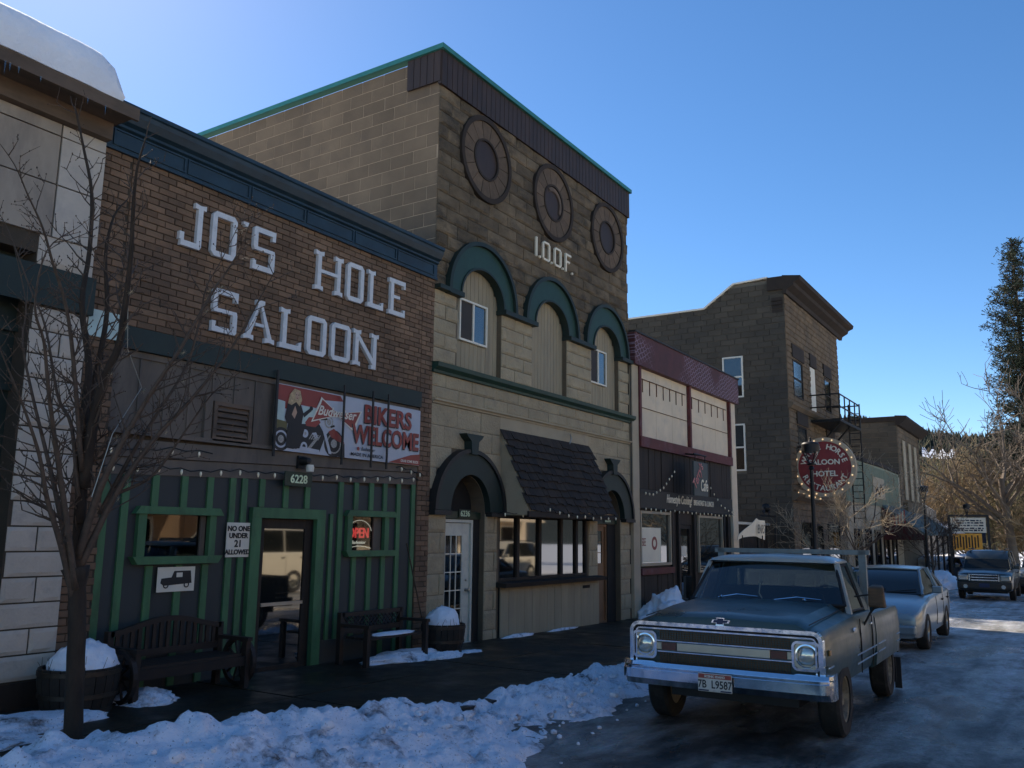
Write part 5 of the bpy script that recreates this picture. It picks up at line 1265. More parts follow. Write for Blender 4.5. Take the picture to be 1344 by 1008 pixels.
# ---------------------------------------------------------------- vehicles
def bool_cut(o, cutters):
    for c in cutters:
        md = o.modifiers.new('cut', 'BOOLEAN'); md.object = c; md.operation = 'DIFFERENCE'; md.solver = 'EXACT'
    bpy.context.view_layer.update()
    me = bpy.data.meshes.new_from_object(o.evaluated_get(bpy.context.evaluated_depsgraph_get()))
    o.modifiers.clear(); o.data = me; shade(me, 32)
    for c in cutters: bpy.data.objects.remove(c)
def cutter(c, r, y0, y1):
    mb = MB(); mb.prism([(c[0]+r*math.cos(2*PI*k/28), c[1]+r*math.sin(2*PI*k/28)) for k in range(28)], 'y', y0, y1)
    return mb.build('cut', None)
def wheel(root, x, y, r, w, side, rim_m='alloy', spokes=5):
    t = MB(); s = side
    t.lathe([(r*.62, -w/2*s), (r*.92, -w/2*s), (r, -w*.36*s), (r, w*.36*s), (r*.93, w/2*s), (r*.62, w/2*s), (r*.62, -w/2*s)], (x, y, r), 32, 'y')
    ty = t.build('tyre', 'tyre', None, smooth=40)
    wh = MB(); wh.lathe([(0, w*.30*s), (r*.16, w*.34*s), (r*.2, w*.24*s), (r*.5, w*.16*s), (r*.56, w*.40*s), (r*.63, w*.44*s), (r*.63, -w*.4*s), (0, -w*.4*s)], (x, y, r), 28, 'y')
    o = wh.build('wheel', rim_m, root, smooth=40); ty.parent = o
    for k in range(spokes):
        a = 2*PI*k/spokes; c_, s_ = math.cos(a), math.sin(a)
        q = MB(); q.add([(x+r*.16*c_-.03*s_, y+w*.25*s, r+r*.16*s_+.03*c_), (x+r*.16*c_+.03*s_, y+w*.25*s, r+r*.16*s_-.03*c_), (x+r*.56*c_+.035*s_, y+w*.36*s, r+r*.56*s_-.035*c_), (x+r*.56*c_-.035*s_, y+w*.36*s, r+r*.56*s_+.035*c_),
                         (x+r*.16*c_-.03*s_, y+w*.1*s, r+r*.16*s_+.03*c_), (x+r*.16*c_+.03*s_, y+w*.1*s, r+r*.16*s_-.03*c_), (x+r*.56*c_+.035*s_, y+w*.1*s, r+r*.56*s_-.035*c_), (x+r*.56*c_-.035*s_, y+w*.1*s, r+r*.56*s_+.035*c_)],
                        [(0,1,2,3),(7,6,5,4),(0,4,5,1),(1,5,6,2),(2,6,7,3),(3,7,4,0)])
        q.build('spoke', rim_m, o)
    return o
def ring(x, w, zb, zs, zt, tuck=.95, crown=.012, edge=.90, sh=.05):
    h = [(w*tuck*.92, zb), (w*tuck, zb+.03), (w*.995, zb+(zs-zb)*.35), (w, zb+(zs-zb)*.62), (w*.985, zs-sh), (w*.95, zs-.008), (w*edge, zs+(zt-zs)*.25), (w*.74, zt-.010), (w*.4, zt), ]
    L = [(x, -a, b) for a, b in h] + [(x, 0, zt+crown)] + [(x, a, b) for a, b in reversed(h)]
    return L

def loft_body(root, st, m_, arches, name='body', w_arch=.30, **kw):
    rings = [ring(*s, **kw) for s in st]
    o = MB().loft(rings).build(name, m_, root)
    W = max(s[1] for s in st)
    cs = []
    for (x, z, r) in arches:
        cs += [cutter((x, z), r, W-w_arch, W+.2), cutter((x, z), r, -W-.2, -W+w_arch)]
    if cs: bool_cut(o, cs)
    else: shade(o.data, 32)
    return o

# ---- the old pickup, nose at -x
T = thing('pickup_truck', 'old dark teal pickup truck with wide chrome grille parked nose first by the snow bank', 'truck', (8.97, 2.93, G(8.95)), 0.0, local=True)
T.rotation_euler = (0, .012, math.radians(1.6))
st = [(-.77, .905, .52, .985, 1.01), (-.755, .92, .50, 1.0, 1.075), (-.70, .93, .48, 1.015, 1.105), (-.55, .94, .46, 1.03, 1.125), (-.2, .955, .44, 1.05, 1.155), (.3, .962, .44, 1.065, 1.18), (.62, .965, .44, 1.075, 1.195), (.74, .965, .44, 1.08, 1.17), (.80, .966, .44, 1.085, 1.10), (1.2, .968, .44, 1.085, 1.095), (1.72, .966, .44, 1.085, 1.095), (1.74, .955, .46, 1.075, 1.08)]
body = loft_body(T, st, 'truck_paint', [(0.0, .40, .435)], edge=.84, sh=.06, tuck=.93)
# crease strips on hood sides and shut lines
for s in (-1, 1):
    MB().tube([(-.72, s*.79, 1.065), (-.4, s*.80, 1.085), (.1, s*.81, 1.108), (.62, s*.80, 1.13)], .006, 4).build('shut_line', 'seal', body)
    MB().tube([(.80, s*.963, .50), (.805, s*.970, .80), (.80, s*.962, 1.04)], .006, 4).build('shut_line', 'seal', body)
    MB().tube([(1.50, s*.963, .50), (1.50, s*.972, .80), (1.50, s*.964, 1.04)], .006, 4).build('shut_line', 'seal', body)
    d = MB(); d.box(1.36, 1.47, s*.968-.012, s*.968+.018, .945, .965); d.box(1.36, 1.38, s*.96-.02, s*.96+.02, .945, .965); d.build('door_handle', 'chrome', T, bevel=.004)
    for z in (.615, .70):
        MB().box(.52, 1.73, min(s*.966, s*.976), max(s*.966, s*.976), z-.008, z+.008).build('side_trim', 'chrome', T)
        MB().box(1.83, 2.36, min(s*.962, s*.972), max(s*.962, s*.972), z-.008, z+.008).build('side_trim', 'chrome', T)
        MB().box(3.26, 3.58, min(s*.962, s*.972), max(s*.962, s*.972), z-.008, z+.008).build('side_trim', 'chrome', T)
        MB().box(-.70, -.50, min(s*.94, s*.950), max(s*.94, s*.950), z-.008, z+.008).build('side_trim', 'chrome', T)
    ml = MB(); ml.box(-.66, -.59, min(s*.935, s*.952), max(s*.935, s*.952), .80, .85); ml.build('marker_lamp', 'amber', T, bevel=.006)
    MB().tube([(.60, s*.45, 1.20), (.62, s*.45, 1.215)], .02, 8).build('washer_jet', 'chrome', T)
# inner arches
MB().box(-.5, .5, -.62, .62, .30, .8).build('under_body', 'trim_black', T)
MB().box(.5, 3.55, -.6, .6, .30, .52).build('chassis', 'trim_black', T)
# bed
bed = MB()
def bedring(x, zb=.44): return None
for s in (-1, 1):
    pr_ = [(s*.90, .44), (s*.945, .47), (s*.962, .62), (s*.965, .80), (s*.955, .98), (s*.93, 1.035), (s*.84, 1.035), (s*.84, .55), (s*.86, .44)]
    mb = MB(); vs_r = []
    for x in (1.80, 1.86, 2.6, 3.4, 3.58, 3.60):
        k = 1 - (.012 if x > 3.58 else 0)
        vs_r.append([(x, p[0]*k, p[1]) for p in pr_])
    o = MB().loft(vs_r).build('bed_side', 'truck_paint', T); bool_cut(o, [cutter((2.80, .40), .435, s*.9-.5, s*.9+.5)])
    MB().box(2.3, 3.3, min(s*.6, s*.84), max(s*.6, s*.84), .55, .84).build('wheel_tub', 'truck_dark', T)
MB().box(1.80, 3.58, -.84, .84, .55, .58).build('bed_floor', 'truck_dark', T)
MB().box(1.80, 1.86, -.84, .84, .58, 1.03).build('bed_front', 'truck_paint', T); MB().box(3.54, 3.60, -.84, .84, .52, 1.03).build('tailgate', 'truck_paint', T)
MB().box(3.62, 3.74, -.93, .93, .44, .60).build('rear_bumper', 'truck_dark', T)
# cab: roof, pillars, glass
def cabring(x, w, z0, z1): return [(x, -w, z0), (x, -w*.995, z0+(z1-z0)*.3), (x, -w*.95, z1-.03), (x, -w*.80, z1-.004), (x, 0, z1+.018), (x, w*.80, z1-.004), (x, w*.95, z1-.03), (x, w*.995, z0+(z1-z0)*.3), (x, w, z0)]
roof = MB().loft([cabring(.985, .69, 1.598, 1.615), cabring(1.0, .705, 1.595, 1.635), cabring(1.10, .715, 1.595, 1.662), cabring(1.4, .715, 1.595, 1.675), cabring(1.66, .71, 1.595, 1.665), cabring(1.74, .69, 1.58, 1.62)]).build('roof', 'truck_roof', T, smooth=45)
def quadbar(p, q, w, d, m_, name, out):  # bar from p to q, w along x, d across
    vs = []
    for c in (p, q):
        for (a, b) in ((-w/2, -d/2), (w/2, -d/2), (w/2, d/2), (-w/2, d/2)): vs.append((c[0]+a, c[1]+b, c[2]))
    return MB().add(vs, [(3,2,1,0),(4,5,6,7),(0,1,5,4),(1,2,6,5),(2,3,7,6),(3,0,4,7)]).build(name, m_, out)
for s in (-1, 1):
    quadbar((.815, s*.865, 1.08), (1.085, s*.705, 1.60), .075, .05, 'truck_roof', 'pillar', T)
    quadbar((1.66, s*.87, 1.08), (1.66, s*.70, 1.60), .20, .05, 'truck_paint', 'pillar', T)
    # door window frame and pane
    a, b, c, d = (.87, s*.860, 1.10), (1.13, s*.705, 1.565), (1.50, s*.712, 1.575), (1.54, s*.872, 1.10)
    for p, q in ((a, b), (b, c), (c, d), (d, a)): MB().tube([p, q], .014, 6).build('window_frame', 'seal' if p is not a else 'chrome', T)
    MB().add([a, b, c, d], [(0,1,2,3)]).build('side_window', 'car_glass', T)
    e, f_ = (.99, s*.845, 1.10), (1.14, s*.708, 1.57); MB().tube([e, f_], .010, 6).build('quarter_bar', 'chrome', T)
MB().box(1.70, 1.75, -.86, .86, 1.08, 1.22).build('cab_rear', 'truck_paint', T); MB().box(1.70, 1.74, -.72, .72, 1.5, 1.6).build('cab_rear', 'truck_paint', T)
for s in (-1, 1): MB().box(1.70, 1.75, min(s*.60, s*.80), max(s*.60, s*.80), 1.22, 1.5).build('cab_rear', 'truck_paint', T)
MB().box(1.72, 1.725, -.6, .6, 1.22, 1.5).build('rear_window', 'car_glass', T)
# curved windscreen
rows_ = []
for j in range(7):
    v_ = j/6; w = .835 + (.69-.835)*v_
    rows_.append([(.66+.36*v_ + .085*(abs(u)/1.0)**2.2*(1-.25*v_), u*w, 1.165+.435*v_) for u in [-1+2*k/12 for k in range(13)]])
MB().loft(rows_, closed=False, caps=False).build('windscreen', 'car_glass', T, smooth=True)
edge = [rows_[0][k] for k in range(13)] + [rows_[j][12] for j in range(7)] + [rows_[6][12-k] for k in range(13)] + [rows_[6-j][0] for j in range(7)]
MB().tube(edge, .017, 6).build('windscreen_seal', 'seal', T)
MB().tube([(p[0]-.012, p[1]*1.015, p[2]+.016) for p in rows_[6]], .009, 5).build('chrome_trim', 'chrome', T)
for a, b in (((.67, .50, 1.20), (.70, .07, 1.225)), ((.66, -.12, 1.20), (.735, -.60, 1.215))):
    m_ = Vector(a).lerp(Vector(b), .5)+Vector((-.02, 0, .028)); MB().tube([a, m_, b], [.007, .008, .005], 5).build('wiper', 'chrome', T)
# cabin
MB().box(.78, .98, -.78, .78, .95, 1.13).build('dashboard', 'trim_black', T); MB().box(1.25, 1.55, -.75, .75, .7, .95).build('seat', 'bench_wood', T); MB().box(1.52, 1.66, -.75, .75, .9, 1.3).build('seat_back', 'bench_wood', T)
sw_c = Vector((1.12, -.36, 1.14)); MB().tube([sw_c + Vector((.07*math.sin(t), .19*math.cos(t), .17*math.sin(t))) for t in [2*PI*k/20 for k in range(21)]], .012, 6).build('steering_wheel', 'trim_black', T)
MB().tube([sw_c, sw_c+Vector((-.25, 0, -.2))], .02, 6).build('steering_column', 'trim_black', T)
hb = MB(); hb.tube([(.93, .10, 1.36), (.94, .12, 1.25), (.95, .08, 1.17)], .008, 4); hb.build('hanging_beads', 'paper', T)
# grille
def rrect(x, cy_, cz_, w, h, r, n=5):
    out = []
    for (sx, sz, a0) in ((1, 1, 0), (-1, 1, PI/2), (-1, -1, PI), (1, -1, 3*PI/2)):
        for k in range(n+1):
            a = a0 + PI/2*k/n; out.append((x, cy_+sx*(w/2-r)+r*math.cos(a), cz_+sz*(h/2-r)+r*math.sin(a)))
    return out
def rring(x0, x1, cy_, cz_, w, h, r, t, m_, name, par, n=5):
    a = rrect(x0, cy_, cz_, w, h, r, n); b = rrect(x0, cy_, cz_, w-2*t, h-2*t, max(.004, r-t), n); c = [(x1,)+p[1:] for p in b]; d = [(x1,)+p[1:] for p in a]
    k = len(a); mb = MB(); mb.add(a+b+c+d, [(i, (i+1) % k, k+(i+1) % k, k+i) for i in range(k)] + [(k+i, k+(i+1) % k, 2*k+(i+1) % k, 2*k+i) for i in range(k)] + [(2*k+i, 2*k+(i+1) % k, 3*k+(i+1) % k, 3*k+i) for i in range(k)] + [(3*k+i, 3*k+(i+1) % k, (i+1) % k, i) for i in range(k)])
    return mb.build(name, m_, par, smooth=35)
gr = rring(-.825, -.74, 0, .79, 1.85, .46, .095, .036, 'chrome', 'grille', T)
rring(-.808, -.74, 0, .79, 1.765, .375, .05, .012, 'seal', 'inner_frame', gr); rring(-.815, -.74, 0, .79, 1.735, .345, .045, .014, 'chrome', 'inner_frame', gr)
MB().tube([(-.832, p[1]*1.0, p[2]) for p in rrect(0, 0, .79, 1.81, .425, .06)] + [(-.832, .905, .79)], .010, 6).build('rib', 'chrome', gr) if False else None
MB().box(-.755, -.75, -.86, .86, .62, .96).build('backing', 'seal', gr)
for z0, z1 in ((.845, .945), (.640, .735)):
    for k in range(47):
        y = -.62 + .027*k; MB().box(-.782, -.772, y-.0022, y+.0022, z0, z1).build('grille_bar', 'grille_mesh', gr)
    for k in range(5):
        z = z0 + (z1-z0)*(k+.5)/5; MB().box(-.788, -.783, -.63, .63, z-.003, z+.003).build('grille_bar', 'grille_mesh', gr)
MB().box(-.802, -.77, -.45, .45, .752, .832).build('centre_bar', 'alloy', gr, bevel=.006)
for s in (-1, 1):
    MB().box(-.798, -.77, min(s*.455, s*.60), max(s*.455, s*.60), .757, .827).build('red_lens', 'red_lens', gr)
    MB().box(-.80, -.77, min(s*.605, s*.66), max(s*.605, s*.66), .762, .822).build('bezel_arm', 'alloy', gr)
for z in (.742, .842): MB().box(-.806, -.77, -.66, .66, z-.005, z+.005).build('bar_trim', 'chrome', gr)
for s in (-1, 1):
    hl = rring(-.818, -.76, s*.775, .80, .255, .26, .055, .022, 'chrome', 'headlight', T)
    rring(-.80, -.75, s*.775, .80, .21, .215, .04, .03, 'alloy', 'bezel', hl)
    mb = MB(); mb.lathe([(.105, 0), (.105, -.01), (.092, -.012), (.088, 0)], (-.79, s*.775, .80), 24, 'x'); mb.build('lamp_ring', 'chrome', hl, smooth=40)
    mb = MB(); mb.lathe([(0, -.030), (.03, -.029), (.06, -.022), (.085, -.006), (.09, .02)], (-.785, s*.775, .80), 24, 'x'); mb.build('lens', 'lens', hl, smooth=True)
    MB().box(-.775, -.765, s*.775-.10, s*.775+.10, .70, .90).build('lamp_bowl', 'trim_black', hl)
# bow tie badge on the hood lip
def badge(k, x, m_):
    P_ = [(-1, -.42), (-1.0+.18, .42), (-.36, .42), (-.40, 1.0), (.50, 1.0), (.44, .42), (1.12, .42), (.94, -.42), (.36, -.42), (.40, -1), (-.50, -1), (-.44, -.42)]
    MB().prism([(.02 - p[0]*.088*k, 1.055+p[1]*.034*k) for p in P_], 'x', x, -.74).build('badge', m_, T)
badge(1.0, -.775, 'chrome'); badge(.78, -.780, 'plate_blue')
# bumper
rings = []
ends_ = [(-.985, .30), (-.995, .22), (-.995, .12), (-.975, .06), (-.93, .035)]
stn = ends_ + [(-.85+.1*k, .03*abs((-.85+.1*k))**2) for k in range(18)] + [(-a, b) for a, b in reversed(ends_)]
for (y, dx) in stn:
    rings.append([(-.86+dx, y, .655), (-.915+dx, y, .645), (-.935+dx, y, .615), (-.905+dx, y, .60), (-.925+dx, y, .575), (-.92+dx, y, .49), (-.87+dx, y, .43), (-.84+dx, y, .43), (-.84+dx, y, .655)])
MB().loft(rings).build('bumper', 'chrome', T, smooth=30)
MB().box(-.83, -.74, -.90, .90, .46, .60).build('valance', 'truck_dark', T)
pl = MB().box(-.958, -.948, -.135, .185, .435, .595).build('licence_plate', 'plate_white', T, bevel=.002)
MB().box(-.960, -.9585, -.130, .180, .552, .590).build('top_strip', 'plate_red', pl); MB().box(-.960, -.9585, -.130, .180, .44, .452).build('bottom_strip', 'plate_blue', pl)
bpy.context.view_layer.update()
def carplate(s, size, p, m_='ink', sx=1, par=None): return text(s, size, 'lettering', m_, par, p, right=(0,-1,0), up=(0,0,1), depth=.002, align='CENTER', sx=sx, bold=.0015)
carplate('7B  L9587', .098, (-.9605, .025, .468), sx=.80, par=pl); carplate('SCENIC IDAHO', .028, (-.9615, .025, .561), 'plate_white', par=pl); carplate('FAMOUS POTATOES', .012, (-.9615, .025, .442), 'plate_white', par=pl)
text('C/10', .06, 'lettering', 'chrome', T, (.40, -.972, .93), right=(1,0,0), up=(0,0,1), depth=.008, bold=.002)
for s in (-1, 1):
    for x in (0, 2.80): wheel(T, x, s*.845, .345, .20, s, 'rim_dirty', 0)
# tow mirror of weathered wood, left side of the truck (towards the road)
mr_ = MB(); mr_.add([(1.02,-1.02,1.15),(1.02,-1.18,1.145),(1.14,-1.19,1.14),(1.14,-1.00,1.14),(1.02,-1.02,1.36),(1.02,-1.18,1.36),(1.14,-1.16,1.385),(1.14,-1.04,1.385)], [(0,3,2,1),(4,5,6,7),(0,1,5,4),(1,2,6,5),(2,3,7,6),(3,0,4,7)])
mo = mr_.build('mirror', 'mirror_wood', T, bevel=.02)
MB().tube([(1.1, -.95, .95), (1.1, -1.02, 1.08), (1.1, -1.08, 1.16)], .012, 6).build('arm', 'trim_black', mo); MB().tube([(1.1, -.87, 1.25), (1.1, -1.05, 1.28)], .010, 6).build('arm', 'trim_black', mo)
MB().box(1.0, 1.2, 1.0, 1.03, 1.15, 1.40).build('mirror', 'trim_black', T); MB().tube([(1.1, .93, 1.02), (1.1, 1.01, 1.25)], .012, 6).build('mirror_arm', 'trim_black', T)
# ladder rack behind the cab
for s in (-1, 1): MB().box(1.86, 1.94, min(s*.80, s*.88), max(s*.80, s*.88), 1.03, 1.74).build('rack_post', 'rack_blue', T)
MB().box(1.86, 1.94, -.92, .92, 1.69, 1.745).build('rack_bar', 'rack_blue', T); MB().box(1.86, 1.90, -.80, .80, 1.45, 1.50).build('rack_bar', 'rack_blue', T)
MB().box(3.40, 3.44, -.98, -.90, .02, .40).build('mud_flap', 'seal', T); MB().box(3.2, 3.22, -.95, -.72, .12, .42).build('mud_flap', 'seal', T)
MB().tube([(3.3, -.5, .34), (3.72, -.6, .34)], .03, 6).build('exhaust', 'rust', T)

def gen_car(root, st, arches, gh, paint, wheels, wr, glass='car_dark_glass', lamps=None, rim='alloy', roofm=None, grille=None, plate=None, lower=None):
    b = loft_body(root, st, paint, arches, edge=.88)
    W = max(s[1] for s in st)
    # greenhouse: list (x, z_base, z_top, hw_base, hw_top)
    rings = [[(x, -wb, zb), (x, -(wb+wt)/2-.01, (zb+zt)/2), (x, -wt, zt-.02), (x, 0, zt), (x, wt, zt-.02), (x, (wb+wt)/2+.01, (zb+zt)/2), (x, wb, zb)] for (x, zb, zt, wb, wt) in gh]
    MB().loft(rings).build('glazing', glass, root, smooth=30)
    tops = [g for g in gh if g[2]-g[1] > .25]
    rings = [[(x, -wt*1.03, zt-.035), (x, -wt*.97, zt-.004), (x, 0, zt+.022), (x, wt*.97, zt-.004), (x, wt*1.03, zt-.035)] for (x, zb, zt, wb, wt) in tops]
    MB().loft(rings).build('roof', roofm or paint, root, smooth=40)
    for s in (-1, 1):
        pts = [(g[0], s*(g[4]*1.02), g[2]-.02) for g in gh]
        MB().tube([(gh[0][0], s*gh[0][3]*1.0, gh[0][1])] + [(g[0], s*g[4]*1.02, g[2]-.018) for g in tops[:1]], .028, 6).build('pillar', paint, root)
        MB().tube([(tops[-1][0], s*tops[-1][4]*1.02, tops[-1][2]-.018), (gh[-1][0], s*gh[-1][3], gh[-1][1])], .035, 6).build('pillar', paint, root)
        n_ = len(tops); mid = tops[n_//2]
        MB().tube([(mid[0], s*(mid[3]+.008), mid[1]), (mid[0], s*mid[4]*1.03, mid[2]-.02)], .03, 6).build('pillar', paint, root)
        m2 = MB(); xm = tops[0][0]-.32; m2.box(xm, xm+.10, min(s*(W-.02), s*(W+.16)), max(s*(W-.02), s*(W+.16)), gh[0][1]+.02, gh[0][1]+.15); m2.build('mirror', paint, root, bevel=.02)
        for xx in [mid[0]-.95, mid[0]+.02, mid[0]+.85]:
            if xx != mid[0]-.95: MB().box(xx-.2, xx-.06, min(s*(W*.985), s*(W+.02)), max(s*(W*.985), s*(W+.02)), gh[0][1]-.17, gh[0][1]-.135).build('door_handle', 'trim_black', root, bevel=.006)
            MB().tube([(xx, s*(W*.985), .35), (xx, s*(W+.003), gh[0][1]-.35), (xx, s*(W*.985), gh[0][1]-.06)], .005, 4).build('shut_line', 'seal', root)
        for x in wheels: wheel(root, x, s*(W-.10), wr, .20, s, rim)
    for y0_ in (.42, -.12):
        g0, g1 = gh[0], gh[1]; MB().tube([(g0[0]+.02, y0_, g0[1]+.03), (g0[0]+.10, y0_-.52, g0[1]+.09)], .010, 5).build('wiper', 'trim_black', root)
    return b
# ---- silver blue sedan
S1 = thing('sedan_car', 'silver blue sedan parked right behind the teal pickup truck', 'car', (17.75, 3.30, G(17.7)), 0, local=True)
st = [(-.82, .74, .32, .58, .60), (-.80, .80, .24, .64, .67), (-.68, .85, .22, .70, .74), (-.3, .875, .22, .78, .84), (.25, .885, .22, .86, .92), (.55, .885, .22, .90, .95), (1.6, .89, .22, .93, .94), (2.8, .885, .22, .95, .97), (3.2, .88, .24, .95, 1.0), (3.7, .84, .28, .92, .96), (3.78, .78, .34, .80, .84)]
gen_car(S1, st, [(0, .33, .37), (2.65, .33, .37)], [(.42, .93, .94, .76, .74), (.75, .93, 1.14, .78, .70), (1.18, .94, 1.385, .79, .60), (1.65, .94, 1.42, .79, .60), (2.2, .95, 1.41, .79, .60), (2.62, .96, 1.30, .78, .62), (3.1, .98, 1.0, .76, .70)], 'sedan_paint', [0, 2.65], .32)
for s in (-1, 1):
    h_ = MB().add([(-.80, s*.46, .50), (-.66, s*.80, .50), (-.56, s*.82, .66), (-.74, s*.48, .665), (-.70, s*.46, .50), (-.56, s*.78, .50), (-.5, s*.78, .66), (-.66, s*.48, .665)], [(0,1,2,3),(7,6,5,4),(0,4,5,1),(1,5,6,2),(2,6,7,3),(3,7,4,0)]).build('headlight', 'lens', S1, bevel=.01)
MB().box(-.835, -.79, -.40, .40, .52, .62).build('grille', 'trim_black', S1, bevel=.01); MB().box(-.86, -.72, -.80, .80, .30, .47).build('bumper', 'sedan_paint', S1, bevel=.04)
MB().box(-.866, -.855, -.16, .16, .34, .45).build('licence_plate', 'plate_white', S1); MB().box(-.85, -.83, -.5, .5, .22, .29).build('air_intake', 'trim_black', S1)
MB().box(-.5, 3.3, -.7, .7, .16, .4).build('under_body', 'trim_black', S1)
# ---- SUVs
def suv(name, label, loc, paint, group=None, lowerm='suv_lower', detail=True):
    t = thing(name, label, 'car', loc, 0, group, local=True)
    st = [(-.88, .80, .42, .86, .90), (-.85, .88, .36, .92, .98), (-.72, .92, .34, .97, 1.03), (-.3, .935, .34, 1.02, 1.08), (.45, .94, .34, 1.08, 1.13), (.75, .94, .34, 1.10, 1.13), (2.2, .945, .34, 1.12, 1.13), (3.4, .94, .36, 1.12, 1.13), (3.75, .92, .40, 1.10, 1.12), (3.85, .86, .45, 1.0, 1.05)]
    gen_car(t, st, [(0, .38, .44), (2.9, .38, .44)], [(.60, 1.11, 1.12, .82, .80), (.95, 1.12, 1.48, .83, .74), (1.25, 1.12, 1.76, .84, .68), (2.0, 1.12, 1.80, .84, .68), (2.9, 1.12, 1.80, .84, .68), (3.55, 1.12, 1.77, .83, .68), (3.82, 1.10, 1.14, .82, .78)], paint, [0, 2.9], .385)
    MB().box(-.965, -.80, -.90, .90, .40, .66).build('bumper', lowerm, t, bevel=.05)
    g = MB().box(-.91, -.85, -.46, .46, .72, .94).build('grille', 'trim_black', t, bevel=.02)
    for z in (.735, .83, .925): MB().box(-.925, -.91, -.44, .44, z-.02, z+.02).build('grille_bar', 'chrome', g, bevel=.005)
    for s in (-1, 1):
        MB().box(-.925, -.86, min(s*.46, s*.50), max(s*.46, s*.50), .71, .95).build('grille_bar', 'chrome', g)
        MB().box(-.90, -.80, min(s*.53, s*.86), max(s*.53, s*.86), .72, .92).build('headlight', 'lens', t, bevel=.03)
        MB().lathe([(0, -.01), (.07, -.01), (.08, .02), (0, .02)], (-.97, s*.62, .50), 14, 'x').build('fog_lamp', 'lens', t, smooth=40)
        MB().box(1.3, 3.5, min(s*.60, s*.64), max(s*.60, s*.64), 1.83, 1.87).build('roof_rail', 'trim_black', t)
    MB().box(-.98, -.965, -.17, .17, .48, .62).build('licence_plate', 'plate_blue', t); MB().box(-.972, -.965, -.4, .4, .41, .46).build('air_intake', 'trim_black', t)
    MB().box(-.5, 3.5, -.7, .7, .26, .5).build('under_body', 'trim_black', t)
    return t
suv('suv_car', 'dark green four wheel drive car with chrome grille, parked beyond the silver blue sedan', (37.9, 3.05, G(37.9)), 'suv_paint')
suv('suv_car', 'dark blue four wheel drive car cut off by the right edge behind the green one', (44.5, 1.35, G(44.5)), 'van_blue')
S2 = thing('small_car', 'small blue car far down the street beside the snow heap', 'car', (58.5, 5.0, G(58.5)), .5, local=True)
gen_car(S2, [(-.8, .74, .3, .6, .62), (-.7, .85, .24, .7, .74), (.4, .88, .22, .88, .93), (2.5, .88, .22, .92, .95), (3.3, .84, .28, .92, .96), (3.4, .7, .3, .8, .82)], [(0, .32, .36), (2.5, .32, .36)], [(.4, .92, .93, .76, .74), (1.1, .93, 1.38, .78, .62), (1.8, .94, 1.42, .78, .62), (2.5, .94, 1.38, .78, .62), (3.2, .94, .97, .76, .7)], 'blue_paint', [0, 2.5], .31)
# ---- across the street (seen mirrored in the panes)
V = thing('white_van', 'white van parked across the street, seen as a reflection in the saloon door glass', 'van', (17.2, -5.4, G(17.2)), 0, local=True)
gen_car(V, [(-.9, .80, .40, .95, 1.0), (-.8, .93, .35, 1.05, 1.12), (.3, .98, .33, 1.25, 1.30), (1.0, .99, .33, 1.30, 1.32), (4.4, .99, .36, 1.30, 1.32), (4.6, .95, .4, 1.2, 1.25)], [(0, .38, .46), (3.4, .38, .46)], [(.2, 1.28, 1.30, .88, .86), (.9, 1.3, 1.95, .90, .78), (1.6, 1.3, 2.05, .91, .80), (3.0, 1.3, 2.05, .91, .80), (4.2, 1.3, 2.03, .91, .80), (4.55, 1.28, 1.9, .9, .8)], 'van_paint', [0, 3.4], .37, roofm='van_paint')
suv('suv_car', 'pale suv across the street, seen as a reflection in the shop window', (33.0, -5.6, G(33)), 'van_paint')
def across(name, label, x0, x1, h, m_, y=-12.5):
    t = thing(name, label, 'building', ((x0+x1)/2, y, 0))
    MB().box(x0, x1, y-8, y, -1, h).build('wall', m_, t); MB().box(x0-.1, x1+.1, y-8.1, y+.3, h, h+.25).build('roof', 'snow', t)
    n = int((x1-x0)/3)
    for k in range(n):
        a = x0 + .8 + k*(x1-x0-1)/n
        f = MB(); frame(f, a, a+1.8, .7, 2.5, .1, y, y+.06); w = f.build('window', 'white_frame', t); MB().box(a+.1, a+1.7, y+.01, y+.03, .8, 2.4).build('pane', 'dark_glass', w)
        if h > 5: f = MB(); frame(f, a+.2, a+1.5, 3.9, 5.2, .1, y, y+.06); w = f.build('window', 'white_frame', t); MB().box(a+.3, a+1.4, y+.01, y+.03, 4, 5.1).build('pane', 'dark_glass', w)
    MB().prism([(y, 3.1), (y+1.6, 2.7), (y+1.6, 2.8), (y, 3.3)], 'x', x0+.3, x1-.3).build('porch_roof', 'cream', t)
    return t
across('opposite_building', 'cream building across the street behind the viewer', -14, 6, 6.0, 'cream')
across('opposite_building', 'red brick building across the street, opposite the stone lodge', 7, 22, 4.6, 'brick_far')
across('opposite_building', 'long pale building across the street, opposite the cafe and hotel', 24, 48, 6.2, 'cream')

# ---------------------------------------------------------------- snow on the ground
def interp(x, t):
    if x <= t[0][0]: return t[0][1]
    for (a, va), (b, vb) in zip(t[:-1], t[1:]):
        if x <= b: u = (x-a)/(b-a); u = u*u*(3-2*u); return va+(vb-va)*u
    return t[-1][1]
HB = [(1.0,.5),(2.5,.56),(3.6,.56),(4.6,.52),(5.6,.42),(6.4,.34),(7.1,.16),(7.6,.08),(8.1,.17),(8.8,.24),(9.6,.25),(10.4,.19),(11.2,.12),(12.2,.03),(14,.0)]
FE = [(1,2.9),(4,3.3),(6,3.75),(6.8,4.2),(7.6,4.45),(8.4,4.35),(9.5,4.45),(11,4.7),(12.5,5.0)]
BE = [(1,6.3),(3.3,6.2),(4.2,5.95),(5.2,5.7),(6.5,5.6),(8,5.45),(10,5.5),(12.5,5.35)]
xs = [1.0 + .034*i for i in range(342)]; ys = [2.7 + .034*i for i in range(111)]
vs = []; 
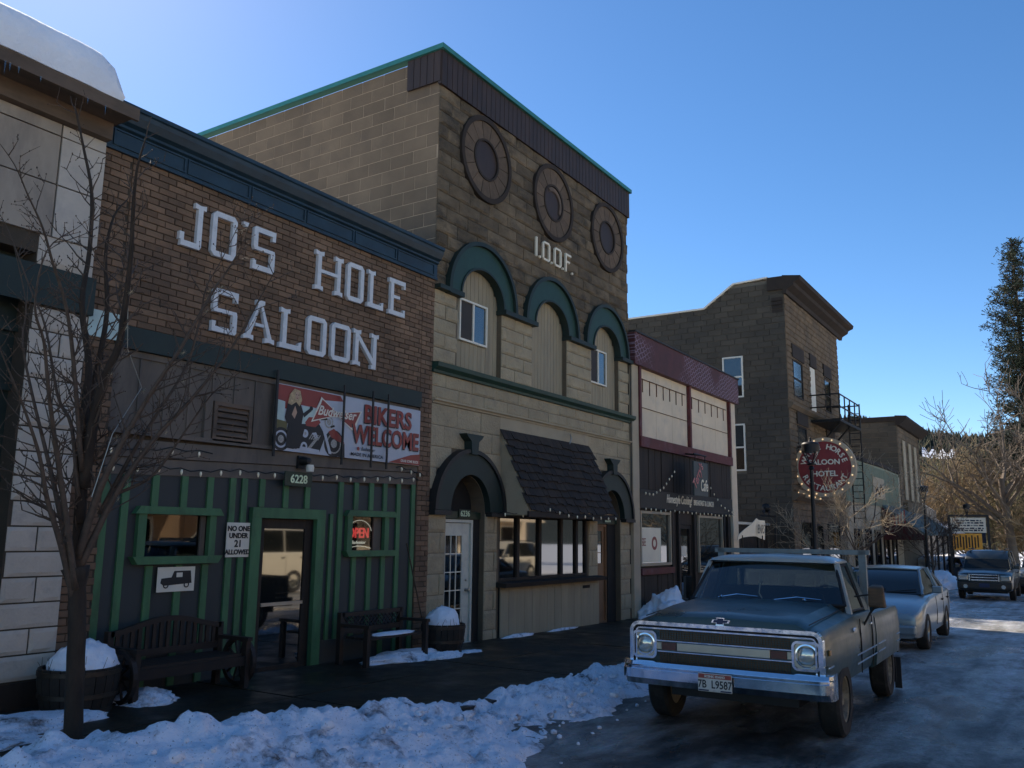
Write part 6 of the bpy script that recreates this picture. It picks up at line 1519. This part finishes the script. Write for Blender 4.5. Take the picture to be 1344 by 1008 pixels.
for x in xs:
    h0 = interp(x, HB); fe_, be = interp(x, FE), interp(x, BE); yc = 5.05
    for y in ys:
        n1 = noise.fractal(Vector((x*1.3, y*1.3, 0)), 1.0, 2.0, 4); n2 = noise.fractal(Vector((x*4.2, y*4.2, 3)), 1.0, 2.1, 5)
        yf = fe_ + .35*n1; yb_ = be + .16*n1
        if y < yc: u = max(0, min(1, (y-yf)/(yc-yf))); p = u**.62 if h0 > .3 else u**.9
        else: u = max(0, min(1, (yb_-y)/(yb_-yc))); p = u**.5
        base = G(x) if y < 5.25 else SW(x)
        top = G(x) + h0*p
        if y >= 5.25: top = max(G(x)+h0*p, SW(x) + h0*.45*p)
        lump = .10*abs(noise.noise(Vector((x*2.3, y*2.3, 7)))) + .075*abs(noise.noise(Vector((x*6.3, y*6.3, 4)))) + .035*abs(noise.noise(Vector((x*15, y*15, 9)))) + .06*n2 + .06*n1 - .06
        z = top + lump*(min(1, u*4) if p > 0 else 0)
        if p <= 0.0: z = base - .03
        elif u < .06: z = min(z, base + .015)
        vs.append((x, y, z))
n = len(ys); fs = [(i*n+k, (i+1)*n+k, (i+1)*n+k+1, i*n+k+1) for i in range(len(xs)-1) for k in range(n-1)]
# drop faces wholly under the ground sheets
keep = []
for f in fs:
    if any(vs[i][2] > (G(vs[i][0]) if vs[i][1] < 5.25 else SW(vs[i][0])) - .02 for i in f): keep.append(f)
o = MB().add(vs, keep).build('snow_bank', 'snow_dirty', None, smooth=True, kind='stuff'); o['label'] = 'lumpy ploughed snow bank along the kerb in front of the saloon'
cm = MB()
def clod(x, y, z, s):
    u = MB().ico((0,0,0), 1, 1); sx, sy, sz2 = s*R.uniform(.8,1.5), s*R.uniform(.7,1.2), s*R.uniform(.6,1); t = R.uniform(0, PI)
    cm.add([(x + (p[0]*math.cos(t)*sx - p[1]*math.sin(t)*sy)*R.uniform(.8,1.2), y + (p[0]*math.sin(t)*sx + p[1]*math.cos(t)*sy)*R.uniform(.8,1.2), z + p[2]*sz2*R.uniform(.8,1.15)) for p in u.v], u.f)
for i in range(34):
    x = R.uniform(3.2, 11.5); y = interp(x, FE) + R.uniform(-.5, .15); s = R.uniform(.006, .03)*(1 if i % 9 else 1.7); clod(x, y, G(x)+s*.4, s)
for i in range(150):
    x = R.uniform(3.0, 11.2); y = R.uniform(4.3, 5.22); s = R.uniform(.012, .05); h = interp(x, HB)
    if h > .1: clod(x, y, G(x) + h*R.uniform(.70, .95), s)
cl_o = cm.build('snow_clods', 'snow_dirty', None, smooth=50, kind='stuff'); cl_o['label'] = 'loose lumps and crumbs of snow along the snow bank'
def patch(c, r, seed, label, m_='snow_dirty', rough=.22):
    o = snow_mound(c, r, seed, sub=5, flat=0.0, name='snow_patch', m_=m_, rough=rough, kind='stuff'); o['label'] = label
patch((4.15, 7.75, .25), (.75, .42, .13), 3, 'low dirty snow on the pavement beside the left barrel'); patch((3.3, 7.3, .27), (.9, .35, .09), 8, 'low snow at the left edge of the pavement')
patch((5.62, 8.0, .26), (.30, .30, .12), 4, 'snow between the left barrel and the wagon wheel bench')
patch((9.7, 8.1, .20), (.75, .28, .13), 6, 'snow on the pavement under the lattice bench'); patch((10.25, 7.75, .19), (.40, .16, .10), 9, 'snow in front of the right barrel'); patch((11.0, 7.85, .18), (.30, .15, .045), 11, 'thin snow right of the right barrel')
patch((18.95, 7.95, -.05), (.75, .6, .72), 13, 'steep heap of shovelled snow against the cafe pillar', 'snow', .3)
patch((13.4, 8.5, .16), (.5, .09, .05), 15, 'thin line of snow along the foot of the boarded dado'); patch((15.0, 8.52, .14), (.6, .07, .04), 16, 'thin line of snow under the right end of the shop window')
patch((38, 6.6, -.15), (4.5, 1.2, .55), 17, 'ploughed snow along the kerb past the sedan', 'snow'); patch((47, 6.0, -.3), (4.0, 1.0, .7), 18, 'ploughed snow heap further down the street', 'snow')
patch((66, 7.5, -.5), (7, 3.0, 1.5), 19, 'bright sunlit snow heap at the street end', 'snow'); patch((30, 5.3, -.05), (6, .6, .35), 20, 'snow ridge along the kerb beside the sedan', 'snow')

# ---------------------------------------------------------------- barrels, benches, pole
def barrel(label, c, rt, h, scap):
    t = thing('barrel_planter', label, 'planter', c, 0, 'half barrel planters')
    n = 22
    for k in range(n):
        a0 = 2*PI*k/n+.012; a1 = 2*PI*(k+1)/n-.012; mb = MB(); rings = []
        for (f, r) in ((0, .82), (.35, .93), (.7, 1.0), (1, 1.0)):
            rings.append([(c[0]+rt*r*math.cos(a0), c[1]+rt*r*math.sin(a0), c[2]+h*f), (c[0]+rt*r*math.cos(a1), c[1]+rt*r*math.sin(a1), c[2]+h*f), (c[0]+(rt*r-.03)*math.cos(a1), c[1]+(rt*r-.03)*math.sin(a1), c[2]+h*f), (c[0]+(rt*r-.03)*math.cos(a0), c[1]+(rt*r-.03)*math.sin(a0), c[2]+h*f)])
        mb.loft(rings).build('stave', 'barrel_wood', t)
    for f, r in ((.08, .845), (.42, .955), (.90, 1.003)):
        MB().lathe([(rt*r, -.02), (rt*r+.008, -.02), (rt*r+.008, .02), (rt*r, .02)], (c[0], c[1], c[2]+h*f), 32).build('hoop', 'hoop', t, smooth=30)
    MB().lathe([(0, .0), (rt*.93, 0), (rt*.93, .01), (0, .02)], (c[0], c[1], c[2]+h*.88), 24).build('soil', 'soil', t)
    s = snow_mound((c[0]+scap[3], c[1], c[2]+h*.90), scap[:3], int(c[0]), sub=4, flat=-.05, name='snow_cap', parent=None, rough=.16)
    me = s.data
    for v in me.vertices: v.co -= Vector(c)
    s.parent = t
    tw = MB()
    for k in range(26):
        a = R.uniform(0, 2*PI); r = rt*R.uniform(.6, .98); p = Vector((c[0]+r*math.cos(a), c[1]+r*math.sin(a), c[2]+h*.9))
        q = p + Vector((R.uniform(-.06,.06), R.uniform(-.06,.06), R.uniform(.05, .16))); tw.tube([p, q], [.004, .002], 3)
    tw.build('dead_stems', 'twig', t, kind='stuff')
barrel('half barrel planter with rounded snow cap behind the bare street tree', (4.98, 8.10, .25), .36, .42, (.32, .30, .26, .03))
barrel('half barrel planter with tall snow cap beside the white glazed door', (10.72, 8.13, .20), .33, .42, (.27, .26, .30, -.02))
def bench(label, cx_, y, z, L, lattice):
    t = thing('bench', label, 'bench', (cx_, y, z), 0, 'benches by the saloon wall')
    x0, x1 = cx_-L/2, cx_+L/2
    for k in range(5): MB().box(x0+.06, x1-.06, y-.22+.09*k, y-.15+.09*k, z+.34, z+.37).build('seat_slat', 'bench_wood', t)
    for s in (x0, x1):
        MB().box(s-.035, s+.035, y+.22, y+.29, z, z+.68).build('leg', 'bench_wood', t); MB().box(s-.03, s+.03, y-.26, y-.19, z, z+.52).build('leg', 'bench_wood', t)
        MB().box(s-.035, s+.035, y-.28, y+.22, z+.50, z+.54).build('armrest', 'bench_wood', t)
    n = 12; arch = 0 if lattice else .12
    top = [(x0+L*k/n, z+.62+arch*math.sin(PI*k/n)**1.5) for k in range(n+1)]
    MB().prism([(a, b+.055) for a, b in top] + [(a, b) for a, b in reversed(top)], 'y', y+.22, y+.27).build('top_rail', 'bench_wood', t)
    MB().box(x0, x1, y+.225, y+.265, z+.40, z+.47).build('lower_rail', 'bench_wood', t)
    if lattice:
        for k in range(14):
            a = x0+.04 + (L-.22)*k/13
            for s in (0, 1): MB().tube([(a+s*.16, y+.24+.012*s, z+.47), (a+.16-s*.16, y+.24+.012*s, z+.62)], .010, 4).build('lattice_strip', 'bench_wood', t)
    else:
        for k in range(1, 16):
            a = x0 + L*k/16; MB().box(a-.022, a+.022, y+.235, y+.255, z+.47, z+.625+arch*math.sin(PI*k/16)**1.5).build('back_slat', 'bench_wood', t)
        for s in (x0-.05, x1+.05):
            c = (s, y-.05, z+.27); o = MB().lathe([(.22, -.025), (.265, -.025), (.265, .025), (.22, .025), (.22, -.025)], c, 28, 'x').build('wagon_wheel', 'bench_wood', t)
            MB().lathe([(0, -.04), (.05, -.04), (.05, .04), (0, .04)], c, 14, 'x').build('hub', 'hoop', o)
            for k in range(10): a = PI*2*k/10; MB().tube([(s, c[1]+.05*math.cos(a), c[2]+.05*math.sin(a)), (s, c[1]+0.225*math.cos(a), c[2]+0.225*math.sin(a))], .014, 5).build('spoke', 'bench_wood', o)
        MB().box(x0, x1, y-.245, y-.225, z+.24, z+.34).build('apron', 'bench_wood', t)
    return t
bench('dark wooden bench with arched back and wagon wheel ends left of the saloon door', 6.10, 8.10, .25, 1.36, False)
bench('dark wooden bench with lattice back between saloon door and right barrel', 9.42, 8.15, .21, 1.22, True)
bp_ = patch((9.5, 8.05, .585), (.42, .13, .03), 23, 'thin snow lying on the seat of the lattice bench', 'snow')
wp = thing('leaning_pole', 'thin wooden pole leaning on the saloon wall right of the neon window', 'pole', (10.5, D-.2, .2))
MB().tube([(10.62, D-.32, .20), (10.38, D-.03, 1.80)], .012, 6).build('shaft', 'hoop', wp)

# ---------------------------------------------------------------- street lamps
def lamp(label, x, y):
    g = SW(x) if y > 5.25 else G(x)
    t = thing('street_lamp', label, 'street lamp', (x, y, g), 0, 'black street lamps along the kerb'); z = 4.10
    MB().lathe([(.0, 0), (.16, 0), (.16, .12), (.10, .20), (.09, .6), (.06, .7), (.045, 3.0), (.04, z-g-.60), (.07, z-g-.58), (.04, z-g-.52), (0, z-g-.5)], (x, y, g), 14).build('pole', 'black_iron', t, smooth=35)
    hd = MB(); hd.lathe([(0, 0), (.09, 0), (.10, .03), (.05, .06), (.05, .0)], (x, y, z-.50), 12); 
    for k in range(4): a = PI/4+PI/2*k; hd.tube([(x+.06*math.cos(a), y+.06*math.sin(a), z-.46), (x+.20*math.cos(a), y+.20*math.sin(a), z-.20)], .014, 5)
    hd.build('bracket', 'black_iron', t)
    MB().lathe([(.05, -.44), (.15, -.26), (.165, -.2)], (x, y, z), 16).build('lamp_glass', 'lamp_glass', t, smooth=True)
    MB().lathe([(0, -.20), (.20, -.20), (.205, -.02), (.17, .02), (.04, .05), (.02, .10), (.03, .12), (0, .15)], (x, y, z), 16).build('cap', 'black_iron', t, smooth=35)
    return t
lamp('black street lamp nearest the camera, its head overlapping the round hotel sign', 20.46, 5.02)
lamp('black street lamp in front of the blue grey awning, second along the street', 39.69, 5.25)
l3 = lamp('black street lamp carrying a dark blue pennant beside the orange board sign', 61.2, 5.70)
MB().box(61.17, 61.2, 4.75, 5.45, 1.75, 2.75).build('pennant', 'navy', l3)
MB().tube([(61.2, 5.7, 2.72), (61.2, 4.7, 2.72)], .02, 5).build('banner_arm', 'black_iron', l3)

# ---------------------------------------------------------------- bare tree at the front
PATH = {
'trunk':[(4.03,6.54,0.2),(4.0,6.54,0.6),(3.98,6.54,1.0),(3.95,6.54,1.4),(3.91,6.54,1.66)],
'a':[(3.91,6.54,1.56),(3.93,6.58,2.04),(3.95,6.63,2.46),(3.97,6.68,2.9),(4.04,6.72,3.29),(4.1,6.76,3.77),(4.07,6.81,4.27),(4.14,6.86,4.65),(4.28,6.9,4.87)],
'b':[(3.91,6.54,2.28),(3.88,6.45,2.75),(3.88,6.36,3.11),(3.92,6.26,3.38),(3.89,6.17,3.73),(3.84,6.08,4.11),(3.76,5.98,4.5),(3.71,5.89,4.73),(3.7,5.8,4.94)],
'c':[(3.90,6.54,2.0),(3.9,6.61,2.85),(3.94,6.68,3.27),(3.87,6.75,3.78),(3.93,6.82,4.27),(3.94,6.89,4.8),(3.87,6.96,5.2),(3.81,7.03,5.53),(3.81,7.1,5.62)],
'd':[(3.92,6.54,1.72),(3.93,6.4,2.16),(4.01,6.26,2.6),(4.15,6.12,3.04),(4.27,5.97,3.39),(4.42,5.83,3.86),(4.54,5.69,4.21),(4.54,5.55,4.47)],
'e':[(3.92,6.54,1.6),(4.08,6.38,2.22),(4.27,6.23,2.66),(4.51,6.07,3.05),(4.74,5.91,3.5),(4.86,5.76,3.91),(4.89,5.6,4.18)],
'f':[(4.1,6.6,2.07),(4.28,6.53,2.54),(4.46,6.46,2.94),(4.65,6.39,3.36),(4.69,6.31,3.77),(4.68,6.24,4.05),(4.77,6.17,4.33),(4.93,6.1,4.81)],
'g':[(3.92,6.54,1.42),(3.74,6.48,1.83),(3.57,6.43,2.17),(3.45,6.37,2.47),(3.29,6.31,2.76),(3.12,6.26,3.03),(2.93,6.2,3.32)],
'h':[(3.88,6.5,1.55),(3.72,6.58,2.21),(3.65,6.67,2.56),(3.55,6.75,2.97),(3.47,6.83,3.39),(3.51,6.92,3.72),(3.42,7.0,4.15)],
'i':[(3.90,6.5,1.5),(3.69,6.41,2.15),(3.53,6.33,2.59),(3.39,6.24,2.96),(3.28,6.16,3.28),(3.14,6.07,3.51),(3.14,5.99,3.9),(3.28,5.9,4.09)],
'j':[(3.86,6.5,2.4),(3.66,6.43,3.26),(3.52,6.36,3.64),(3.35,6.29,3.92),(3.21,6.21,4.13),(3.04,6.14,4.32),(2.89,6.07,4.48),(2.69,6.0,4.61)],
'k':[(3.86,6.52,2.2),(3.8,6.6,2.75),(3.72,6.7,2.99),(3.62,6.8,3.54),(3.51,6.9,3.87),(3.34,7.0,4.32),(3.26,7.1,4.51)],
'l':[(4.15,6.5,2.23),(4.37,6.34,2.39),(4.51,6.18,2.73),(4.63,6.02,3.06),(4.68,5.86,3.19),(4.77,5.7,3.33)],
}
RAD = dict(a=.056, b=.052, c=.042, d=.036, e=.032, f=.022, g=.032, h=.026, i=.029, j=.021, k=.020, l=.016)
ft = thing('street_tree', 'bare young street tree with upright limbs and budded twigs in front of the saloon', 'tree', (4.03, 6.54, .26))
def smoothp(p, m_=3):
    p = [Vector(q) for q in p]; out = []
    for i in range(len(p)-1):
        a = p[max(i-1, 0)]; b = p[i]; c = p[i+1]; d = p[min(i+2, len(p)-1)]
        for k in range(m_):
            t = k/m_; out.append(.5*((2*b) + (c-a)*t + (2*a-5*b+4*c-d)*t*t + (-a+3*b-3*c+d)*t**3))
    out.append(p[-1]); return out
tp = smoothp(PATH['trunk']); MB().tube([p+Vector((R.uniform(-.004,.004), R.uniform(-.004,.004), 0)) for p in tp], [.100, .076, .070] + [.067 - .0004*k for k in range(len(tp)-5)] + [.088, .105], 14).build('trunk', 'bark', ft, smooth=True)
twm = MB(); stars = []
def twig(p, d, L, r, depth=0):
    n_ = max(2, int(L/.07)); pts = [p]; dd = d.normalized(); q = p
    for k in range(n_):
        dd = (dd + Vector((R.gauss(0, .09), R.gauss(0, .09), R.gauss(0.07, .08)))).normalized(); q = q + dd*(L/n_); pts.append(q)
    twm.tube(pts, [r*(1-.65*k/n_) for k in range(n_+1)], 4 if r > .003 else 3)
    for k in range(1, n_+1):
        if R.random() < .7: bdp = pts[k] + Vector((R.uniform(-.004,.004), R.uniform(-.004,.004), R.uniform(-.002,.005))); twm.ico(bdp, R.uniform(.004, .0065), 0, (1, 1, 1.5))
    if depth < 2 and L > .16:
        for _ in range(R.randint(1, 3)):
            k = R.randint(1, n_); side = dd.cross(Vector((R.gauss(0,1), R.gauss(0,1), R.gauss(0,1)))).normalized()
            twig(pts[k], (dd*.6+side*.8+Vector((0,0,.25))), L*R.uniform(.3, .55), max(.0028, r*.65), depth+1)
for key, pts in PATH.items():
    if key == 'trunk': continue
    sp = smoothp(pts, 4); N_ = len(sp); r0 = RAD[key]
    rad = [r0*(1-.90*(k/(N_-1))**.7) for k in range(N_)]
    MB().tube(sp, rad, 8).build('limb', 'bark' if r0 > .04 else 'twig', ft, smooth=True)
    ln = 0; nxt = .35 if key not in 'fl' else .1
    for k in range(1, N_):
        seg = sp[k]-sp[k-1]; ln += seg.length
        while ln > nxt:
            nxt += R.uniform(.06, .125)
            side = seg.normalized().cross(Vector((R.gauss(0,1), R.gauss(0,1), R.gauss(0,1)))).normalized()
            d = seg.normalized()*.55 + side + Vector((0, 0, .2))
            twig(sp[k], d, R.uniform(.12, .50)*(1.2-.6*k/N_), max(.0045, min(.009, rad[k]*.45)))
        if key in 'bdef' and R.random() < .16 and 2.2 < sp[k].z < 4.2: stars.append(sp[k])
    twig(sp[-1], sp[-1]-sp[-2], .16, rad[-1]*.9)
twm.build('twigs', 'twig', ft, smooth=60)
sl_ = thing('star_lights', 'small clear star shaped lights wired through the bare street tree', 'lights', (4.1, 6.5, 2.2))
for q in stars[:16] + [Vector((4.02, 6.38, 2.7)), Vector((4.2, 6.35, 3.1))]:
    mb = MB(); c = q + Vector((0, -.05, -.03))
    for k in range(6):
        a = PI*k/6; d = Vector((math.cos(a)*.83, -math.cos(a)*.55, math.sin(a)))*.034; n_ = Vector((.004, .004, 0)); mb.add([c-d, c-n_, c+d, c+n_], [(0,1,2,3)])
    mb.build('star', 'bulb', sl_)
MB().tube([Vector((3.9, 6.4, 2.2)), Vector((4.0, 6.36, 2.7)), Vector((4.2, 6.33, 3.1)), Vector((4.05, 6.34, 3.4)), Vector((3.98, 6.3, 3.9))], .004, 4).build('wire', 'steel', sl_)

# ---------------------------------------------------------------- other trees
def bare_tree(name, label, base, h, spread, seed, tm, cm, tr=.12, n0=7, lean=(0,0), fine=1.0, group=None, thin=1.0, low=.3):
    r_ = random.Random(seed); t = thing(name, label, 'tree', base, 0, group); b = Vector(base); tk = MB(); cr_ = MB()
    top = b + Vector((lean[0], lean[1], h*.55)); tk.tube([b-Vector((0,0,.3)), b.lerp(top, .5)+Vector((r_.uniform(-.1,.1)*h*.1, 0, 0)), top], [tr*1.2, tr, tr*.6], 8)
    def grow(p, d, L, r, lv):
        pts = [p]; q = p; dd = d.normalized(); n_ = 4
        for k in range(n_):
            dd = (dd + Vector((r_.gauss(0,.14), r_.gauss(0,.14), r_.gauss(.05,.12)))).normalized(); q = q+dd*L/n_; pts.append(q)
        (tk if lv == 0 else cr_).tube(pts, [max(.006*thin, r*(1-.6*k/n_)) for k in range(n_+1)], 5 if lv == 0 else 3, caps=False)
        if lv < 3:
            for k in range(int((5, 5, 4)[lv]*fine)):
                j = r_.randint(1, n_); s = dd.cross(Vector((r_.gauss(0,1), r_.gauss(0,1), r_.gauss(0,1)))).normalized()
                grow(pts[j], dd*.8+s*.8+Vector((0,0,.2)), L*r_.uniform(.42, .68), r*.5, lv+1)
    for k in range(n0):
        a = 2*PI*k/n0 + r_.uniform(-.3, .3); f = low + (1-low)*k/n0
        p = b.lerp(top, f); grow(p, Vector((math.cos(a)*spread, math.sin(a)*spread, r_.uniform(.6, 1.2))), h*r_.uniform(.38, .55), tr*.55, 0)
    tk.build('trunk', tm, t, smooth=60); cr_.build('crown', cm, t); return t
bare_tree('young_tree', 'small bare pale twigged tree behind the pickup rack by the mint building', (28.6, 5.6, SW(28.6)), 3.7, .95, 3, 'twig', 'pale_twig', tr=.05, n0=8, thin=.9, low=.25)
bare_tree('young_tree', 'small dark bare tree in front of the awning end, further down the street', (46.0, 5.9, SW(46)), 3.6, .9, 5, 'twig', 'twig', tr=.05, n0=7, thin=1.2)
bare_tree('large_tree', 'large bare grey tree with wide limbs before the pine at the right edge', (68, 3.6, G(68)), 12.2, 1.0, 21, 'grey_twig', 'grey_twig', tr=.28, n0=9, thin=3, lean=(0, .5), low=.35)
spots = [(74, 9.5, 8.2, 'tan'), (78, 7.3, 8.8, 'tan'), (73, 5.2, 7.2, 'olive'), (84, 11.5, 9, 'olive'), (82, 4.6, 8.6, 'olive'), (88, 8.4, 10, 'tan'), (79, 2.6, 7.5, 'tan'), (92, 5.5, 10.5, 'olive'), (86, 1.5, 9, 'olive'), (96, 12, 10.5, 'tan'), (70, 2.2, 6, 'tan'), (100, 3.5, 11.5, 'olive')]
words_ = ['closest to the white shed', 'left of the orange board sign', 'right above the orange board sign', 'tucked behind the shed roof', 'right of the lamp with the pennant', 'in the back row of the grove', 'near the right edge, low', 'tall in the middle back of the grove', 'at the right edge, behind the large tree', 'farthest left of the grove', 'lowest, in front at the right edge', 'farthest right at the back']
for i, (x, y, h, c) in enumerate(spots):
    bare_tree('scrub_tree', 'sunlit %s bare scrub tree %s' % ('yellow brown' if c == 'tan' else 'olive green', words_[i]), (x, y, G(x)), h, 1.05, 40+i, 'grey_twig', 'tan_twig' if c == 'tan' else 'olive_twig', tr=.12, n0=11, thin=2.6, fine=1.25, group='bare scrub trees at the street end', low=.05)
# pine
def pine(label, base, h, w, seed):
    r_ = random.Random(seed); t = thing('pine_tree', label, 'tree', base); b = Vector(base)
    MB().tube([b, b+Vector((0,0,h*.5)), b+Vector((0,0,h*.98))], [.42, .26, .04], 9).build('trunk', 'pine_bark', t, smooth=True)
    nd = MB(); br_ = MB()
    def tuft(c, s):
        for k in range(12):
            a = r_.uniform(0, 2*PI); e = r_.uniform(-.5, 1.1); d = Vector((math.cos(a)*math.cos(e), math.sin(a)*math.cos(e), math.sin(e))); u = d.cross(Vector((r_.gauss(0,1), r_.gauss(0,1), r_.gauss(0,1)))).normalized()
            c2 = c + Vector((r_.gauss(0,.3), r_.gauss(0,.3), r_.gauss(0,.2)))*s
            nd.add([c2, c2+d*s*.95+u*s*.11, c2+d*s*1.05-u*s*.10], [(0,1,2)])
    z = h*.16
    while z < h:
        f = z/h; R_ = w*(1-f)**.62*(.75+.35*r_.random()) + .35
        for k in range(8 if f < .9 else 6):
            if r_.random() < .10: continue
            a = r_.uniform(0, 2*PI); L = R_*r_.uniform(.55, 1.12); d = Vector((math.cos(a), math.sin(a), .15+.4*f)); p0 = b+Vector((0,0,z+r_.uniform(-.2,.2))); p1 = p0 + Vector((d.x*L*.6, d.y*L*.6, -.04*L)); p2 = p0 + Vector((d.x*L, d.y*L, L*d.z*.6))
            br_.tube([p0, p1, p2], [.06, .04, .02], 4, caps=False)
            m_ = max(4, int(L*5.5))
            for j in range(m_):
                u = .28+.75*(j+r_.random())/m_; c = p0.lerp(p1, u/.6) if u < .6 else p1.lerp(p2, (u-.6)/.4)
                tuft(c+Vector((r_.gauss(0,.22), r_.gauss(0,.22), r_.gauss(.05,.15))), r_.uniform(.26, .46))
        z += h*.022
    br_.build('branches', 'pine_bark', t); nd.build('needles', 'pine_needles', t)
pine('tall dark pine tree rising at the right edge of the view', (79.5, 2.55, -.9), 26.9, 4.5, 3)
pine('second pine tree just outside to the right of the tall one', (84, -2.5, -.9), 23, 4.2, 8)

# ---------------------------------------------------------------- hills
def ridge(a):
    d = math.degrees(a)
    return interp(d, [(-60, 120), (-20, 110), (-5, 104), (2, 76), (3.8, 66), (6.5, 68), (8.4, 74), (11, 79), (20, 90), (45, 110), (90, 90)])
vs = []; NA, NR = 150, 26
for i in range(NA+1):
    a = math.radians(-60 + 140*i/NA)
    for k in range(NR+1):
        r = 260 + 420*k/NR; u = min(1, k/(NR*.82)); h = ridge(a)*(u**1.15)
        h += 5*noise.fractal(Vector((r*.012*math.cos(a), r*.012*math.sin(a), 2)), 1, 2, 4)*u
        if k > NR*.82: h -= (k-NR*.82)*6
        vs.append((r*math.cos(a), r*math.sin(a), h - 2))
n = NR+1; ho = MB().add(vs, [(i*n+k, (i+1)*n+k, (i+1)*n+k+1, i*n+k+1) for i in range(NA) for k in range(NR)]).build('hills', 'hill', None, smooth=True); ho['kind'] = 'structure'
cones = MB(); rr = random.Random(9)
for _ in range(9000):
    a = math.radians(rr.uniform(-2, 16)); k = rr.uniform(.1, .86)*NR; r = 260+420*k/NR; u = min(1, k/(NR*.82))
    x, y = r*math.cos(a), r*math.sin(a)
    if noise.noise(Vector((x*.012, y*.012, 5))) > .28: continue
    h = ridge(a)*(u**1.15) + 5*noise.fractal(Vector((r*.012*math.cos(a), r*.012*math.sin(a), 2)), 1, 2, 4)*u - 3
    dg_ = math.degrees(a)
    if 5.6 < dg_ < 7.6 and .51 < k/NR < .60 + .03*math.sin(dg_*9): continue
    s = rr.uniform(3.5, 7); w = s*.22
    vs = [(x+w*math.cos(q), y+w*math.sin(q), h) for q in (0, 1.57, 3.14, 4.71)] + [(x, y, h+s)]
    cones.add(vs, [(0,1,4),(1,2,4),(2,3,4),(3,0,4)])
cl = MB(); vs = []
for i in range(25):
    a = math.radians(5.7+1.75*i/24)
    for k_ in range(7):
        k = (.52 + (.065+.02*math.sin(i*.9))*k_/6)*NR; r = 260+420*k/NR; u = min(1, k/(NR*.82)); vs.append((r*math.cos(a), r*math.sin(a), ridge(a)*(u**1.15) + 5*noise.fractal(Vector((r*.012*math.cos(a), r*.012*math.sin(a), 2)), 1, 2, 4)*u + .8))
cl.add(vs, [(i*7+k, (i+1)*7+k, (i+1)*7+k+1, i*7+k+1) for i in range(24) for k in range(6)]); c_o = cl.build('snow_clearing', 'snow', None, smooth=True, kind='stuff'); c_o['label'] = 'bright snowy clearing on the wooded hillside'
fo = cones.build('hill_forest', 'forest', None, kind='stuff'); fo['label'] = 'dark conifers covering the distant hillside'
# overhead wires
uw = thing('overhead_wires', 'thin utility wires crossing the sky above the far street', 'wires', (60, 9, 7))
for z in (8.3, 8.0): MB().tube([(63, 10, z), (80, 4, z-.5), (110, -8, z+.3)], .02, 4).build('wire', 'wire', uw)
bpy.context.view_layer.update()
